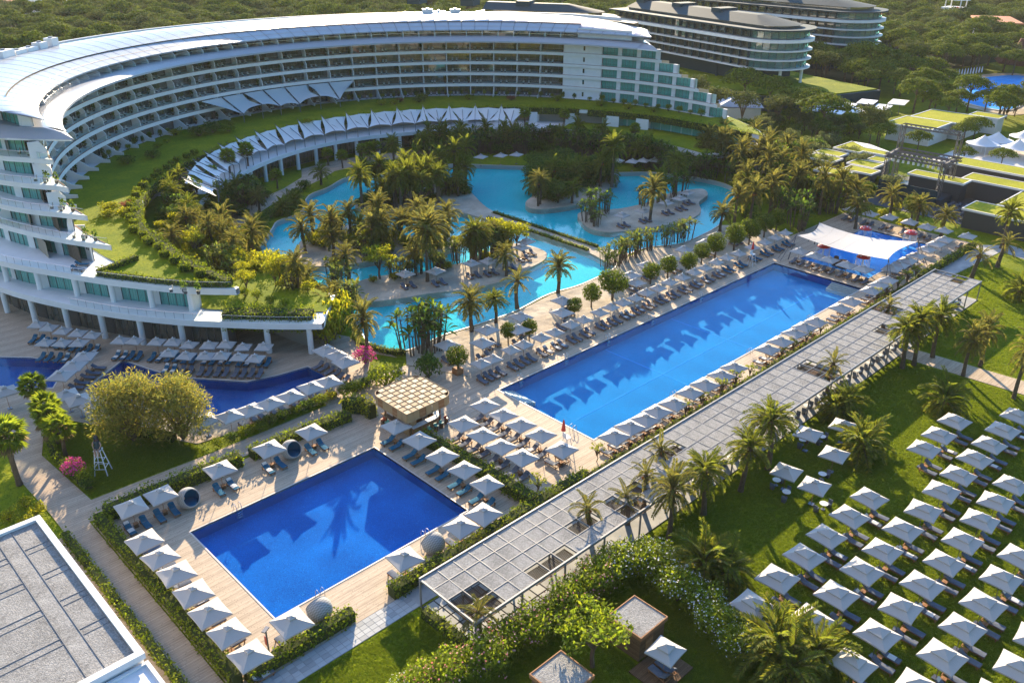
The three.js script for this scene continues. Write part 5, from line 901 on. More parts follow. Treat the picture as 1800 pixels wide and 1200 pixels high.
hedge('hedge along the stone path behind the splash pool', null, [[121.6, 21.5], [146, 21.5]], 1.1, 1.1);
for (const [a, b] of [[-7.9, -1.6], [-1.2, 5.4], [5.8, 30]]) hedge('low clipped hedge strip between white building and boardwalk', 'hedge strips by the white building', [[-9.42, a], [-9.42, b]], 0.75, 0.8);
hedge('hedge beside the open end of the pergola on the lawn', null, [[9.7, 25.4], [9.9, 31.6]], 0.9, 1.1);
hedge('mown box hedge behind the feathery bush on the hotel deck edge', null, [[1.2, -26.2], [6.4, -17.4]], 1.2, 1.0);
hedge('low hedge curving beside the boardwalk and garden lawn', null, [[-3.9, -30], [-5.1, -24], [-5, -17.5], [-4.6, -14.4]], 0.9, 0.6);
hedge('low hedge along the sandy causeway', 'hedges on the causeway', [[93.4, -27], [93.4, -44], [93.5, -56]], 0.7, 0.55);
hedge('low hedge along the sandy causeway', 'hedges on the causeway', [[90.7, -27], [90.7, -41], [90, -54]], 0.7, 0.55);
hedge('low hedge along the curved lagoon end by the boardwalk', null, [[37.9, -26], [37.3, -22.5], [38.4, -18.8], [40, -16.6]], 0.9, 0.7);
hedge('ivy clad hedge hanging over the white slab end of the hotel', null, [[22.9, -35.8], [27.5, -31.2], [31.8, -26.8]], 2.6, 3.0, 3.3, GREEN.hedge, { dens: 26 });
{ const p = []; for (let t = 158.4; t <= 172.5; t += 2) { const q = pol(OUT[2](t) - 1.0, t, 0); p.push([q[0], q[2]]); } hedge('clipped hedge on the white edge of the hotel roof garden', null, p, 0.9, 0.7, 8.85, GREEN.hedge); const q = pol(OUT[2](172.6) - 1, 172.6, 0); hedge('short hedge bar at the corner of the hotel terrace', null, [[q[0], q[2]], [19.6, -55.6]], 0.9, 0.9, 8.85); }
for (const [a, b, l] of [[158.5, 200, 'left'], [200, 250, 'mid'], [250, 300, 'mid2'], [300, 341, 'right'], [341, 381.5, 'end']]) { const p = []; for (let t = a; t <= b + 0.1; t += 3) { const q = pol(IN2(t) + 0.4, t, 0); p.push([q[0], q[2]]); } hedge('tall leafy hedge along the inner rim of the hotel roof garden', 'rim hedges of the roof garden', p, 1.5, 1.9, l === 'left' ? 8.0 : 7.2, GREEN.hedge, { dens: 15, leaf: 0.3 }); }
// cube topiary along the sunny stretch of the rim
R = rng(303);
{ const CUBE = proto(g => { const m = new MB(), c = new MB(); c.box(0, 0, 0, 1.1, 0.8, 1.1); for (let i = 0; i < 340; i++) { const f = Math.floor(R() * 5), a = rr(-0.65, 0.65), b = rr(-0.65, 0.65); const p = f === 0 ? V(a, 0.95, b) : f === 1 ? V(0.65, (b + 0.65) * 0.73, a) : f === 2 ? V(-0.65, (b + 0.65) * 0.73, a) : f === 3 ? V(a, (b + 0.65) * 0.73, 0.65) : V(a, (b + 0.65) * 0.73, -0.65); const n = f === 0 ? V(0, 1, 0) : f < 3 ? V(f === 1 ? 1 : -1, 0.2, 0) : V(0, 0.2, f === 3 ? 1 : -1); n.addScaledVector(rndDir(), 0.6).normalize(); m.col = tint(GREEN.hedge[i % 3], 0.5); blade(m, p, rndDir(), n, 0.24, 0.14); } part(g, 'twigs', c.geo(), M.core); part(g, 'leaves', m.geo(), M.leafDense); });
  for (let t = 163; t < 232; t += 2.9) { const q = pol(IN2(t) + 1.0 + (t % 2) * 0.4, t, 0); place(CUBE, 'cube_topiary', 'cube clipped shrub on the rim hedge of the roof garden', 'shrub', 'cube shrubs on the roof garden rim', q[0], 9.1, q[2], t, rr(0.85, 1.15)); } }
// shrubs
const SH = { dark: [1, 2, 3].map(i => shrubProto(40 + i, 1.4, 1.5, 620, GREEN.jungle, 0.26)), lime: [1, 2].map(i => shrubProto(50 + i, 1.3, 1.4, 620, GREEN.lime, 0.24)), mid: [1, 2].map(i => shrubProto(60 + i, 1.4, 1.4, 620, GREEN.hedge, 0.22)), ole: [1, 2, 3].map(i => shrubProto(70 + i, 2.2, 3.0, 1500, GREEN.oleander, 0.32, { ratio: 0.4, bloom: [[0.7, 0.25, 0.25], [0.75, 0.42, 0.38]], bloomK: 0.07 })), oleWhite: [1, 2, 3].map(i => shrubProto(80 + i, 2.3, 3.0, 1500, GREEN.oleander, 0.32, { ratio: 0.4, bloom: [[0.7, 0.69, 0.64]], bloomK: 0.1 })), boug: [shrubProto(90, 1.5, 1.9, 420, GREEN.hedge, 0.22, { bloom: [[0.62, 0.05, 0.25], [0.7, 0.1, 0.35]], bloomK: 1.1, bloomSize: 0.2 })], purple: [shrubProto(91, 1.5, 1.7, 620, [[0.06, 0.03, 0.09], [0.09, 0.04, 0.12]], 0.24)], red: [shrubProto(92, 1.2, 1.2, 500, [[0.25, 0.08, 0.05], [0.3, 0.12, 0.06]], 0.22)] };
const shrub = (k, x, z, label, group, s = 1, y = 0, sy) => place(SH[k][Math.floor(R() * SH[k].length)], ({ dark: 'dark_shrub', lime: 'yellow_green_shrub', mid: 'green_shrub', ole: 'pink_oleander', oleWhite: 'white_oleander', boug: 'bougainvillea', purple: 'purple_shrub', red: 'red_leaved_shrub' })[k], label, 'shrub', group, x, y, z, rr(0, 6.3), s, sy);
R = rng(311);
for (const [x, z, s] of [[4.2, 32.4, 1], [6.6, 33, 1.1], [9.4, 33.9, 1.15], [12, 33.5, 1], [14.2, 33.9, 1.1], [16.6, 34.1, 1], [18.8, 34.3, 1.1], [21, 33.8, 1.05], [23.4, 33.7, 1.1]]) shrub('ole', x, z, 'pink flowering oleander bush in the bank beside the pergola', 'pink oleanders', s);
for (const [x, z, s] of [[25.8, 33.8, 1.1], [27.8, 34.6, 1.1], [28.4, 37.2, 1.1], [27.6, 39.8, 1.1], [27.8, 42.3, 1], [26.6, 44.6, 1], [25.9, 46.8, 0.9], [2.2, 31.9, 0.8], [29.6, 35.4, 1]]) shrub('oleWhite', x, z, 'white flowering oleander bush in the bank round the cabin lawn', 'white oleanders', s);
shrub('boug', 34.2, -18.2, 'magenta bougainvillea under the tall palm by the boardwalk', null, 1.15); shrub('boug', -4.7, -18.4, 'magenta bougainvillea at the garden hedge by the fan palms', null, 0.9); shrub('purple', -3.4, -27.4, 'dark purple bush between the fan palms', null, 1); shrub('mid', -4.2, -16.2, 'leafy green bush below the bougainvillea', null, 1); shrub('dark', -4.7, -14.8, 'low dark bush at the boardwalk junction', null, 0.7);
shrub('mid', 32.4, -10.9, 'large rounded bush behind the bamboo bar', null, 2.1); shrub('dark', 38, -8.9, 'tall rounded shrub between the bar and the sand', null, 1.5, 0, 2.2); shrub('mid', 28.4, -12.6, 'leafy bush at the path end behind the bar', null, 1.1);
for (let x = 9.5; x < 34; x += 1.75) shrub(R() < 0.3 ? 'lime' : R() < 0.5 ? 'mid' : 'dark', x, -12.7 + rr(-0.35, 0.35), 'mixed shrub in the border between the boardwalk and side pool', 'shrubs along the boardwalk border', rr(0.7, 1.05));
for (const [x, z] of [[-10.2, -13.6], [-10.6, -15.6], [-11.6, -12.4], [-12.6, -14.6]]) shrub('lime', x, z, 'yellow green shrub at the corner of the white building', 'shrubs by the white building', 0.9);
for (const [x, z] of [[28.4, -39.9], [29.2, -37.7], [29.7, -34.7], [30.7, -32.4]]) shrub('mid', x, z, 'ball shaped shrub on the low hotel terrace garden', 'ball shrubs on the terrace', 0.75, 5.1, 0.95);
for (const [x, z, k, s] of [[41.5, -112.7, 'dark', 1.5], [47.4, -113.7, 'dark', 1.4], [25.9, -82, 'lime', 1.6], [26.8, -78.5, 'lime', 1.2], [29, -82.5, 'red', 1.2], [24.6, -79.5, 'lime', 1.2], [60.4, -130.8, 'lime', 1.5], [64, -126.5, 'dark', 2], [68, -127.5, 'dark', 2.2], [71, -125.5, 'mid', 1.6], [75, -132, 'mid', 1.1], [90, -120.5, 'lime', 1.2], [118, -128, 'lime', 1.3], [121, -126, 'lime', 1.2], [124, -127.5, 'red', 1.2], [128, -124, 'dark', 1.4], [131, -126.5, 'mid', 1.6], [141, -117.5, 'mid', 1.4], [149, -108.5, 'red', 1.4], [158, -99, 'mid', 1.5], [162, -86, 'mid', 1.5], [164, -78, 'lime', 1.4], [166, -71, 'mid', 1.3], [52, -122, 'mid', 0.9], [55.5, -125, 'lime', 0.8]]) shrub(k, x, z, 'rounded shrub in a bed on the hotel roof garden', 'shrubs on the roof garden', s, 8.9, s * 0.75);
for (let t = 224; t < 335; t += 2.45) { const q = pol(77.2 + rr(-0.6, 0.3), t, 0); if (t > 245 && t < 284) continue; shrub(R() < 0.5 ? 'mid' : 'dark', q[0], q[2], 'upright shrub against the garden terraces of the hotel', 'shrubs at the hotel terraces', rr(0.35, 0.6), 8.9, rr(0.9, 1.4)); }
for (let t = 338; t < 366; t += 2.6) { const q = pol(76.4 + rr(-0.8, 0.3), t, 0); shrub('mid', q[0], q[2], 'upright shrub against the garden terraces of the hotel', 'shrubs at the hotel terraces', rr(0.6, 0.9), 8.9, rr(0.9, 1.5)); }
for (const [x, z] of [[33.5, -26.5], [35.5, -27.6], [37.4, -29], [39.2, -30.5], [36, -30], [34, -29]]) shrub('lime', x, z, 'tall sunlit shrub at the end of the hotel terrace slab', 'shrubs at the terrace slab end', rr(1.3, 1.7), 0, rr(3.2, 4.2));
// balcony furniture and pots, tiny but there
R = rng(317);
{ const CH = proto(g => { part(g, 'seat', new MB().box(0, 0.38, 0, 0.5, 0.08, 0.5).geo(), M.towel); part(g, 'backrest', new MB().box(0, 0.46, -0.22, 0.5, 0.5, 0.06).geo(), M.wicker); part(g, 'frame', new MB().box(0, 0, 0, 0.42, 0.38, 0.42).geo(), M.steelDark); });
  const POT = proto(g => { part(g, 'pot', new MB().stick([0, 0, 0], [0, 0.45, 0], 0.2, 0.27, 8, true).geo(), M.charcoal); const m = new MB(); foliage(m, [[0, 1.0, 0, 0.35, 0.6, 0.35, 70]], GREEN.jungle, 0.32, {}); part(g, 'leaves', m.geo(), M.leaf); });
  let n = 0, q = 0; for (const [t0, t1, y0, k] of BAL) { for (const f of [0.3, 0.5]) if (n++ < 290) { const p = pol(Rin + 1.2 + rr(-0.2, 0.3), lerp(t0, t1, f + rr(-0.08, 0.08)), y0); place(CH, 'balcony_chair', 'pale cushioned chair on a curved hotel balcony', 'chair', 'chairs on the hotel balconies', p[0], p[1], p[2], -(t0 + 90) * D2R + rr(-0.6, 0.6), 0.95); } if (R() < 0.75) { const p = pol(Rin + 1.5, lerp(t0, t1, 0.92), y0); place(POT, 'potted_plant', 'leafy plant in a dark pot on a curved hotel balcony', 'potted plant', 'potted plants on the hotel balconies', p[0], p[1], p[2], rr(0, 6), rr(0.8, 1.2)); } }
  for (const [k, y] of [[3, 12.13], [4, 15.23], [5, 18.28], [6, 21.33], [2, 8.75]]) for (const d of [2.6, 4.2]) { const t = TIP[k] + d, p = pol((OUT[k](t) + Rin) / 2 - (k === 2 ? -1 : 0.3), t, y); place(POT, 'potted_plant', 'leafy pot plant on a stepped terrace of the hotel wing', 'potted plant', 'potted plants on the stepped terraces', p[0], p[1], p[2], d, 1.1); place(CH, 'terrace_chair', 'pale chair on a stepped terrace of the hotel wing', 'chair', 'chairs on the stepped terraces', p[0] - 1.2, p[1], p[2] - 1.4, d); }
  for (const [x, z, r] of [[11.4, -57.2, 0.6], [12.6, -58.8, 0.9]]) place(LNG.teal[0], 'sun_lounger', 'teal lounger on the wide hotel corner terrace', 'sun lounger', 'loungers on the hotel corner terrace', x, 8.76, z, r);
}
// palms
const PALM = { big: palmProto(201, 9.2, 58, 'gold', true, 1.5, 1), a: palmProto(202, 6.2, 46, 'green', true), b: palmProto(203, 5.2, 40, 'gold', true), c: palmProto(204, 6.6, 44, 'green', false), d: palmProto(205, 5, 38, 'gold', false), e: palmProto(206, 4, 36, 'green', false, 0.95), low: palmProto(207, 1.6, 46, 'green', true, 1.15), low2: palmProto(208, 1.3, 42, 'green', false, 1.05), thin: palmProto(209, 4.2, 16, 'gold', false, 0.8) };
const H0 = { big: 9.2, a: 6.2, b: 5.2, c: 6.6, d: 5, e: 4, low: 1.6, low2: 1.3, thin: 4.2 };
R = rng(401);
const palm = (k, x, z, h, label, group, s = 1) => { const o = place(PALM[k], 'date_palm', label, 'palm tree', group, x, 0, z, rr(0, 6.3), s, s); if (h) { const t = o.children[0]; o.scale.set(s, Math.max(0.5, Math.min(1.6, h / H0[k])) * (s > 1.2 ? 1 : 1), s); } return o; };
palm('big', 59.5, -35.8, 9.4, 'huge golden date palm towering over the lagoon beach island', null, 1);
palm('a', 52.2, 34.2, 6.2, 'large date palm rising beside the pergola roof', null, 1.12);
palm('a', 46.4, 34.4, 5.4, 'spreading date palm by the pergola between two others', null, 0.95);
palm('a', 40.1, 34, 5.4, 'tall date palm with straight trunk at the edge of the shaded lawn', null, 1.05);
palm('b', 34.3, 33.8, 5.6, 'date palm close to the pergola beams behind the oleanders', null, 0.9);
palm('low', 31.4, 40.2, 0, 'bushy low date palm between the lawn and oleanders', null, 1.15); palm('low', 33.2, 41.4, 0, 'bushy low date palm at the edge of the lawn shade', null, 0.95);
palm('low', 28, 50.2, 0, 'huge low date palm in front of the lawn parasols', null, 1.25); palm('low', 26.6, 51.6, 0, 'low date palm joined with the huge one in front of the lawn parasols', null, 1.05); palm('low', 29.4, 51.8, 0, 'dense low date palm at the lower side of the lawn parasols', null, 1.05);
palm('low', 62.4, 40.6, 0, 'low bushy date palm standing alone among the lawn parasols', null, 1.15);
palm('low', 80.1, 42.2, 0, 'low date palm clump at the lawn path', null, 1.05); palm('low', 69.2, 34.2, 0, 'upright leafy palm clump against the pergola edge', null, 1.0); palm('low', 67.6, 34, 0, 'short palm clump against the pergola edge', null, 0.85);
for (const [x, z, h] of [[89.5, 34.6, 6.8], [93.8, 35.4, 6.4], [87.4, 33.9, 5.8]]) palm('a', x, z, h, 'date palm in the group at the pergola and lawn path corner', 'palms at the lawn path corner', 1.05);
for (const [x, z, h] of [[91.3, 40.6, 5.6], [95.9, 41.1, 5.3], [89.7, 47.6, 7]]) palm('b', x, z, h, 'slim date palm beside the wooden lawn path', 'palms by the lawn path', 0.85);
for (const [x, z, h] of [[129.1, 27.4, 4.4], [138, 28.5, 4.8]]) palm('thin', x, z, h, 'young thin palm on the sunny lawn beyond the pergola', 'thin palms beyond the pergola', 1.25);
palm('low2', 125.4, 36, 0, 'pale low palm on the sunny lawn', null, 1.1); palm('c', 104, 46, 6, 'date palm on the right lawn edge', 'palms on the right lawn edge', 1); palm('c', 101, 50, 5, 'date palm on the right lawn edge', 'palms on the right lawn edge', 0.95);
for (const [x, z, h] of [[28.4, 28.5, 3.9], [11.6, 30.9, 3.2], [36, 29.2, 4.2], [73.3, 30.2, 4.6], [41.5, 27.2, 4], [98.4, 26, 3.8], [33, 29.6, 3.4]]) palm('thin', x, z, h, 'thin young palm growing up through an opening in the pergola', 'palms in the pergola openings', 0.85);
const LG = 'palms round the lagoon', LL = 'date palm among the lagoon plantings';
const lag = [['b', 42.6, -64.2, 6, 1.15], ['d', 57.4, -68, 5, 1.1], ['d', 54.5, -56.8, 4, 1], ['d', 59.7, -51.6, 6, 1.1], ['d', 63, -63.8, 5, 1], ['d', 64.4, -56.2, 7, 1.05], ['b', 50, -45.2, 4.5, 1], ['d', 58, -89.7, 3.5, 0.9], ['c', 73.9, -75.2, 8, 1.15], ['c', 83.5, -82.1, 7, 1.05], ['c', 78.4, -73.9, 5, 1], ['c', 80.7, -70.9, 7, 1], ['c', 87.9, -78.7, 7.5, 1.05], ['c', 84.5, -68.6, 6, 1.05], ['c', 97.1, -78.2, 7, 1], ['c', 101.1, -77.5, 8, 1.05], ['c', 104.8, -77.8, 8, 1], ['e', 101.6, -74, 5, 1], ['d', 66.8, -58.8, 6, 1], ['d', 71.4, -53, 6, 1], ['d', 76.8, -50.8, 5, 1.05], ['c', 71.2, -36.6, 6, 1.1], ['b', 71, -28.4, 4, 0.9], ['c', 126.7, -51.8, 9, 1.2], ['e', 115.2, -61.4, 4, 1], ['c', 133.5, -38.9, 7, 1.15], ['e', 124.5, -36.8, 5, 1.05], ['d', 118.4, -16.8, 4, 1], ['d', 124.7, -17.6, 6, 1], ['d', 125.7, -14.7, 7, 1], ['c', 133.7, -21.6, 6, 1], ['d', 133.7, -15.1, 7, 1.15], ['d', 144.5, -15.1, 6.5, 1.1], ['d', 155.6, -21.2, 8, 1], ['b', 51.9, -62, 4.9, 1], ['c', 90.3, -69.9, 6.2, 1], ['d', 68.7, -54.7, 4.5, 1], ['b', 72.1, -17.2, 4.6, 1.05], ['thin', 62.8, -17.3, 5, 1.1], ['b', 51.9, -15.9, 5, 0.95], ['thin', 52.6, -16.6, 3.6, 1], ['a', 56.7, -15.7, 3.8, 0.85], ['b', 35.2, -19, 6.2, 0.9], ['d', 112.8, -29.9, 6.8, 1.1], ['d', 103.8, -53, 5.4, 0.85], ['d', 105, -53.6, 4.8, 0.85], ['c', 86, -91, 5, 1], ['c', 100, -99, 6, 1], ['e', 79, -99, 3, 1], ['c', 108, -97, 6, 1], ['c', 116, -93, 7, 1]];
for (const [k, x, z, h, s] of lag) palm(k, x, z, h, LL, LG, s);
for (const [x, z, h, s, k] of [[139.4, 1, 5, 1, 'd'], [147.5, -4, 5.5, 1.15, 'd'], [151.2, 2.5, 5, 1.1, 'd'], [148, 9.5, 5, 1.05, 'd'], [147.6, 14.6, 4.2, 0.9, 'd'], [149, 25.3, 7, 1, 'c'], [154, 30, 6, 1, 'c']]) palm(k, x, z, h, 'date palm behind the splash pool in front of the green roofs', 'palms behind the splash pool', s);
// fan palms
const FAN = { a: fanProto(501, 3.4, 30, true), b: fanProto(502, 4.6, 34, true), tall: fanProto(503, 8, 30, true) };
for (const [x, z, s] of [[-2.9, -36.1, 1], [-3.6, -29, 1.1], [-4.0, -26.4, 1.05], [-4.1, -23.2, 1.05]]) place(FAN.a, 'fan_palm', 'fan palm with bright fan leaves beside the boardwalk lawn', 'palm tree', 'fan palms by the boardwalk', x, 0, z, x * 3, s);
place(FAN.b, 'fan_palm', 'large shaggy fan palm at the boardwalk edge with dry skirt', 'palm tree', null, -9.8, 0, -20.6, 1, 1.35);
for (const [x, z] of [[91, -108], [89.7, -112.4], [98.4, -110.2], [100.8, -110.3], [102.8, -110.2], [70, -103], [63, -100.5]]) place(FAN.a, 'fan_palm', 'small fan palm in front of the columned gallery', 'palm tree', 'fan palms at the gallery', x, 0, z, x, 0.9);
for (const [x, z] of [[149.8, -88.5], [164.2, -84], [152, -66], [166, -56], [54, -101], [60, -105], [48, -96], [66, -108], [141, -95]]) place(FAN.tall, 'fan_palm', 'tall fan palm in the planting below the hotel garden', 'palm tree', 'tall fan palms below the hotel', x, 0, z, x, rr(0.85, 1.1));
// paddle-leaved clumps
const PAD = { dark: [1, 2, 3].map(i => paddleProto(520 + i, 15, 5.2, GREEN.jungle, 1.7)), lime: [1, 2].map(i => paddleProto(530 + i, 14, 4.2, [[0.16, 0.2, 0.03], [0.24, 0.25, 0.035], [0.12, 0.16, 0.03]], 1.5)) };
const paddle = (k, x, z, s, label, group) => place(PAD[k][Math.floor(R() * PAD[k].length)], 'paddle_leaf_clump', label, 'plant', group, x, 0, z, rr(0, 6.3), s);
paddle('dark', 41.6, -16.4, 1.25, 'dense clump of paddle leaved plants at the lagoon tip', 'paddle clump at the lagoon tip'); paddle('dark', 43.4, -15.4, 1.2, 'dense clump of paddle leaved plants at the lagoon tip', 'paddle clump at the lagoon tip'); paddle('dark', 44.8, -17, 1.1, 'dense clump of paddle leaved plants at the lagoon tip', 'paddle clump at the lagoon tip');
for (const [x, z, s] of [[86.5, -19, 0.8], [89, -19, 0.85], [91.6, -19.4, 0.9], [94.4, -19.8, 0.9], [97, -20, 0.9], [100, -19.6, 0.8], [104, -18.8, 0.8], [107, -18.4, 0.8], [109.6, -18.6, 0.85]]) paddle('lime', x, z, s, 'yellow green banana clump between the causeway and the sand', 'banana clumps by the causeway');
for (const [x, z, s, k] of [[104, -38.6, 0.85, 'dark'], [107.4, -40.6, 0.9, 'dark'], [110.6, -40.4, 0.85, 'dark'], [103, -35.6, 0.7, 'lime'], [128, -37, 1, 'dark'], [132.4, -37, 1, 'dark'], [121, -37.8, 0.8, 'dark'], [75.2, -38, 0.9, 'dark'], [69, -39, 0.9, 'lime'], [64, -38, 0.7, 'lime'], [77.4, -75.6, 0.7, 'dark'], [82, -78, 0.8, 'dark'], [87, -73, 0.8, 'dark'], [92, -76, 0.9, 'dark'], [96, -73, 0.8, 'dark'], [47.6, -46.4, 0.9, 'lime'], [46.6, -42, 1, 'lime']]) paddle(k, x, z, s, 'paddle leaved plant on a lagoon island', 'paddle plants on the islands');
R = rng(409);
// belt of jungle between lagoon and hotel podium
for (let i = 0; i < 130; i++) { const t = 296 + 88 * (i / 130), lo = 51 + (t > 340 ? (t - 340) * 0.12 : 0), q = pol(lerp(IN1(t) - 0.8, IN1(t) - 8, Math.pow(R(), 1.3)), t, 0); const u = R(); if (u < 0.55) paddle('dark', q[0], q[2], rr(0.75, 1.15), 'paddle leaved plant in the jungle belt below the hotel', 'jungle plants below the hotel'); else if (u < 0.7) palm('e', q[0], q[2], rr(4, 6), 'feathery palm in the jungle belt below the hotel', 'palms in the jungle belt', 0.9); else shrub('dark', q[0], q[2], 'dense dark shrub in the jungle belt below the hotel', 'shrubs in the jungle belt', rr(1.2, 2)); }
for (let i = 0; i < 54; i++) { const t = 190 + 40 * R(), q = pol(IN1(t) - rr(0.8, 6), t, 0), u = R(); if (u < 0.35) paddle('dark', q[0], q[2], rr(0.6, 0.95), 'paddle leaved plant beside the curved boardwalk', 'plants beside the curved boardwalk'); else if (u < 0.5) palm('e', q[0], q[2], rr(3, 5), 'feathery palm beside the curved boardwalk', 'palms beside the curved boardwalk', 0.85); else shrub('dark', q[0], q[2], 'dense dark shrub beside the curved boardwalk', 'shrubs beside the curved boardwalk', rr(0.8, 1.5)); }
for (const [x, z] of [[50, -76], [52.4, -79.4], [55, -82.4], [58, -85], [62, -87], [66, -89], [70, -94.6], [74, -98], [46, -72.6], [45, -69.6], [61, -85.6], [64.4, -87.6]]) { if (R() < 0.5) palm('low2', x, z, 0, 'low palm on the bank between lagoon and boardwalk', 'low palms on the lagoon bank', rr(0.8, 1.1)); else shrub('dark', x, z, 'dark shrub on the bank between lagoon and boardwalk', 'shrubs on the lagoon bank', rr(1, 1.5)); }
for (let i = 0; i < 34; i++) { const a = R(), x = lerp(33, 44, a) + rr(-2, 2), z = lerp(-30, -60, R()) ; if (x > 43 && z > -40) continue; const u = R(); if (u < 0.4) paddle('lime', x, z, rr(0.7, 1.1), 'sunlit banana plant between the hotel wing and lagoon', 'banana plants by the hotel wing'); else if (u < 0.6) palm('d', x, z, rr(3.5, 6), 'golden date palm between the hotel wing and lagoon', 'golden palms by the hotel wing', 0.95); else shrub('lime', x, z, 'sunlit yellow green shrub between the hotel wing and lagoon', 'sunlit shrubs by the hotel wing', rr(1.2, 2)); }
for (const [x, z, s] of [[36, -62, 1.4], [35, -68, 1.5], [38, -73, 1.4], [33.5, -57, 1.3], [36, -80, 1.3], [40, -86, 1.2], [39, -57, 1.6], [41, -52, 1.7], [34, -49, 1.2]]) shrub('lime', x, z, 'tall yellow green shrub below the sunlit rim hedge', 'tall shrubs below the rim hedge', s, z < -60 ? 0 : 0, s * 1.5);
for (let i = 0; i < 40; i++) { const [p, n] = [[[117, -62], 9], [[57, -66], 6], [[66, -53], 7], [[79, -77], 5]][i % 4], x = p[0] + rr(-n, n), z = p[1] + rr(-n * 0.7, n * 0.6); const inI = [ISL.east, ISL.west, ISL.west, ISL.spit].some(poly => { let c = false; for (let a = 0, b = poly.length - 1; a < poly.length; b = a++) if ((poly[a][1] > z) !== (poly[b][1] > z) && x < (poly[b][0] - poly[a][0]) * (z - poly[a][1]) / (poly[b][1] - poly[a][1]) + poly[a][0]) c = !c; return c; }); if (!inI) continue; shrub(i % 4 === 1 || i % 4 === 2 ? 'lime' : 'dark', x, z, 'dense shrub on a planted lagoon island', 'shrubs on the lagoon islands', rr(0.9, 1.6)); }
// trees
const TR = { ball: [1, 2].map(i => ballProto(600 + i, 3.9, 1.45, 1300, GREEN.ball)), ballPot: ballProto(603, 3.4, 1.25, 900, GREEN.ball, 0.24, { pot: 1 }), yellow: [1, 2].map(i => treeProto(610 + i, 5.6, 2.3, 17, 95, GREEN.lime, 0.34, { fork: 0.35, clump: 0.38 })), citrus: [1, 2, 3].map(i => treeProto(620 + i, 2.7, 0.85, 9, 34, [[0.2, 0.23, 0.02], [0.28, 0.29, 0.025]], 0.2, { fork: 0.4, tr: 0.06 })), big: treeProto(631, 5.4, 2.6, 16, 60, GREEN.oleander, 0.36, { fork: 0.42, clump: 0.3 }), dark: [1, 2].map(i => treeProto(640 + i, 6.4, 3.0, 18, 110, GREEN.jungle, 0.4, { fork: 0.3, clump: 0.4 })), olive: [1, 2].map(i => treeProto(650 + i, 6, 2.8, 18, 90, [[0.12, 0.15, 0.05], [0.17, 0.18, 0.06], [0.09, 0.12, 0.04]], 0.36, { fork: 0.3, clump: 0.38 })) };
R = rng(431);
for (const [x, z, s] of [[53.1, -9.2, 0.85], [56.2, -8, 0.85], [67, -8.9, 0.85], [71.7, -9.5, 1.05], [86.2, -9, 1.05], [90.7, -8.8, 1.05], [94.7, -7.4, 1.05], [100.7, -8.8, 1.05], [104.9, -8.8, 1.25], [110.9, -8.7, 1.35], [115.7, -8.5, 1.35], [121.5, -8.8, 1.25], [126.5, -9.2, 1.2]]) place(TR.ball[Math.floor(R() * 2)], 'clipped_tree', 'round clipped tree on a thin stem between sand and pool deck', 'tree', 'clipped trees along the large pool', x, 0, z, rr(0, 6), s);
place(TR.ball[0], 'clipped_tree', 'largest round clipped tree with several stems above the pool deck', 'tree', null, 76.5, 0, -9.2, 1, 1.75, 1.35); place(TR.ballPot, 'clipped_tree', 'clipped tree in a square wooden planter near the bar', 'tree', null, 41.7, 0, -7.2, 0, 1.25);
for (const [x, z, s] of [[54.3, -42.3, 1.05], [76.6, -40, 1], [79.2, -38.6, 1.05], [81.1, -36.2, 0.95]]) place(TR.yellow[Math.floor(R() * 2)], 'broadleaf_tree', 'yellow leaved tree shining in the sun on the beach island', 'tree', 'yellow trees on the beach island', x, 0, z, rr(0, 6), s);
for (const x of [54.4, 57.8, 62.3, 65.5, 68.9, 77, 80.1, 83.7, 87.9, 106.1, 109.5, 113.8, 117.1, 120.6, 39.3, 29.8]) { const z = x < 40 ? 19.9 : 21.2; place(TR.citrus[Math.floor(R() * 3)], 'small_tree', 'small yellow green tree in the hedge before the pergola', 'tree', 'small trees along the pergola hedge', x, 0, z, rr(0, 6), rr(0.9, 1.15)); }
place(TR.big, 'branching_tree', 'open branching tree with bright leaves on the cabin lawn', 'tree', null, 16.2, 0, 39.6, 0.5, 1.1);
for (const [x, z, s] of [[156.1, -11.2, 1], [151.4, -13.6, 0.85], [154, 6, 0.8], [158, -6, 0.7]]) place(TR.ball[1], 'clipped_tree', 'dense dark rounded tree behind the splash pool', 'tree', 'dark rounded trees behind the splash pool', x, 0, z, x, s * 1.9, s * 1.7);
for (const [x, z, s] of [[114, -62, 1], [119, -65, 1.05], [123, -60, 1], [127, -66, 1.05], [110, -56, 0.8], [118, -57, 0.85], [125, -70, 0.9], [62, -67, 0.8], [70, -49, 0.8]]) place(TR.dark[Math.floor(R() * 2)], 'broadleaf_tree', 'dense dark tree on a planted lagoon island', 'tree', 'dark trees on the islands', x, 0, z, rr(0, 6), s, s * 0.85);
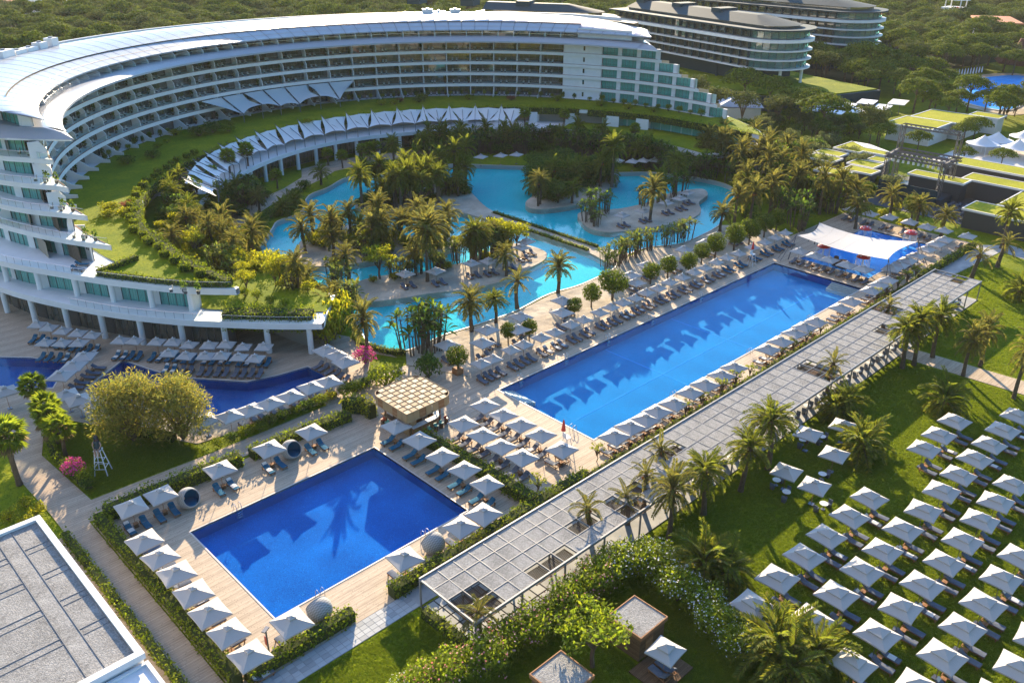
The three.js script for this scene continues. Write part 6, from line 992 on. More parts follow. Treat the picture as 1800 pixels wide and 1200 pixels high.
// dense planting on the islands and the low terrace garden
R = rng(451);
const inPoly = (poly, x, z) => { let c = false; for (let a = 0, b = poly.length - 1; a < poly.length; b = a++) if ((poly[a][1] > z) !== (poly[b][1] > z) && x < (poly[b][0] - poly[a][0]) * (z - poly[a][1]) / (poly[b][1] - poly[a][1]) + poly[a][0]) c = !c; return c; };
function plantIn(poly, n, f) { let xs = poly.map(p => p[0]), zs = poly.map(p => p[1]), k = 0, tr = 0; while (k < n && tr++ < n * 30) { const x = rr(Math.min(...xs), Math.max(...xs)), z = rr(Math.min(...zs), Math.max(...zs)); if (inPoly(poly, x, z) && inPoly(poly, x + 1, z) && inPoly(poly, x - 1, z + 0.6)) { f(x, z, k++); } } }
plantIn(ISL.west.filter((p, i) => i !== 1 && i !== 2), 28, (x, z, k) => { if (x < 55 && z > -61) return; const u = R(); if (u < 0.2) palm('d', x, z, rr(3.5, 6.5), 'golden date palm in the thick grove of the west island', 'golden palms of the west island', rr(0.85, 1.1)); else if (u < 0.36) palm('low2', x, z, 0, 'low bushy palm in the grove of the west island', 'low palms of the west island', rr(0.9, 1.2)); else if (u < 0.56) paddle('lime', x, z, rr(0.7, 1), 'banana plant in the grove of the west island', 'banana plants of the west island'); else shrub('lime', x, z, 'sunlit yellow shrub in the grove of the west island', 'sunlit shrubs of the west island', rr(0.9, 1.6)); });
plantIn(ISL.east, 60, (x, z) => { if (x < 108 || (z > -52 && x > 112)) return; const u = R(); if (u < 0.3) place(TR.dark[Math.floor(R() * 2)], 'broadleaf_tree', 'dense dark tree on the wooded east island', 'tree', 'trees of the east island', x, 0, z, rr(0, 6), rr(0.7, 1), rr(0.6, 0.9)); else if (u < 0.5) palm('e', x, z, rr(3.5, 6), 'feathery palm on the wooded east island', 'palms of the east island', 1); else if (u < 0.65) palm('low2', x, z, 0, 'low palm on the wooded east island', 'low palms of the east island', 1.2); else shrub(R() < 0.3 ? 'mid' : 'dark', x, z, 'dense shrub on the wooded east island', 'shrubs of the east island', rr(1, 1.8)); });
plantIn(ISL.spit.filter(p => p[1] < -66), 36, (x, z) => { const u = R(); if (u < 0.35) palm(R() < 0.5 ? 'e' : 'c', x, z, rr(4, 7), 'date palm in the grove at the causeway head', 'palms at the causeway head', rr(0.85, 1.1)); else if (u < 0.55) palm('low2', x, z, 0, 'low palm in the grove at the causeway head', 'low palms at the causeway head', 1); else if (u < 0.7) paddle('dark', x, z, rr(0.6, 0.9), 'paddle leaved plant at the causeway head', 'paddle plants at the causeway head'); else shrub('dark', x, z, 'dark shrub in the grove at the causeway head', 'shrubs at the causeway head', rr(0.8, 1.3)); });
plantIn([[50, -43.4], [62, -39.6], [72.6, -37.6], [82, -40.2], [84, -36.8], [74, -35], [62, -37.2], [51, -41]], 34, (x, z) => { const u = R(); if (u < 0.25) palm('d', x, z, rr(3, 5.5), 'golden palm along the back of the beach island', 'golden palms of the beach island', 0.9); else if (u < 0.55) paddle('lime', x, z, rr(0.6, 0.9), 'banana plant along the back of the beach island', 'banana plants of the beach island'); else shrub('lime', x, z, 'yellow green shrub along the back of the beach island', 'shrubs of the beach island', rr(0.6, 1.1)); });
for (let i = 0; i < 95; i++) { const t = lerp(152, 212, Math.pow(R(), 0.8)), ri = IN1(t) + 1.2, ro = Math.min(IN2(t) - 1.5, OUT[1](t) - 9), r = lerp(ri, ro, Math.pow(R(), 1.5)); if (ro < ri) continue; const q = pol(r, t, 0), u = R(), y = 5.1, lit = t < 190; if (u > 0.86) { const o = place(lit ? TR.yellow[i % 2] : TR.dark[i % 2], 'broadleaf_tree', lit ? 'sunlit yellow green tree on the low terrace of the hotel wing' : 'dark tree on the shaded low terrace of the hotel', 'tree', lit ? 'sunlit trees of the low terrace' : 'dark trees of the low terrace', q[0], y, q[2], rr(0, 6), rr(0.5, 0.8)); } else if (u < 0.12) { const o = palm(lit ? 'd' : 'e', q[0], q[2], rr(2.8, 4.5), lit ? 'golden palm on the planted low terrace of the hotel wing' : 'palm on the shaded low terrace of the hotel', lit ? 'golden palms of the low terrace' : 'shaded palms of the low terrace', rr(0.75, 0.95)); o.position.y = y; } else if (u < 0.36) { const o = paddle(lit ? 'lime' : 'dark', q[0], q[2], rr(0.5, 0.8), lit ? 'banana plant on the planted low terrace of the hotel wing' : 'paddle plant on the shaded low terrace of the hotel', lit ? 'banana plants of the low terrace' : 'paddle plants of the low terrace'); o.position.y = y; } else shrub(lit ? 'lime' : 'dark', q[0], q[2], lit ? 'sunlit shrub on the planted low terrace of the hotel wing' : 'dark shrub on the shaded low terrace of the hotel', lit ? 'sunlit shrubs of the low terrace' : 'dark shrubs of the low terrace', rr(0.8, 1.5), y); }  // sun and shade put into leaf colours: yellow kinds where lit, dark ones elsewhere
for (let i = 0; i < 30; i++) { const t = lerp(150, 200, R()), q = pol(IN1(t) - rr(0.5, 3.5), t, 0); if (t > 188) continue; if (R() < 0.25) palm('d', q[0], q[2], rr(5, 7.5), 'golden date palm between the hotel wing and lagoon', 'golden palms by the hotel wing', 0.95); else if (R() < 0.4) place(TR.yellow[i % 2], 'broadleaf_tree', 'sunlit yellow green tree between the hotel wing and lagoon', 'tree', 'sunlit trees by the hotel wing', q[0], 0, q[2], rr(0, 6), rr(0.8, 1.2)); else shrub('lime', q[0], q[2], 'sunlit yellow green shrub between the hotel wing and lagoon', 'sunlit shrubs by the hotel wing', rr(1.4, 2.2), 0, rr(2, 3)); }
// feathery tamarisk mass
{ R = rng(441); const T = proto(g => { const m = new MB(), st = new MB(), cl = []; for (let i = 0; i < 26; i++) { const a = i * 2.4, q = 2.9 * Math.sqrt((i + 0.5) / 26), y = 5.6 - 0.16 * q * q + rr(-0.5, 0.9); cl.push([Math.cos(a) * q, y, Math.sin(a) * q, 1.05, 1.35, 1.05, 190]); cl.push([Math.cos(a) * q * 1.12, y * 0.5, Math.sin(a) * q * 1.12, 1.1, 1.7, 1.1, 110]); st.tube([[0, 0, 0], [Math.cos(a) * q * 0.5, y * 0.5, Math.sin(a) * q * 0.5], [Math.cos(a) * q, y, Math.sin(a) * q]], t => 0.12 * (1 - t) + 0.02, 4); } foliage(m, cl, GREEN.tamarisk, 0.46, { skin: 0.5, ratio: 0.22, out: 0.7, flat: 0.1 }); part(g, 'stems', st.geo(), M.bark); part(g, 'foliage', m.geo(), M.leaf); });
  place(T, 'tamarisk', 'large feathery grey green tamarisk, the fuller one beside the fan palms', 'tree', null, 2.9, 0, -20.8, 0, 1.16, 1.2); place(T, 'tamarisk', 'large feathery grey green tamarisk, the one next to the side pool parasols', 'tree', null, 7.3, 0, -17.2, 2, 1.08, 1.12); }

// grass: tufts over the lawns, far too many to count
{
  R = rng(461);
  const tuft = new MB(), cols = [[0.2, 0.25, 0.014], [0.265, 0.3, 0.016], [0.135, 0.2, 0.014]];
  for (let i = 0; i < 9; i++) { const a = rr(0, 6.3), q = rr(0, 0.14), d = V(Math.cos(a) * 0.5, 1, Math.sin(a) * 0.5).normalize(); tuft.col = tint(cols[i % 3], 0.4); blade(tuft, V(Math.cos(a * 2.3) * q, 0, Math.sin(a * 2.3) * q), d, V(-d.y, d.x, 0).normalize(), rr(0.05, 0.095), 0.035, 0.15); }
  const geo = tuft.geo();
  const fill = (label, poly, y, n, skip = () => false) => { const mats = [], xs = poly.map(p => p[0]), zs = poly.map(p => p[1]), x0 = Math.min(...xs), x1 = Math.max(...xs), z0 = Math.min(...zs), z1 = Math.max(...zs); const q = new THREE.Quaternion(), up = V(0, 1, 0); let t = 0; while (mats.length < n && t++ < n * 4) { const x = rr(x0, x1), z = rr(z0, z1); if (!inPoly(poly, x, z) || skip(x, z)) continue; const s = rr(0.75, 1.35); mats.push(new THREE.Matrix4().compose(V(x, y, z), q.setFromAxisAngle(up, rr(0, 6.3)).clone(), V(s, s * rr(0.7, 1.2), s))); } const im = new THREE.InstancedMesh(geo, M.leaf, mats.length); mats.forEach((m, i) => im.setMatrixAt(i, m)); im.name = numbered('grass'); im.userData = { kind: 'stuff', label, category: 'grass' }; shade(im); scene.add(im); };
  fill('short sunlit grass of the parasol lawn and pergola side', [[28, 32.2], [90.2, 32.2], [92, 62], [60, 78], [10, 78], [18, 50]], -0.06, 230000);
  fill('short grass around the cabins and the stone path', [[-6.5, 24.3], [9, 24.3], [9.4, 32.5], [28, 34], [28, 50], [8, 56], [-6.5, 40]], -0.06, 65000, (x, z) => (x > 19.1 && x < 22.9 && z > 38.4 && z < 42.2) || (x > 9.9 && x < 13.6 && z > 38.3 && z < 42.1));
  fill('grass of the far lawn beyond the wooden path', [[95, 32.2], [121, 32.2], [121, 24.3], [140, 25], [132, 60], [98, 64]], -0.06, 60000);
  fill('grass of the garden lawn beside the fan palms and tamarisks', [[-5.4, -25], [-2.4, -33.5], [1, -26.5], [7.6, -15.2], [8, -12.3], [-5, -12.6]], -0.06, 20000);
  const rg = []; for (let t = 158; t <= 232; t += 4) { const q = pol(IN2(t) + 0.6, t, 0); rg.push([q[0], q[2]]); } for (let t = 232; t >= 158; t -= 4) { const q = pol(t < 173.6 ? OUT[2](t) - 1.2 : 77, t, 0); rg.push([q[0], q[2]]); } 
}
// ---------- dark glass hotels behind ----------
function darkHotel(label, F0, dir, len, depth, yb, ys, yTop, o = {}) {
  const g = thing('glass_hotel', label, 'hotel'), L = Math.hypot(...dir), d = [dir[0] / L, dir[1] / L], nrm = [-d[1], d[0]]; const s = nrm[0] < 0 ? -1 : 1, n = [nrm[0] * s, nrm[1] * s];
  const at = (u, w) => [F0[0] + d[0] * u + n[0] * w, F0[1] + d[1] * u + n[1] * w];
  const plan = (grow, end0 = -depth / 2) => { const p = []; const r = depth / 2 + grow; for (let k = 0; k <= 14; k++) { const a = lerp(-PI / 2, PI / 2, k / 14); p.push(at(5.5 - Math.cos(a) * (11 + grow), depth / 2 + Math.sin(a) * r)); } p.push(at(len + grow, depth + grow), at(len + grow, -grow)); return p; };
  ys.forEach((y, i) => part(g, 'floor_slab', new MB().prism(plan(i === ys.length - 1 ? 1.3 : 1), y, y + (i === ys.length - 1 ? 1.0 : 0.38), [], { bottom: true }).geo(), M.white));
  const lv = [...ys, ys[ys.length - 1] + 3.6];
  for (let i = 0; i < lv.length - 1; i++) {
    const y0 = lv[i] + (i === ys.length - 1 ? 1.25 : 0.5), y1 = lv[i + 1], pl = plan(-0.5), core = plan(-1.4);
    part(g, 'core_wall', new MB().prism(core, y0, y1).geo(), M.darkTeal);
    for (let k = 0; k < 14; k++) { const a = pl[k], b = pl[k + 1], w = part(g, 'window', new MB().quad([a[0], y0, a[1]], [b[0], y0, b[1]], [b[0], y1, b[1]], [a[0], y1, a[1]]).geo(), M.window); part(w, 'mullion', new MB().box(a[0], y0, a[1], 0.18, y1 - y0, 0.18).geo(), M.darkTeal); }
    const nb = Math.floor(len / 4.2); for (let k = 0; k < nb; k++) { const u0 = 5.5 + k * (len - 5.5) / nb, u1 = 5.5 + (k + 1) * (len - 5.5) / nb, a = at(u0, 0.5), b = at(u1, 0.5); const w = part(g, 'window', new MB().quad([a[0], y0, a[1]], [b[0], y0, b[1]], [b[0], y1, b[1]], [a[0], y1, a[1]]).geo(), M.windowDark); const q = at(u0, 0.1); part(w, 'fin', new MB().box(q[0], y0, q[1], 0.35, y1 - y0, 0.9, Math.atan2(-d[1], d[0])).geo(), M.darkTeal); const c = at(lerp(u0, u1, 0.3), 0.9), e = at(lerp(u0, u1, 0.62), 0.9); part(w, 'curtain', new MB().quad([c[0], y0, c[1]], [e[0], y0, e[1]], [e[0], y1, e[1]], [c[0], y1, c[1]]).geo(), M.curtain); }
  }
  const yr = lv[lv.length - 1];
  part(g, 'roof_slab', new MB().prism(plan(1.6), yr, yr + 0.5, [], { bottom: true }).geo(), M.darkTeal);
  const ph = plan(-4); part(g, 'penthouse_wall', new MB().prism(ph, yr + 0.5, yTop - 1.6).geo(), M.windowDark);
  const hip = new MB(), hp = plan(-3.2), mid = hp.map((p, i) => { const w = (p[0] - F0[0]) * n[0] + (p[1] - F0[1]) * n[1], u = (p[0] - F0[0]) * d[0] + (p[1] - F0[1]) * d[1]; return at(Math.max(u, depth * 0.55), lerp(w, depth / 2, 0.75)); });
  for (let i = 0; i < hp.length; i++) { const j = (i + 1) % hp.length; hip.quad([hp[i][0], yTop - 1.7, hp[i][1]], [hp[j][0], yTop - 1.7, hp[j][1]], [mid[j][0], yTop + 0.6, mid[j][1]], [mid[i][0], yTop + 0.6, mid[i][1]]); } hip.prism(mid, yTop + 0.55, yTop + 0.6, [], { sides: false }); part(g, 'hipped_roof', hip.geo(), M.darkRoof);
  for (let k = 0; k < 3; k++) { const q = at(depth + 8 + k * 22, depth / 2); part(g, 'roof_house', new MB().box(q[0], yTop - 1, q[1], 5, 2.4, 8, Math.atan2(-d[1], d[0])).geo(), M.darkTeal); }
  for (const [u, w] of [[-3, depth * 0.3], [-3, depth * 0.72], [6, 1.5], [14, 1.5], [22, 1.5]]) { const q = at(u, w), b = at(u - 0.6, w - (u < 3 ? 0.5 : 0)); part(g, 'leaning_column', new MB().stick([b[0], yb, b[1]], [q[0], ys[0], q[1]], 0.45, 0.55, 10).geo(1), u < 3 ? M.white : M.darkTeal); }
  part(g, 'lobby', new MB().prism([at(8, 3), at(len, 3), at(len, depth), at(8, depth)], yb, ys[0]).geo(), M.darkTeal);
  return g;
}
M.darkRoof = std([0.035, 0.06, 0.07], 0.8, { specularIntensity: 0.25 });
darkHotel('dark glass hotel with white bands and rounded end above the grass podium', [242.8, -86.8], [18.2, -75], 82, 24, 5, [9.9, 12.8, 15.7, 18.6], 25.2);
darkHotel('second dark glass hotel with rounded end on tall leaning columns by the pines', [318, -95], [4, -75], 95, 26, 0, [10.5, 13.3, 16.1, 18.9], 26);
darkHotel('third low dark hotel half hidden behind the crescent roof', [224, -145], [-21, -39], 46, 20, 0, [13, 16, 19], 26.2);
{ const g = thing('grass_podium', 'grass topped podium with dark glass edge below the round ended hotel', 'podium'); const p = [[226, -150], [229, -76], [232, -64.5], [267, -54.7], [276, -85], [300, -150]]; part(g, 'wall', new MB().prism(p, 0, 4.7).geo(), M.darkTeal); part(g, 'turf', new MB().prism(p.map(([x, z]) => [lerp(x, 255, 0.03), lerp(z, -95, 0.03)]), 4.7, 5.05).geo(), M.roofLawn); }
{ const g = thing('flat_canopies', 'cluster of flat white overlapping canopies below the grass podium', 'canopy'); for (const [x, z, w, d, y] of [[228, -57.5, 5, 4, 3.2], [234, -57, 6, 5, 3.6], [240.5, -53.5, 8, 6, 3.4], [249, -50.5, 8, 5, 3.7], [257, -44, 9, 5, 3.5], [247, -44.5, 9, 4.5, 3.2], [237, -47, 8, 4.5, 3.1], [230, -51, 6, 4.5, 3.0]]) part(g, 'canopy_panel', new MB().box(x, y, z, w, 0.2, d, 0.25).geo(), M.white); for (const [x, z] of [[228, -57], [240, -53], [252, -50], [236, -47], [256, -43]]) part(g, 'post', new MB().stick([x, 0, z], [x, 3.4, z], 0.1, 0.1, 6).geo(), M.steelDark); }
{ const g = thing('blue_tent_roof', 'blue grey tent roof behind the right tip of the white hotel', 'tent'); const m = new MB(); const P = [[205, 4.5, -76], [216, 4, -84], [222, 5.5, -74], [214, 4.2, -66]]; const c = [213, 7, -75]; for (let i = 0; i < 4; i++) m.tri(P[i], P[(i + 1) % 4], c); part(g, 'membrane', m.geo(), M.fabricShade); part(g, 'wall', new MB().prism([[206, -75], [216, -83], [221, -74], [214, -67]], 0, 4).geo(), M.white); }
// ---------- green-roofed pavilions ----------
function turfBlock(label, group, polys, h, wall = M.charcoal, rimMat = M.towel) { const g = thing('turf_roof_pavilion', label, 'pavilion', group); for (const p of polys) { const cx = p.reduce((a, v) => a + v[0], 0) / p.length, cz = p.reduce((a, v) => a + v[1], 0) / p.length, sh = k => p.map(([x, z]) => [x + Math.sign(cx - x) * k, z + Math.sign(cz - z) * k]); part(g, 'wall', new MB().prism(sh(0.5), 0, h - 0.3).geo(), wall); part(g, 'roof_edge', new MB().prism(p, h - 0.3, h + 0.12, [sh(0.25)], { bottom: true }).geo(), rimMat); part(g, 'turf', new MB().prism(sh(0.25), h - 0.3, h + 0.05).geo(), M.turf); } return g; }
M.turf = std(0xffffff, 0.95, { map: grassTex(88, [0.26, 0.27, 0.014], [0.36, 0.34, 0.02], [0.21, 0.22, 0.014]), bumpMap: bumpTex(N3, 9), bumpScale: 0.05 });
for (const r of [rect(176, 181, -29, -22), rect(170, 175.3, -28, -20.6), rect(178.6, 183.6, -16.6, -12.4), rect(171.8, 177.4, -18.2, -11.5), rect(166.2, 171, -16.5, -9.3), rect(160.4, 164.8, -20.4, -13)]) turfBlock('small dark pavilion with a yellow green turf roof near the stage', 'small turf roof pavilions', [r], 4);
turfBlock('largest stepped turf roof behind the small pavilions', null, [[[182, -27], [192, -27], [192, -22], [188, -22], [188, -14.4], [183.9, -14.4], [183.9, -20], [182, -20]]], 4.4);
turfBlock('long turf roof behind the stage', null, [rect(187, 194.5, -2.2, 40)], 4.8); turfBlock('low turf roof in front of the long one beside the stage', null, [rect(172.6, 177.2, -4, 8.4), rect(177.4, 184, 6, 42)], 4.2); turfBlock('wide turf roof on posts at the right edge', null, [rect(155.6, 163, 14.6, 40), rect(163.2, 182, 18.6, 44)], 3.9);
turfBlock('white walled pavilion with stepped turf roofs beyond the stage', null, [rect(219.5, 233, -31, -18), rect(233.2, 248, -30, -15), rect(248.2, 254.6, -19.5, -11)], 4.6, M.white, M.white);
struct('stage_floor', new MB().prism(rect(158, 186, -13, 20), -0.05, 0.01).geo(), M.charcoal);
// ---------- stage truss ----------
{ const g = thing('stage_truss', 'tall steel stage truss hung with rows of lamps', 'stage truss');
  M.trussSteel = std([0.12, 0.1, 0.09], 0.6); const truss = (a, b, w = 0.9, n = 9) => { const m = new MB(), A = V(...a), B = V(...b), d = B.clone().sub(A), u = Math.abs(d.y) > d.length() * 0.7 ? V(1, 0, 0) : V(0, 1, 0), v = d.clone().normalize().cross(u).normalize(); const c = [[1, 1], [1, -1], [-1, -1], [-1, 1]].map(([i, j]) => u.clone().multiplyScalar(i * w / 2).addScaledVector(v, j * w / 2)); for (const k of c) m.stick(A.clone().add(k).toArray(), B.clone().add(k).toArray(), 0.09, 0.09, 4); for (let i = 0; i < n; i++) for (let k = 0; k < 4; k++) m.stick(A.clone().lerp(B, i / n).add(c[k]).toArray(), A.clone().lerp(B, (i + 1) / n).add(c[(k + 1) % 4]).toArray(), 0.055, 0.055, 3); return m.geo(); };
  for (const [x, z, l] of [[168.4, -7.2], [168.4, 5], [175.4, -8], [175.4, 4.6]]) part(g, 'tower', truss([x, 0, z], [x, x < 170 ? 8.8 : 14.2, z]), M.trussSteel);
  for (const [a, b] of [[[175.4, 14, -8], [175.4, 14, 4.6]], [[168.4, 8.5, -8], [168.4, 8.5, 6.6]], [[175.4, 8.6, -8], [175.4, 8.6, 6]], [[168.4, 8.5, -7.2], [175.4, 8.5, -8]], [[168.4, 8.5, 5], [175.4, 8.5, 4.6]], [[171.6, 8.5, -8], [171.6, 8.5, 6]]]) part(g, 'beam', truss(a, b, 0.7, 12), M.trussSteel);
  const lamp = new MB().stick([0, 0, 0], [0.1, -0.75, 0], 0.18, 0.28, 8, true).geo(); for (const x of [168.4, 171.6, 175.4]) for (let k = 0; k < 12; k++) { const l = part(g, 'lamp', lamp, M.towel); l.position.set(x, 8.1, -7 + k * 1.1); l.rotation.y = k; }
  part(g, 'stage_platform', new MB().prism(rect(166.8, 177, -8.4, 6.4), 0.02, 1.4).geo(), M.dark); part(g, 'backdrop', new MB().box(166.6, 0.1, -1, 0.15, 3.2, 13).geo(), M.darkTeal);  }
R = rng(701);
for (let i = 0; i < 46; i++) place(CHAIR, 'audience_chair', 'small dark chair on the stage court', 'chair', 'chairs on the stage court', 160 + (i % 8) * 1.4, 0.02, 8 + Math.floor(i / 8) * 1.4, -PI / 2);
// ---------- far pool area ----------
{ const g = thing('far_lagoon', 'bright blue pool with white deck beyond the turf pavilion', 'swimming pool'); const p = smooth([[286, -22], [292, -37], [318, -46], [344, -52], [366, -44], [350, -30], [322, -24]], 5); part(g, 'deck', new MB().prism(p.map(([x, z]) => [lerp(x, 322, -0.12), lerp(z, -36, -0.3)]), -0.04, 0.05).geo(), M.sand); part(g, 'rim', new MB().prism(p, 0.05, 0.3).geo(), M.coping); part(g, 'basin', new MB().prism(p.map(([x, z]) => [lerp(x, 322, 0.03), lerp(z, -36, 0.05)]), 0.3, 0.32).geo(), M.tileKids); }
{ const TENT = proto(g => { const m = new MB(), n = 12, pk = [0, 4.6, 0]; for (let k = 0; k < n; k++) { const a = k / n * 2 * PI, b = (k + 1) / n * 2 * PI, q = (t, f) => [Math.cos(t) * 4.2 * f, 2.4 + 2.2 * Math.pow(1 - f, 1.7), Math.sin(t) * 4.2 * f]; for (let j = 0; j < 4; j++) m.quad(q(a, j / 4), q(b, j / 4), q(b, (j + 1) / 4), q(a, (j + 1) / 4)); } part(g, 'membrane', m.geo(0.5), M.sail); part(g, 'mast', new MB().stick([0, 0, 0], [0, 4.7, 0], 0.08, 0.08, 6).geo(), M.white); for (let k = 0; k < 4; k++) { const a = k * PI / 2 + 0.4; part(g, 'post', new MB().stick([Math.cos(a) * 4, 0, Math.sin(a) * 4], [Math.cos(a) * 4, 2.4, Math.sin(a) * 4], 0.06, 0.06, 5).geo(), M.white); } });
  for (const [x, z] of [[224, -6], [231, -5], [226, 2], [234, 3], [241, -1]]) place(TENT, 'tent', 'white peaked tent beside the turf roofed pavilion', 'tent', 'white tents beyond the stage', x, 0, z, x, 1); struct('tent_court', new MB().prism(rect(206, 244, -12, 14), -0.05, 0.005).geo(), M.coping); }
R = rng(707);
const SHUT = proto(g => { const f = new THREE.LatheGeometry([[0.02, 2.9], [0.1, 2.6], [0.2, 1.6], [0.16, 1.2]].map(p => new THREE.Vector2(...p)), 7); part(g, 'folded_canopy', f, M.white); part(g, 'pole', new MB().stick([0, 0, 0], [0, 1.4, 0], 0.04, 0.04, 5).geo(), M.teak); });
for (let i = 0; i < 26; i++) { const r = i % 2; place(SHUT, 'closed_parasol', 'closed white parasol standing round the far pool', 'parasol', 'closed parasols at the far pool', r ? 286 + i * 1.6 : 330 + i * 0.9, 0, r ? -48 - i * 0.35 : -58 + i * 0.2, 0, 1.4); }
{ const g = thing('villa', 'white two storey villa with red roof edge among the far pines', 'villa'); part(g, 'wall', new MB().box(458, 0, -88, 30, 11, 14, 0.5).geo(), M.white); part(g, 'roof', new MB().box(456, 11, -87, 34, 0.8, 18, 0.5).geo(), M.terracotta); for (let k = 0; k < 7; k++) for (const y of [3, 7.4]) { const u = -12 + k * 4, c = Math.cos(0.5), s = Math.sin(0.5); part(g, 'window', new MB().box(458 + u * c - 7.05 * -s * -1 + 7.05 * 0 + s * 7.05, y, -88 - u * s + c * 7.05, 2, 2.2, 0.2, 0.5).geo(), M.windowDark); part(g, 'window', new MB().box(458 - 15.05 * c + (k - 3) * 1.8 * s, y, -88 + 15.05 * s + (k - 3) * 1.8 * c, 0.2, 2, 1.1, 0.5).geo(), M.windowDark); } }
{ const g = thing('rock_slide', 'red brown artificial rock hill of the far water park', 'rock hill'); R = rng(709); const m = new MB(); for (let i = 0; i < 26; i++) { const a = rr(0, 6.3), q = rr(0, 11), h = (13 - q) * rr(0.7, 1.2); m.stick([398 + Math.cos(a) * q, 0, -52 + Math.sin(a) * q], [398 + Math.cos(a) * q * 0.8, h, -52 + Math.sin(a) * q * 0.8], rr(2.4, 4), rr(0.6, 1.6), 6, true); } part(g, 'rocks', m.geo(), std([0.17, 0.085, 0.06], 0.9)); }
{ const g = thing('slide_tower', 'water slide tower with white canopy rising from the pines', 'slide tower'); part(g, 'canopy', new THREE.ConeGeometry(7, 1.6, 14).translate(500, 17, -124), M.white); for (const [x, z] of [[-4, -4], [4, -4], [4, 4], [-4, 4]]) part(g, 'post', new MB().stick([500 + x, 0, -124 + z], [500 + x, 16.4, -124 + z], 0.4, 0.3, 6).geo(), M.white); part(g, 'platform', new MB().box(500, 11.5, -124, 11, 0.8, 11).geo(), M.white); const t = []; for (let i = 0; i <= 16; i++) { const a = i * 0.45; t.push([494 - i * 1.2 + Math.cos(a) * 3, 12 - i * 0.5, -122 + Math.sin(a) * 5 + i * 0.8]); } part(g, 'chute', new MB().tube(t, 0.9, 7).geo(1), M.red); }
// ---------- pines ----------
R = rng(801);
const pineOpt = { fork: 0.62, tr: 0.32, flat: true, clump: 0.33, fl: 0.62, drop: 1.3, mat: M.leafPine, ratio: 0.75, jit: 0.25, lay: 0.92, skin: 0.2 };
const PINE = [1, 2, 3, 4].map(i => treeProto(810 + i, rr(9.5, 11.5), rr(4.8, 5.8), 24, 88, GREEN.pine, 0.62, pineOpt));
const PINE2 = [1, 2].map(i => treeProto(820 + i, rr(9, 11), rr(3.2, 4), 20, 88, [[0.10, 0.12, 0.03], [0.13, 0.14, 0.035], [0.075, 0.1, 0.025]], 0.6, { fork: 0.35, clump: 0.4, fl: 0.8, mat: M.leafPine, jit: 0.3, lay: 0.85, skin: 0.25 }));
const noGo = [[94, -64, 104], [252, -110, 34], [262, -140, 30], [258, -75, 30], [268, -165, 22], [330, -100, 24], [334, -130, 24], [338, -165, 26], [226, -160, 28], [212, -178, 24], [322, -38, 38], [238, -22, 26], [225, 0, 22], [455, -88, 22], [398, -52, 14], [180, 0, 40], [175, -22, 26], [245, -50, 18], [158, -10, 22], [160, -565, 70], [500, -124, 9], [214, -74, 12], [140, 30, 50], [160, 60, 60], [200, 40, 40]];
const spots = [];
{ const cam = camera.position; let tries = 0; while (tries++ < 12000 && spots.length < 2400) { const d = Math.sqrt(lerp(175 * 175, 760 * 760, R())), a = 0.768 + lerp(-0.62, 0.62, R()), x = cam.x + Math.sin(a) * d, z = cam.z - Math.cos(a) * d; const rx = Math.hypot(x - 94, z + 64), ok = (z < -60 || x > 205) && noGo.every(([cx, cz, r]) => Math.hypot(x - cx, z - cz) > r) && spots.every(s => (s[0] - x) ** 2 + (s[1] - z) ** 2 > 62); if (ok) spots.push([x, z, d]); } spots.sort((p, q) => p[2] - q[2]); }
const far = [[], [], [], [], [], []];
spots.forEach(([x, z, d], i) => {
  const alt = R() < 0.28, k = alt ? 4 + Math.floor(R() * 2) : Math.floor(R() * 4), s = rr(0.8, 1.25) * (d > 350 ? 1.15 : 1), ry = rr(0, 6.3);
  if (i < 290) place(alt ? PINE2[k - 4] : PINE[k], alt ? 'broadleaf_tree' : 'umbrella_pine', alt ? 'loose olive green tree in the woods behind the hotels' : 'umbrella pine with domed dark crown in the woods behind the hotels', 'tree', alt ? 'broadleaf trees in the woods' : 'umbrella pines in the woods', x, 0, z, ry, s, s * rr(0.85, 1.15));
  else far[k].push(new THREE.Matrix4().compose(V(x, 0, z), new THREE.Quaternion().setFromAxisAngle(V(0, 1, 0), ry), V(s, s * rr(0.9, 1.1), s)));
});
{ const g = thing('far_woods', 'distant pine woods reaching to the top edge behind the hotels', 'woods'); g.userData.kind = 'stuff';
  far.forEach((list, k) => { if (!list.length) return; const src = k < 4 ? PINE[k] : PINE2[k - 4]; for (const c of src.children) { const im = new THREE.InstancedMesh(c.geometry, c.material, list.length); list.forEach((m, i) => im.setMatrixAt(i, m)); im.name = c.name === 'crown' ? 'crowns' : 'trunks'; im.userData.kind = 'stuff'; shade(im); g.add(im); } }); }
// midground trees between the dark hotels, the pavilions and the lagoon
R = rng(811);
for (const [x, z, s] of [[287, -72, 1], [294, -78, 1.05], [281, -66, 0.9], [300, -70, 1], [306, -62, 1], [290, -60, 0.8], [312, -72, 1.1], [318, -60, 1], [308, -50, 0.8], [345, -66, 1.1], [355, -72, 1.2], [362, -60, 1], [372, -68, 1.2], [340, -76, 1], [352, -84, 1.1], [384, -76, 1.2], [268, -30, 0.85], [262, -36, 0.8], [256, -28, 0.7], [275, -24, 0.8], [236, -12.5, 0.62], [231, -13.5, 0.6], [212, -18, 0.6], [206, -26, 0.65], [214, -30, 0.7], [206, -4, 0.5], [209, 4, 0.5], [216, 12, 0.5]]) place(PINE[Math.floor(R() * 4)], 'umbrella_pine', 'umbrella pine standing between the glass hotels and the turf pavilions', 'tree', 'pines between hotels and pavilions', x, 0, z, rr(0, 6), s);
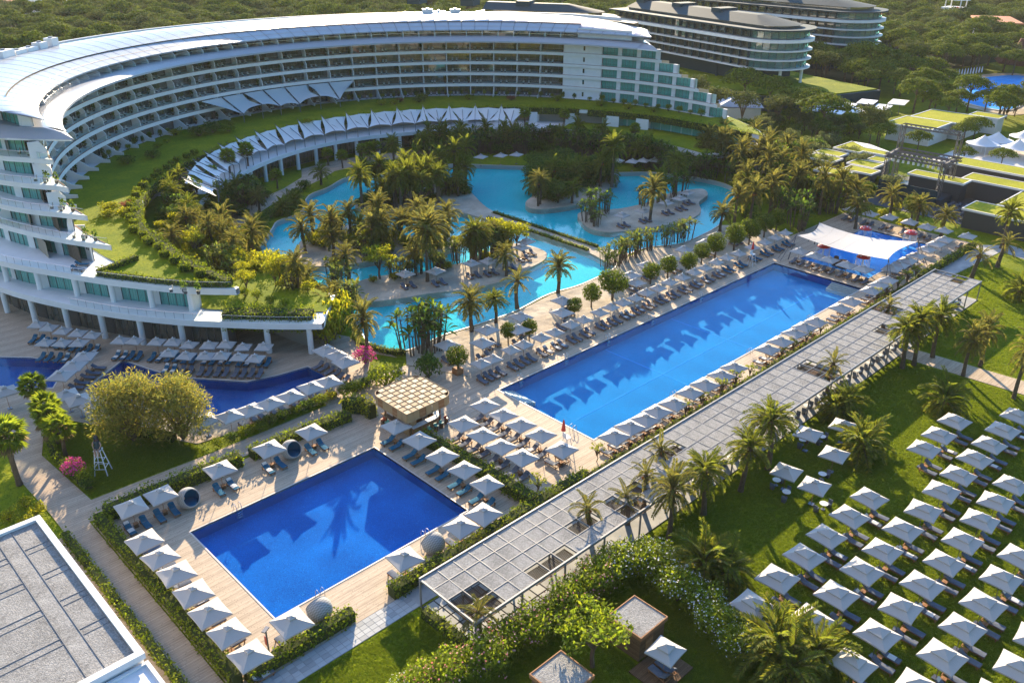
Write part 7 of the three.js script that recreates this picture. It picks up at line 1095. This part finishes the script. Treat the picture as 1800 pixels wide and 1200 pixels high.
for (let i = 0; i < 90; i++) { const x = rr(160, 222), z = rr(-62, -30), rx = Math.hypot(x - 94, z + 64); if (rx < 88 || (x < 196 && z > -32) || (x > 218 && z < -50)) continue; const u = R(); if (u < 0.4) place(TR.olive[Math.floor(R() * 2)], 'broadleaf_tree', 'grey green tree in the thicket between white hotel and pavilions', 'tree', 'thicket trees', x, 0, z, rr(0, 6), rr(0.7, 1)); else if (u < 0.7) place(TR.dark[Math.floor(R() * 2)], 'broadleaf_tree', 'dark tree in the thicket between white hotel and pavilions', 'tree', 'thicket dark trees', x, 0, z, rr(0, 6), rr(0.6, 0.9)); else shrub('mid', x, z, 'shrub in the thicket between white hotel and pavilions', 'thicket shrubs', rr(1.3, 2.2)); }
for (let i = 0; i < 150; i++) { const x = rr(127, 172), z = rr(-54, -6.5), rx = Math.hypot(x - 94, z + 64); if (rx > 84 && z < -30 || inPoly(POOL.lagoon, x, z) || inPoly(POOL.lagoon, x - 1.5, z) || x > 150 && z > -24) continue; const u = R(); if (u < 0.45) paddle('dark', x, z, rr(0.8, 1.2), 'paddle leaved plant in the grove beside the lagoon end', 'grove plants at the lagoon end'); else if (u < 0.75) palm('d', x, z, rr(5, 8), 'date palm in the grove beside the lagoon end', 'grove palms at the lagoon end', 1); else shrub('dark', x, z, 'dark shrub in the grove beside the lagoon end', 'grove shrubs at the lagoon end', rr(1.2, 2)); }
for (let i = 0; i < 40; i++) { const t = lerp(372, 400, R()), q = pol(rr(84, 100), t, 0); if (R() < 0.5) place(TR.olive[i % 2], 'broadleaf_tree', 'sunlit tree beside the right tip of the white hotel', 'tree', 'trees at the right hotel tip', q[0], 0, q[2], rr(0, 6), rr(0.6, 0.9)); else shrub('lime', q[0], q[2], 'sunlit shrub beside the right tip of the white hotel', 'shrubs at the right hotel tip', rr(1.3, 2)); }
for (let i = 0; i < 24; i++) { const x = rr(268, 330), z = rr(-20, -6); place(TR.olive[i % 2], 'broadleaf_tree', 'rounded tree in the row before the far pool', 'tree', 'trees before the far pool', x, 0, z, rr(0, 6), rr(0.8, 1.1)); }
for (let i = 0; i < 22; i++) { const x = rr(144, 158), z = rr(-12, 30); if (x < 147 && z < 22) continue; if (R() < 0.5) shrub('lime', x, z, 'shrub behind the splash pool loungers', 'shrubs behind the splash pool', rr(0.8, 1.3)); }
// ---------- far town ----------
R = rng(821);
struct('town_ground', new MB().prism([[110, -620], [210, -640], [215, -520], [120, -500]], -0.05, 0.0).geo(), M.stone);
for (let i = 0; i < 16; i++) { const x = 128 + (i % 4) * 20 + rr(-4, 4), z = -525 - Math.floor(i / 4) * 24, w = rr(9, 15), h = rr(4, 8), g = thing('town_house', 'small pale town house with red roof far beyond the woods', 'house', 'houses of the far town', x, 0, z, rr(0, 1)); part(g, 'wall', new MB().box(0, 0, 0, w, h, w * 0.7).geo(), M.white); part(g, 'roof', new THREE.ConeGeometry(w * 0.68, 2, 4).rotateY(PI / 4).scale(1, 1, 0.75).translate(0, h + 1, 0), R() < 0.6 ? M.terracotta : M.frameGrey); for (const k of [-1, 1]) part(g, 'window', new MB().box(k * w * 0.25, h * 0.4, w * 0.35 + 0.05, 1.6, 1.5, 0.1).geo(), M.windowDark); }
renderer.render(scene, camera);
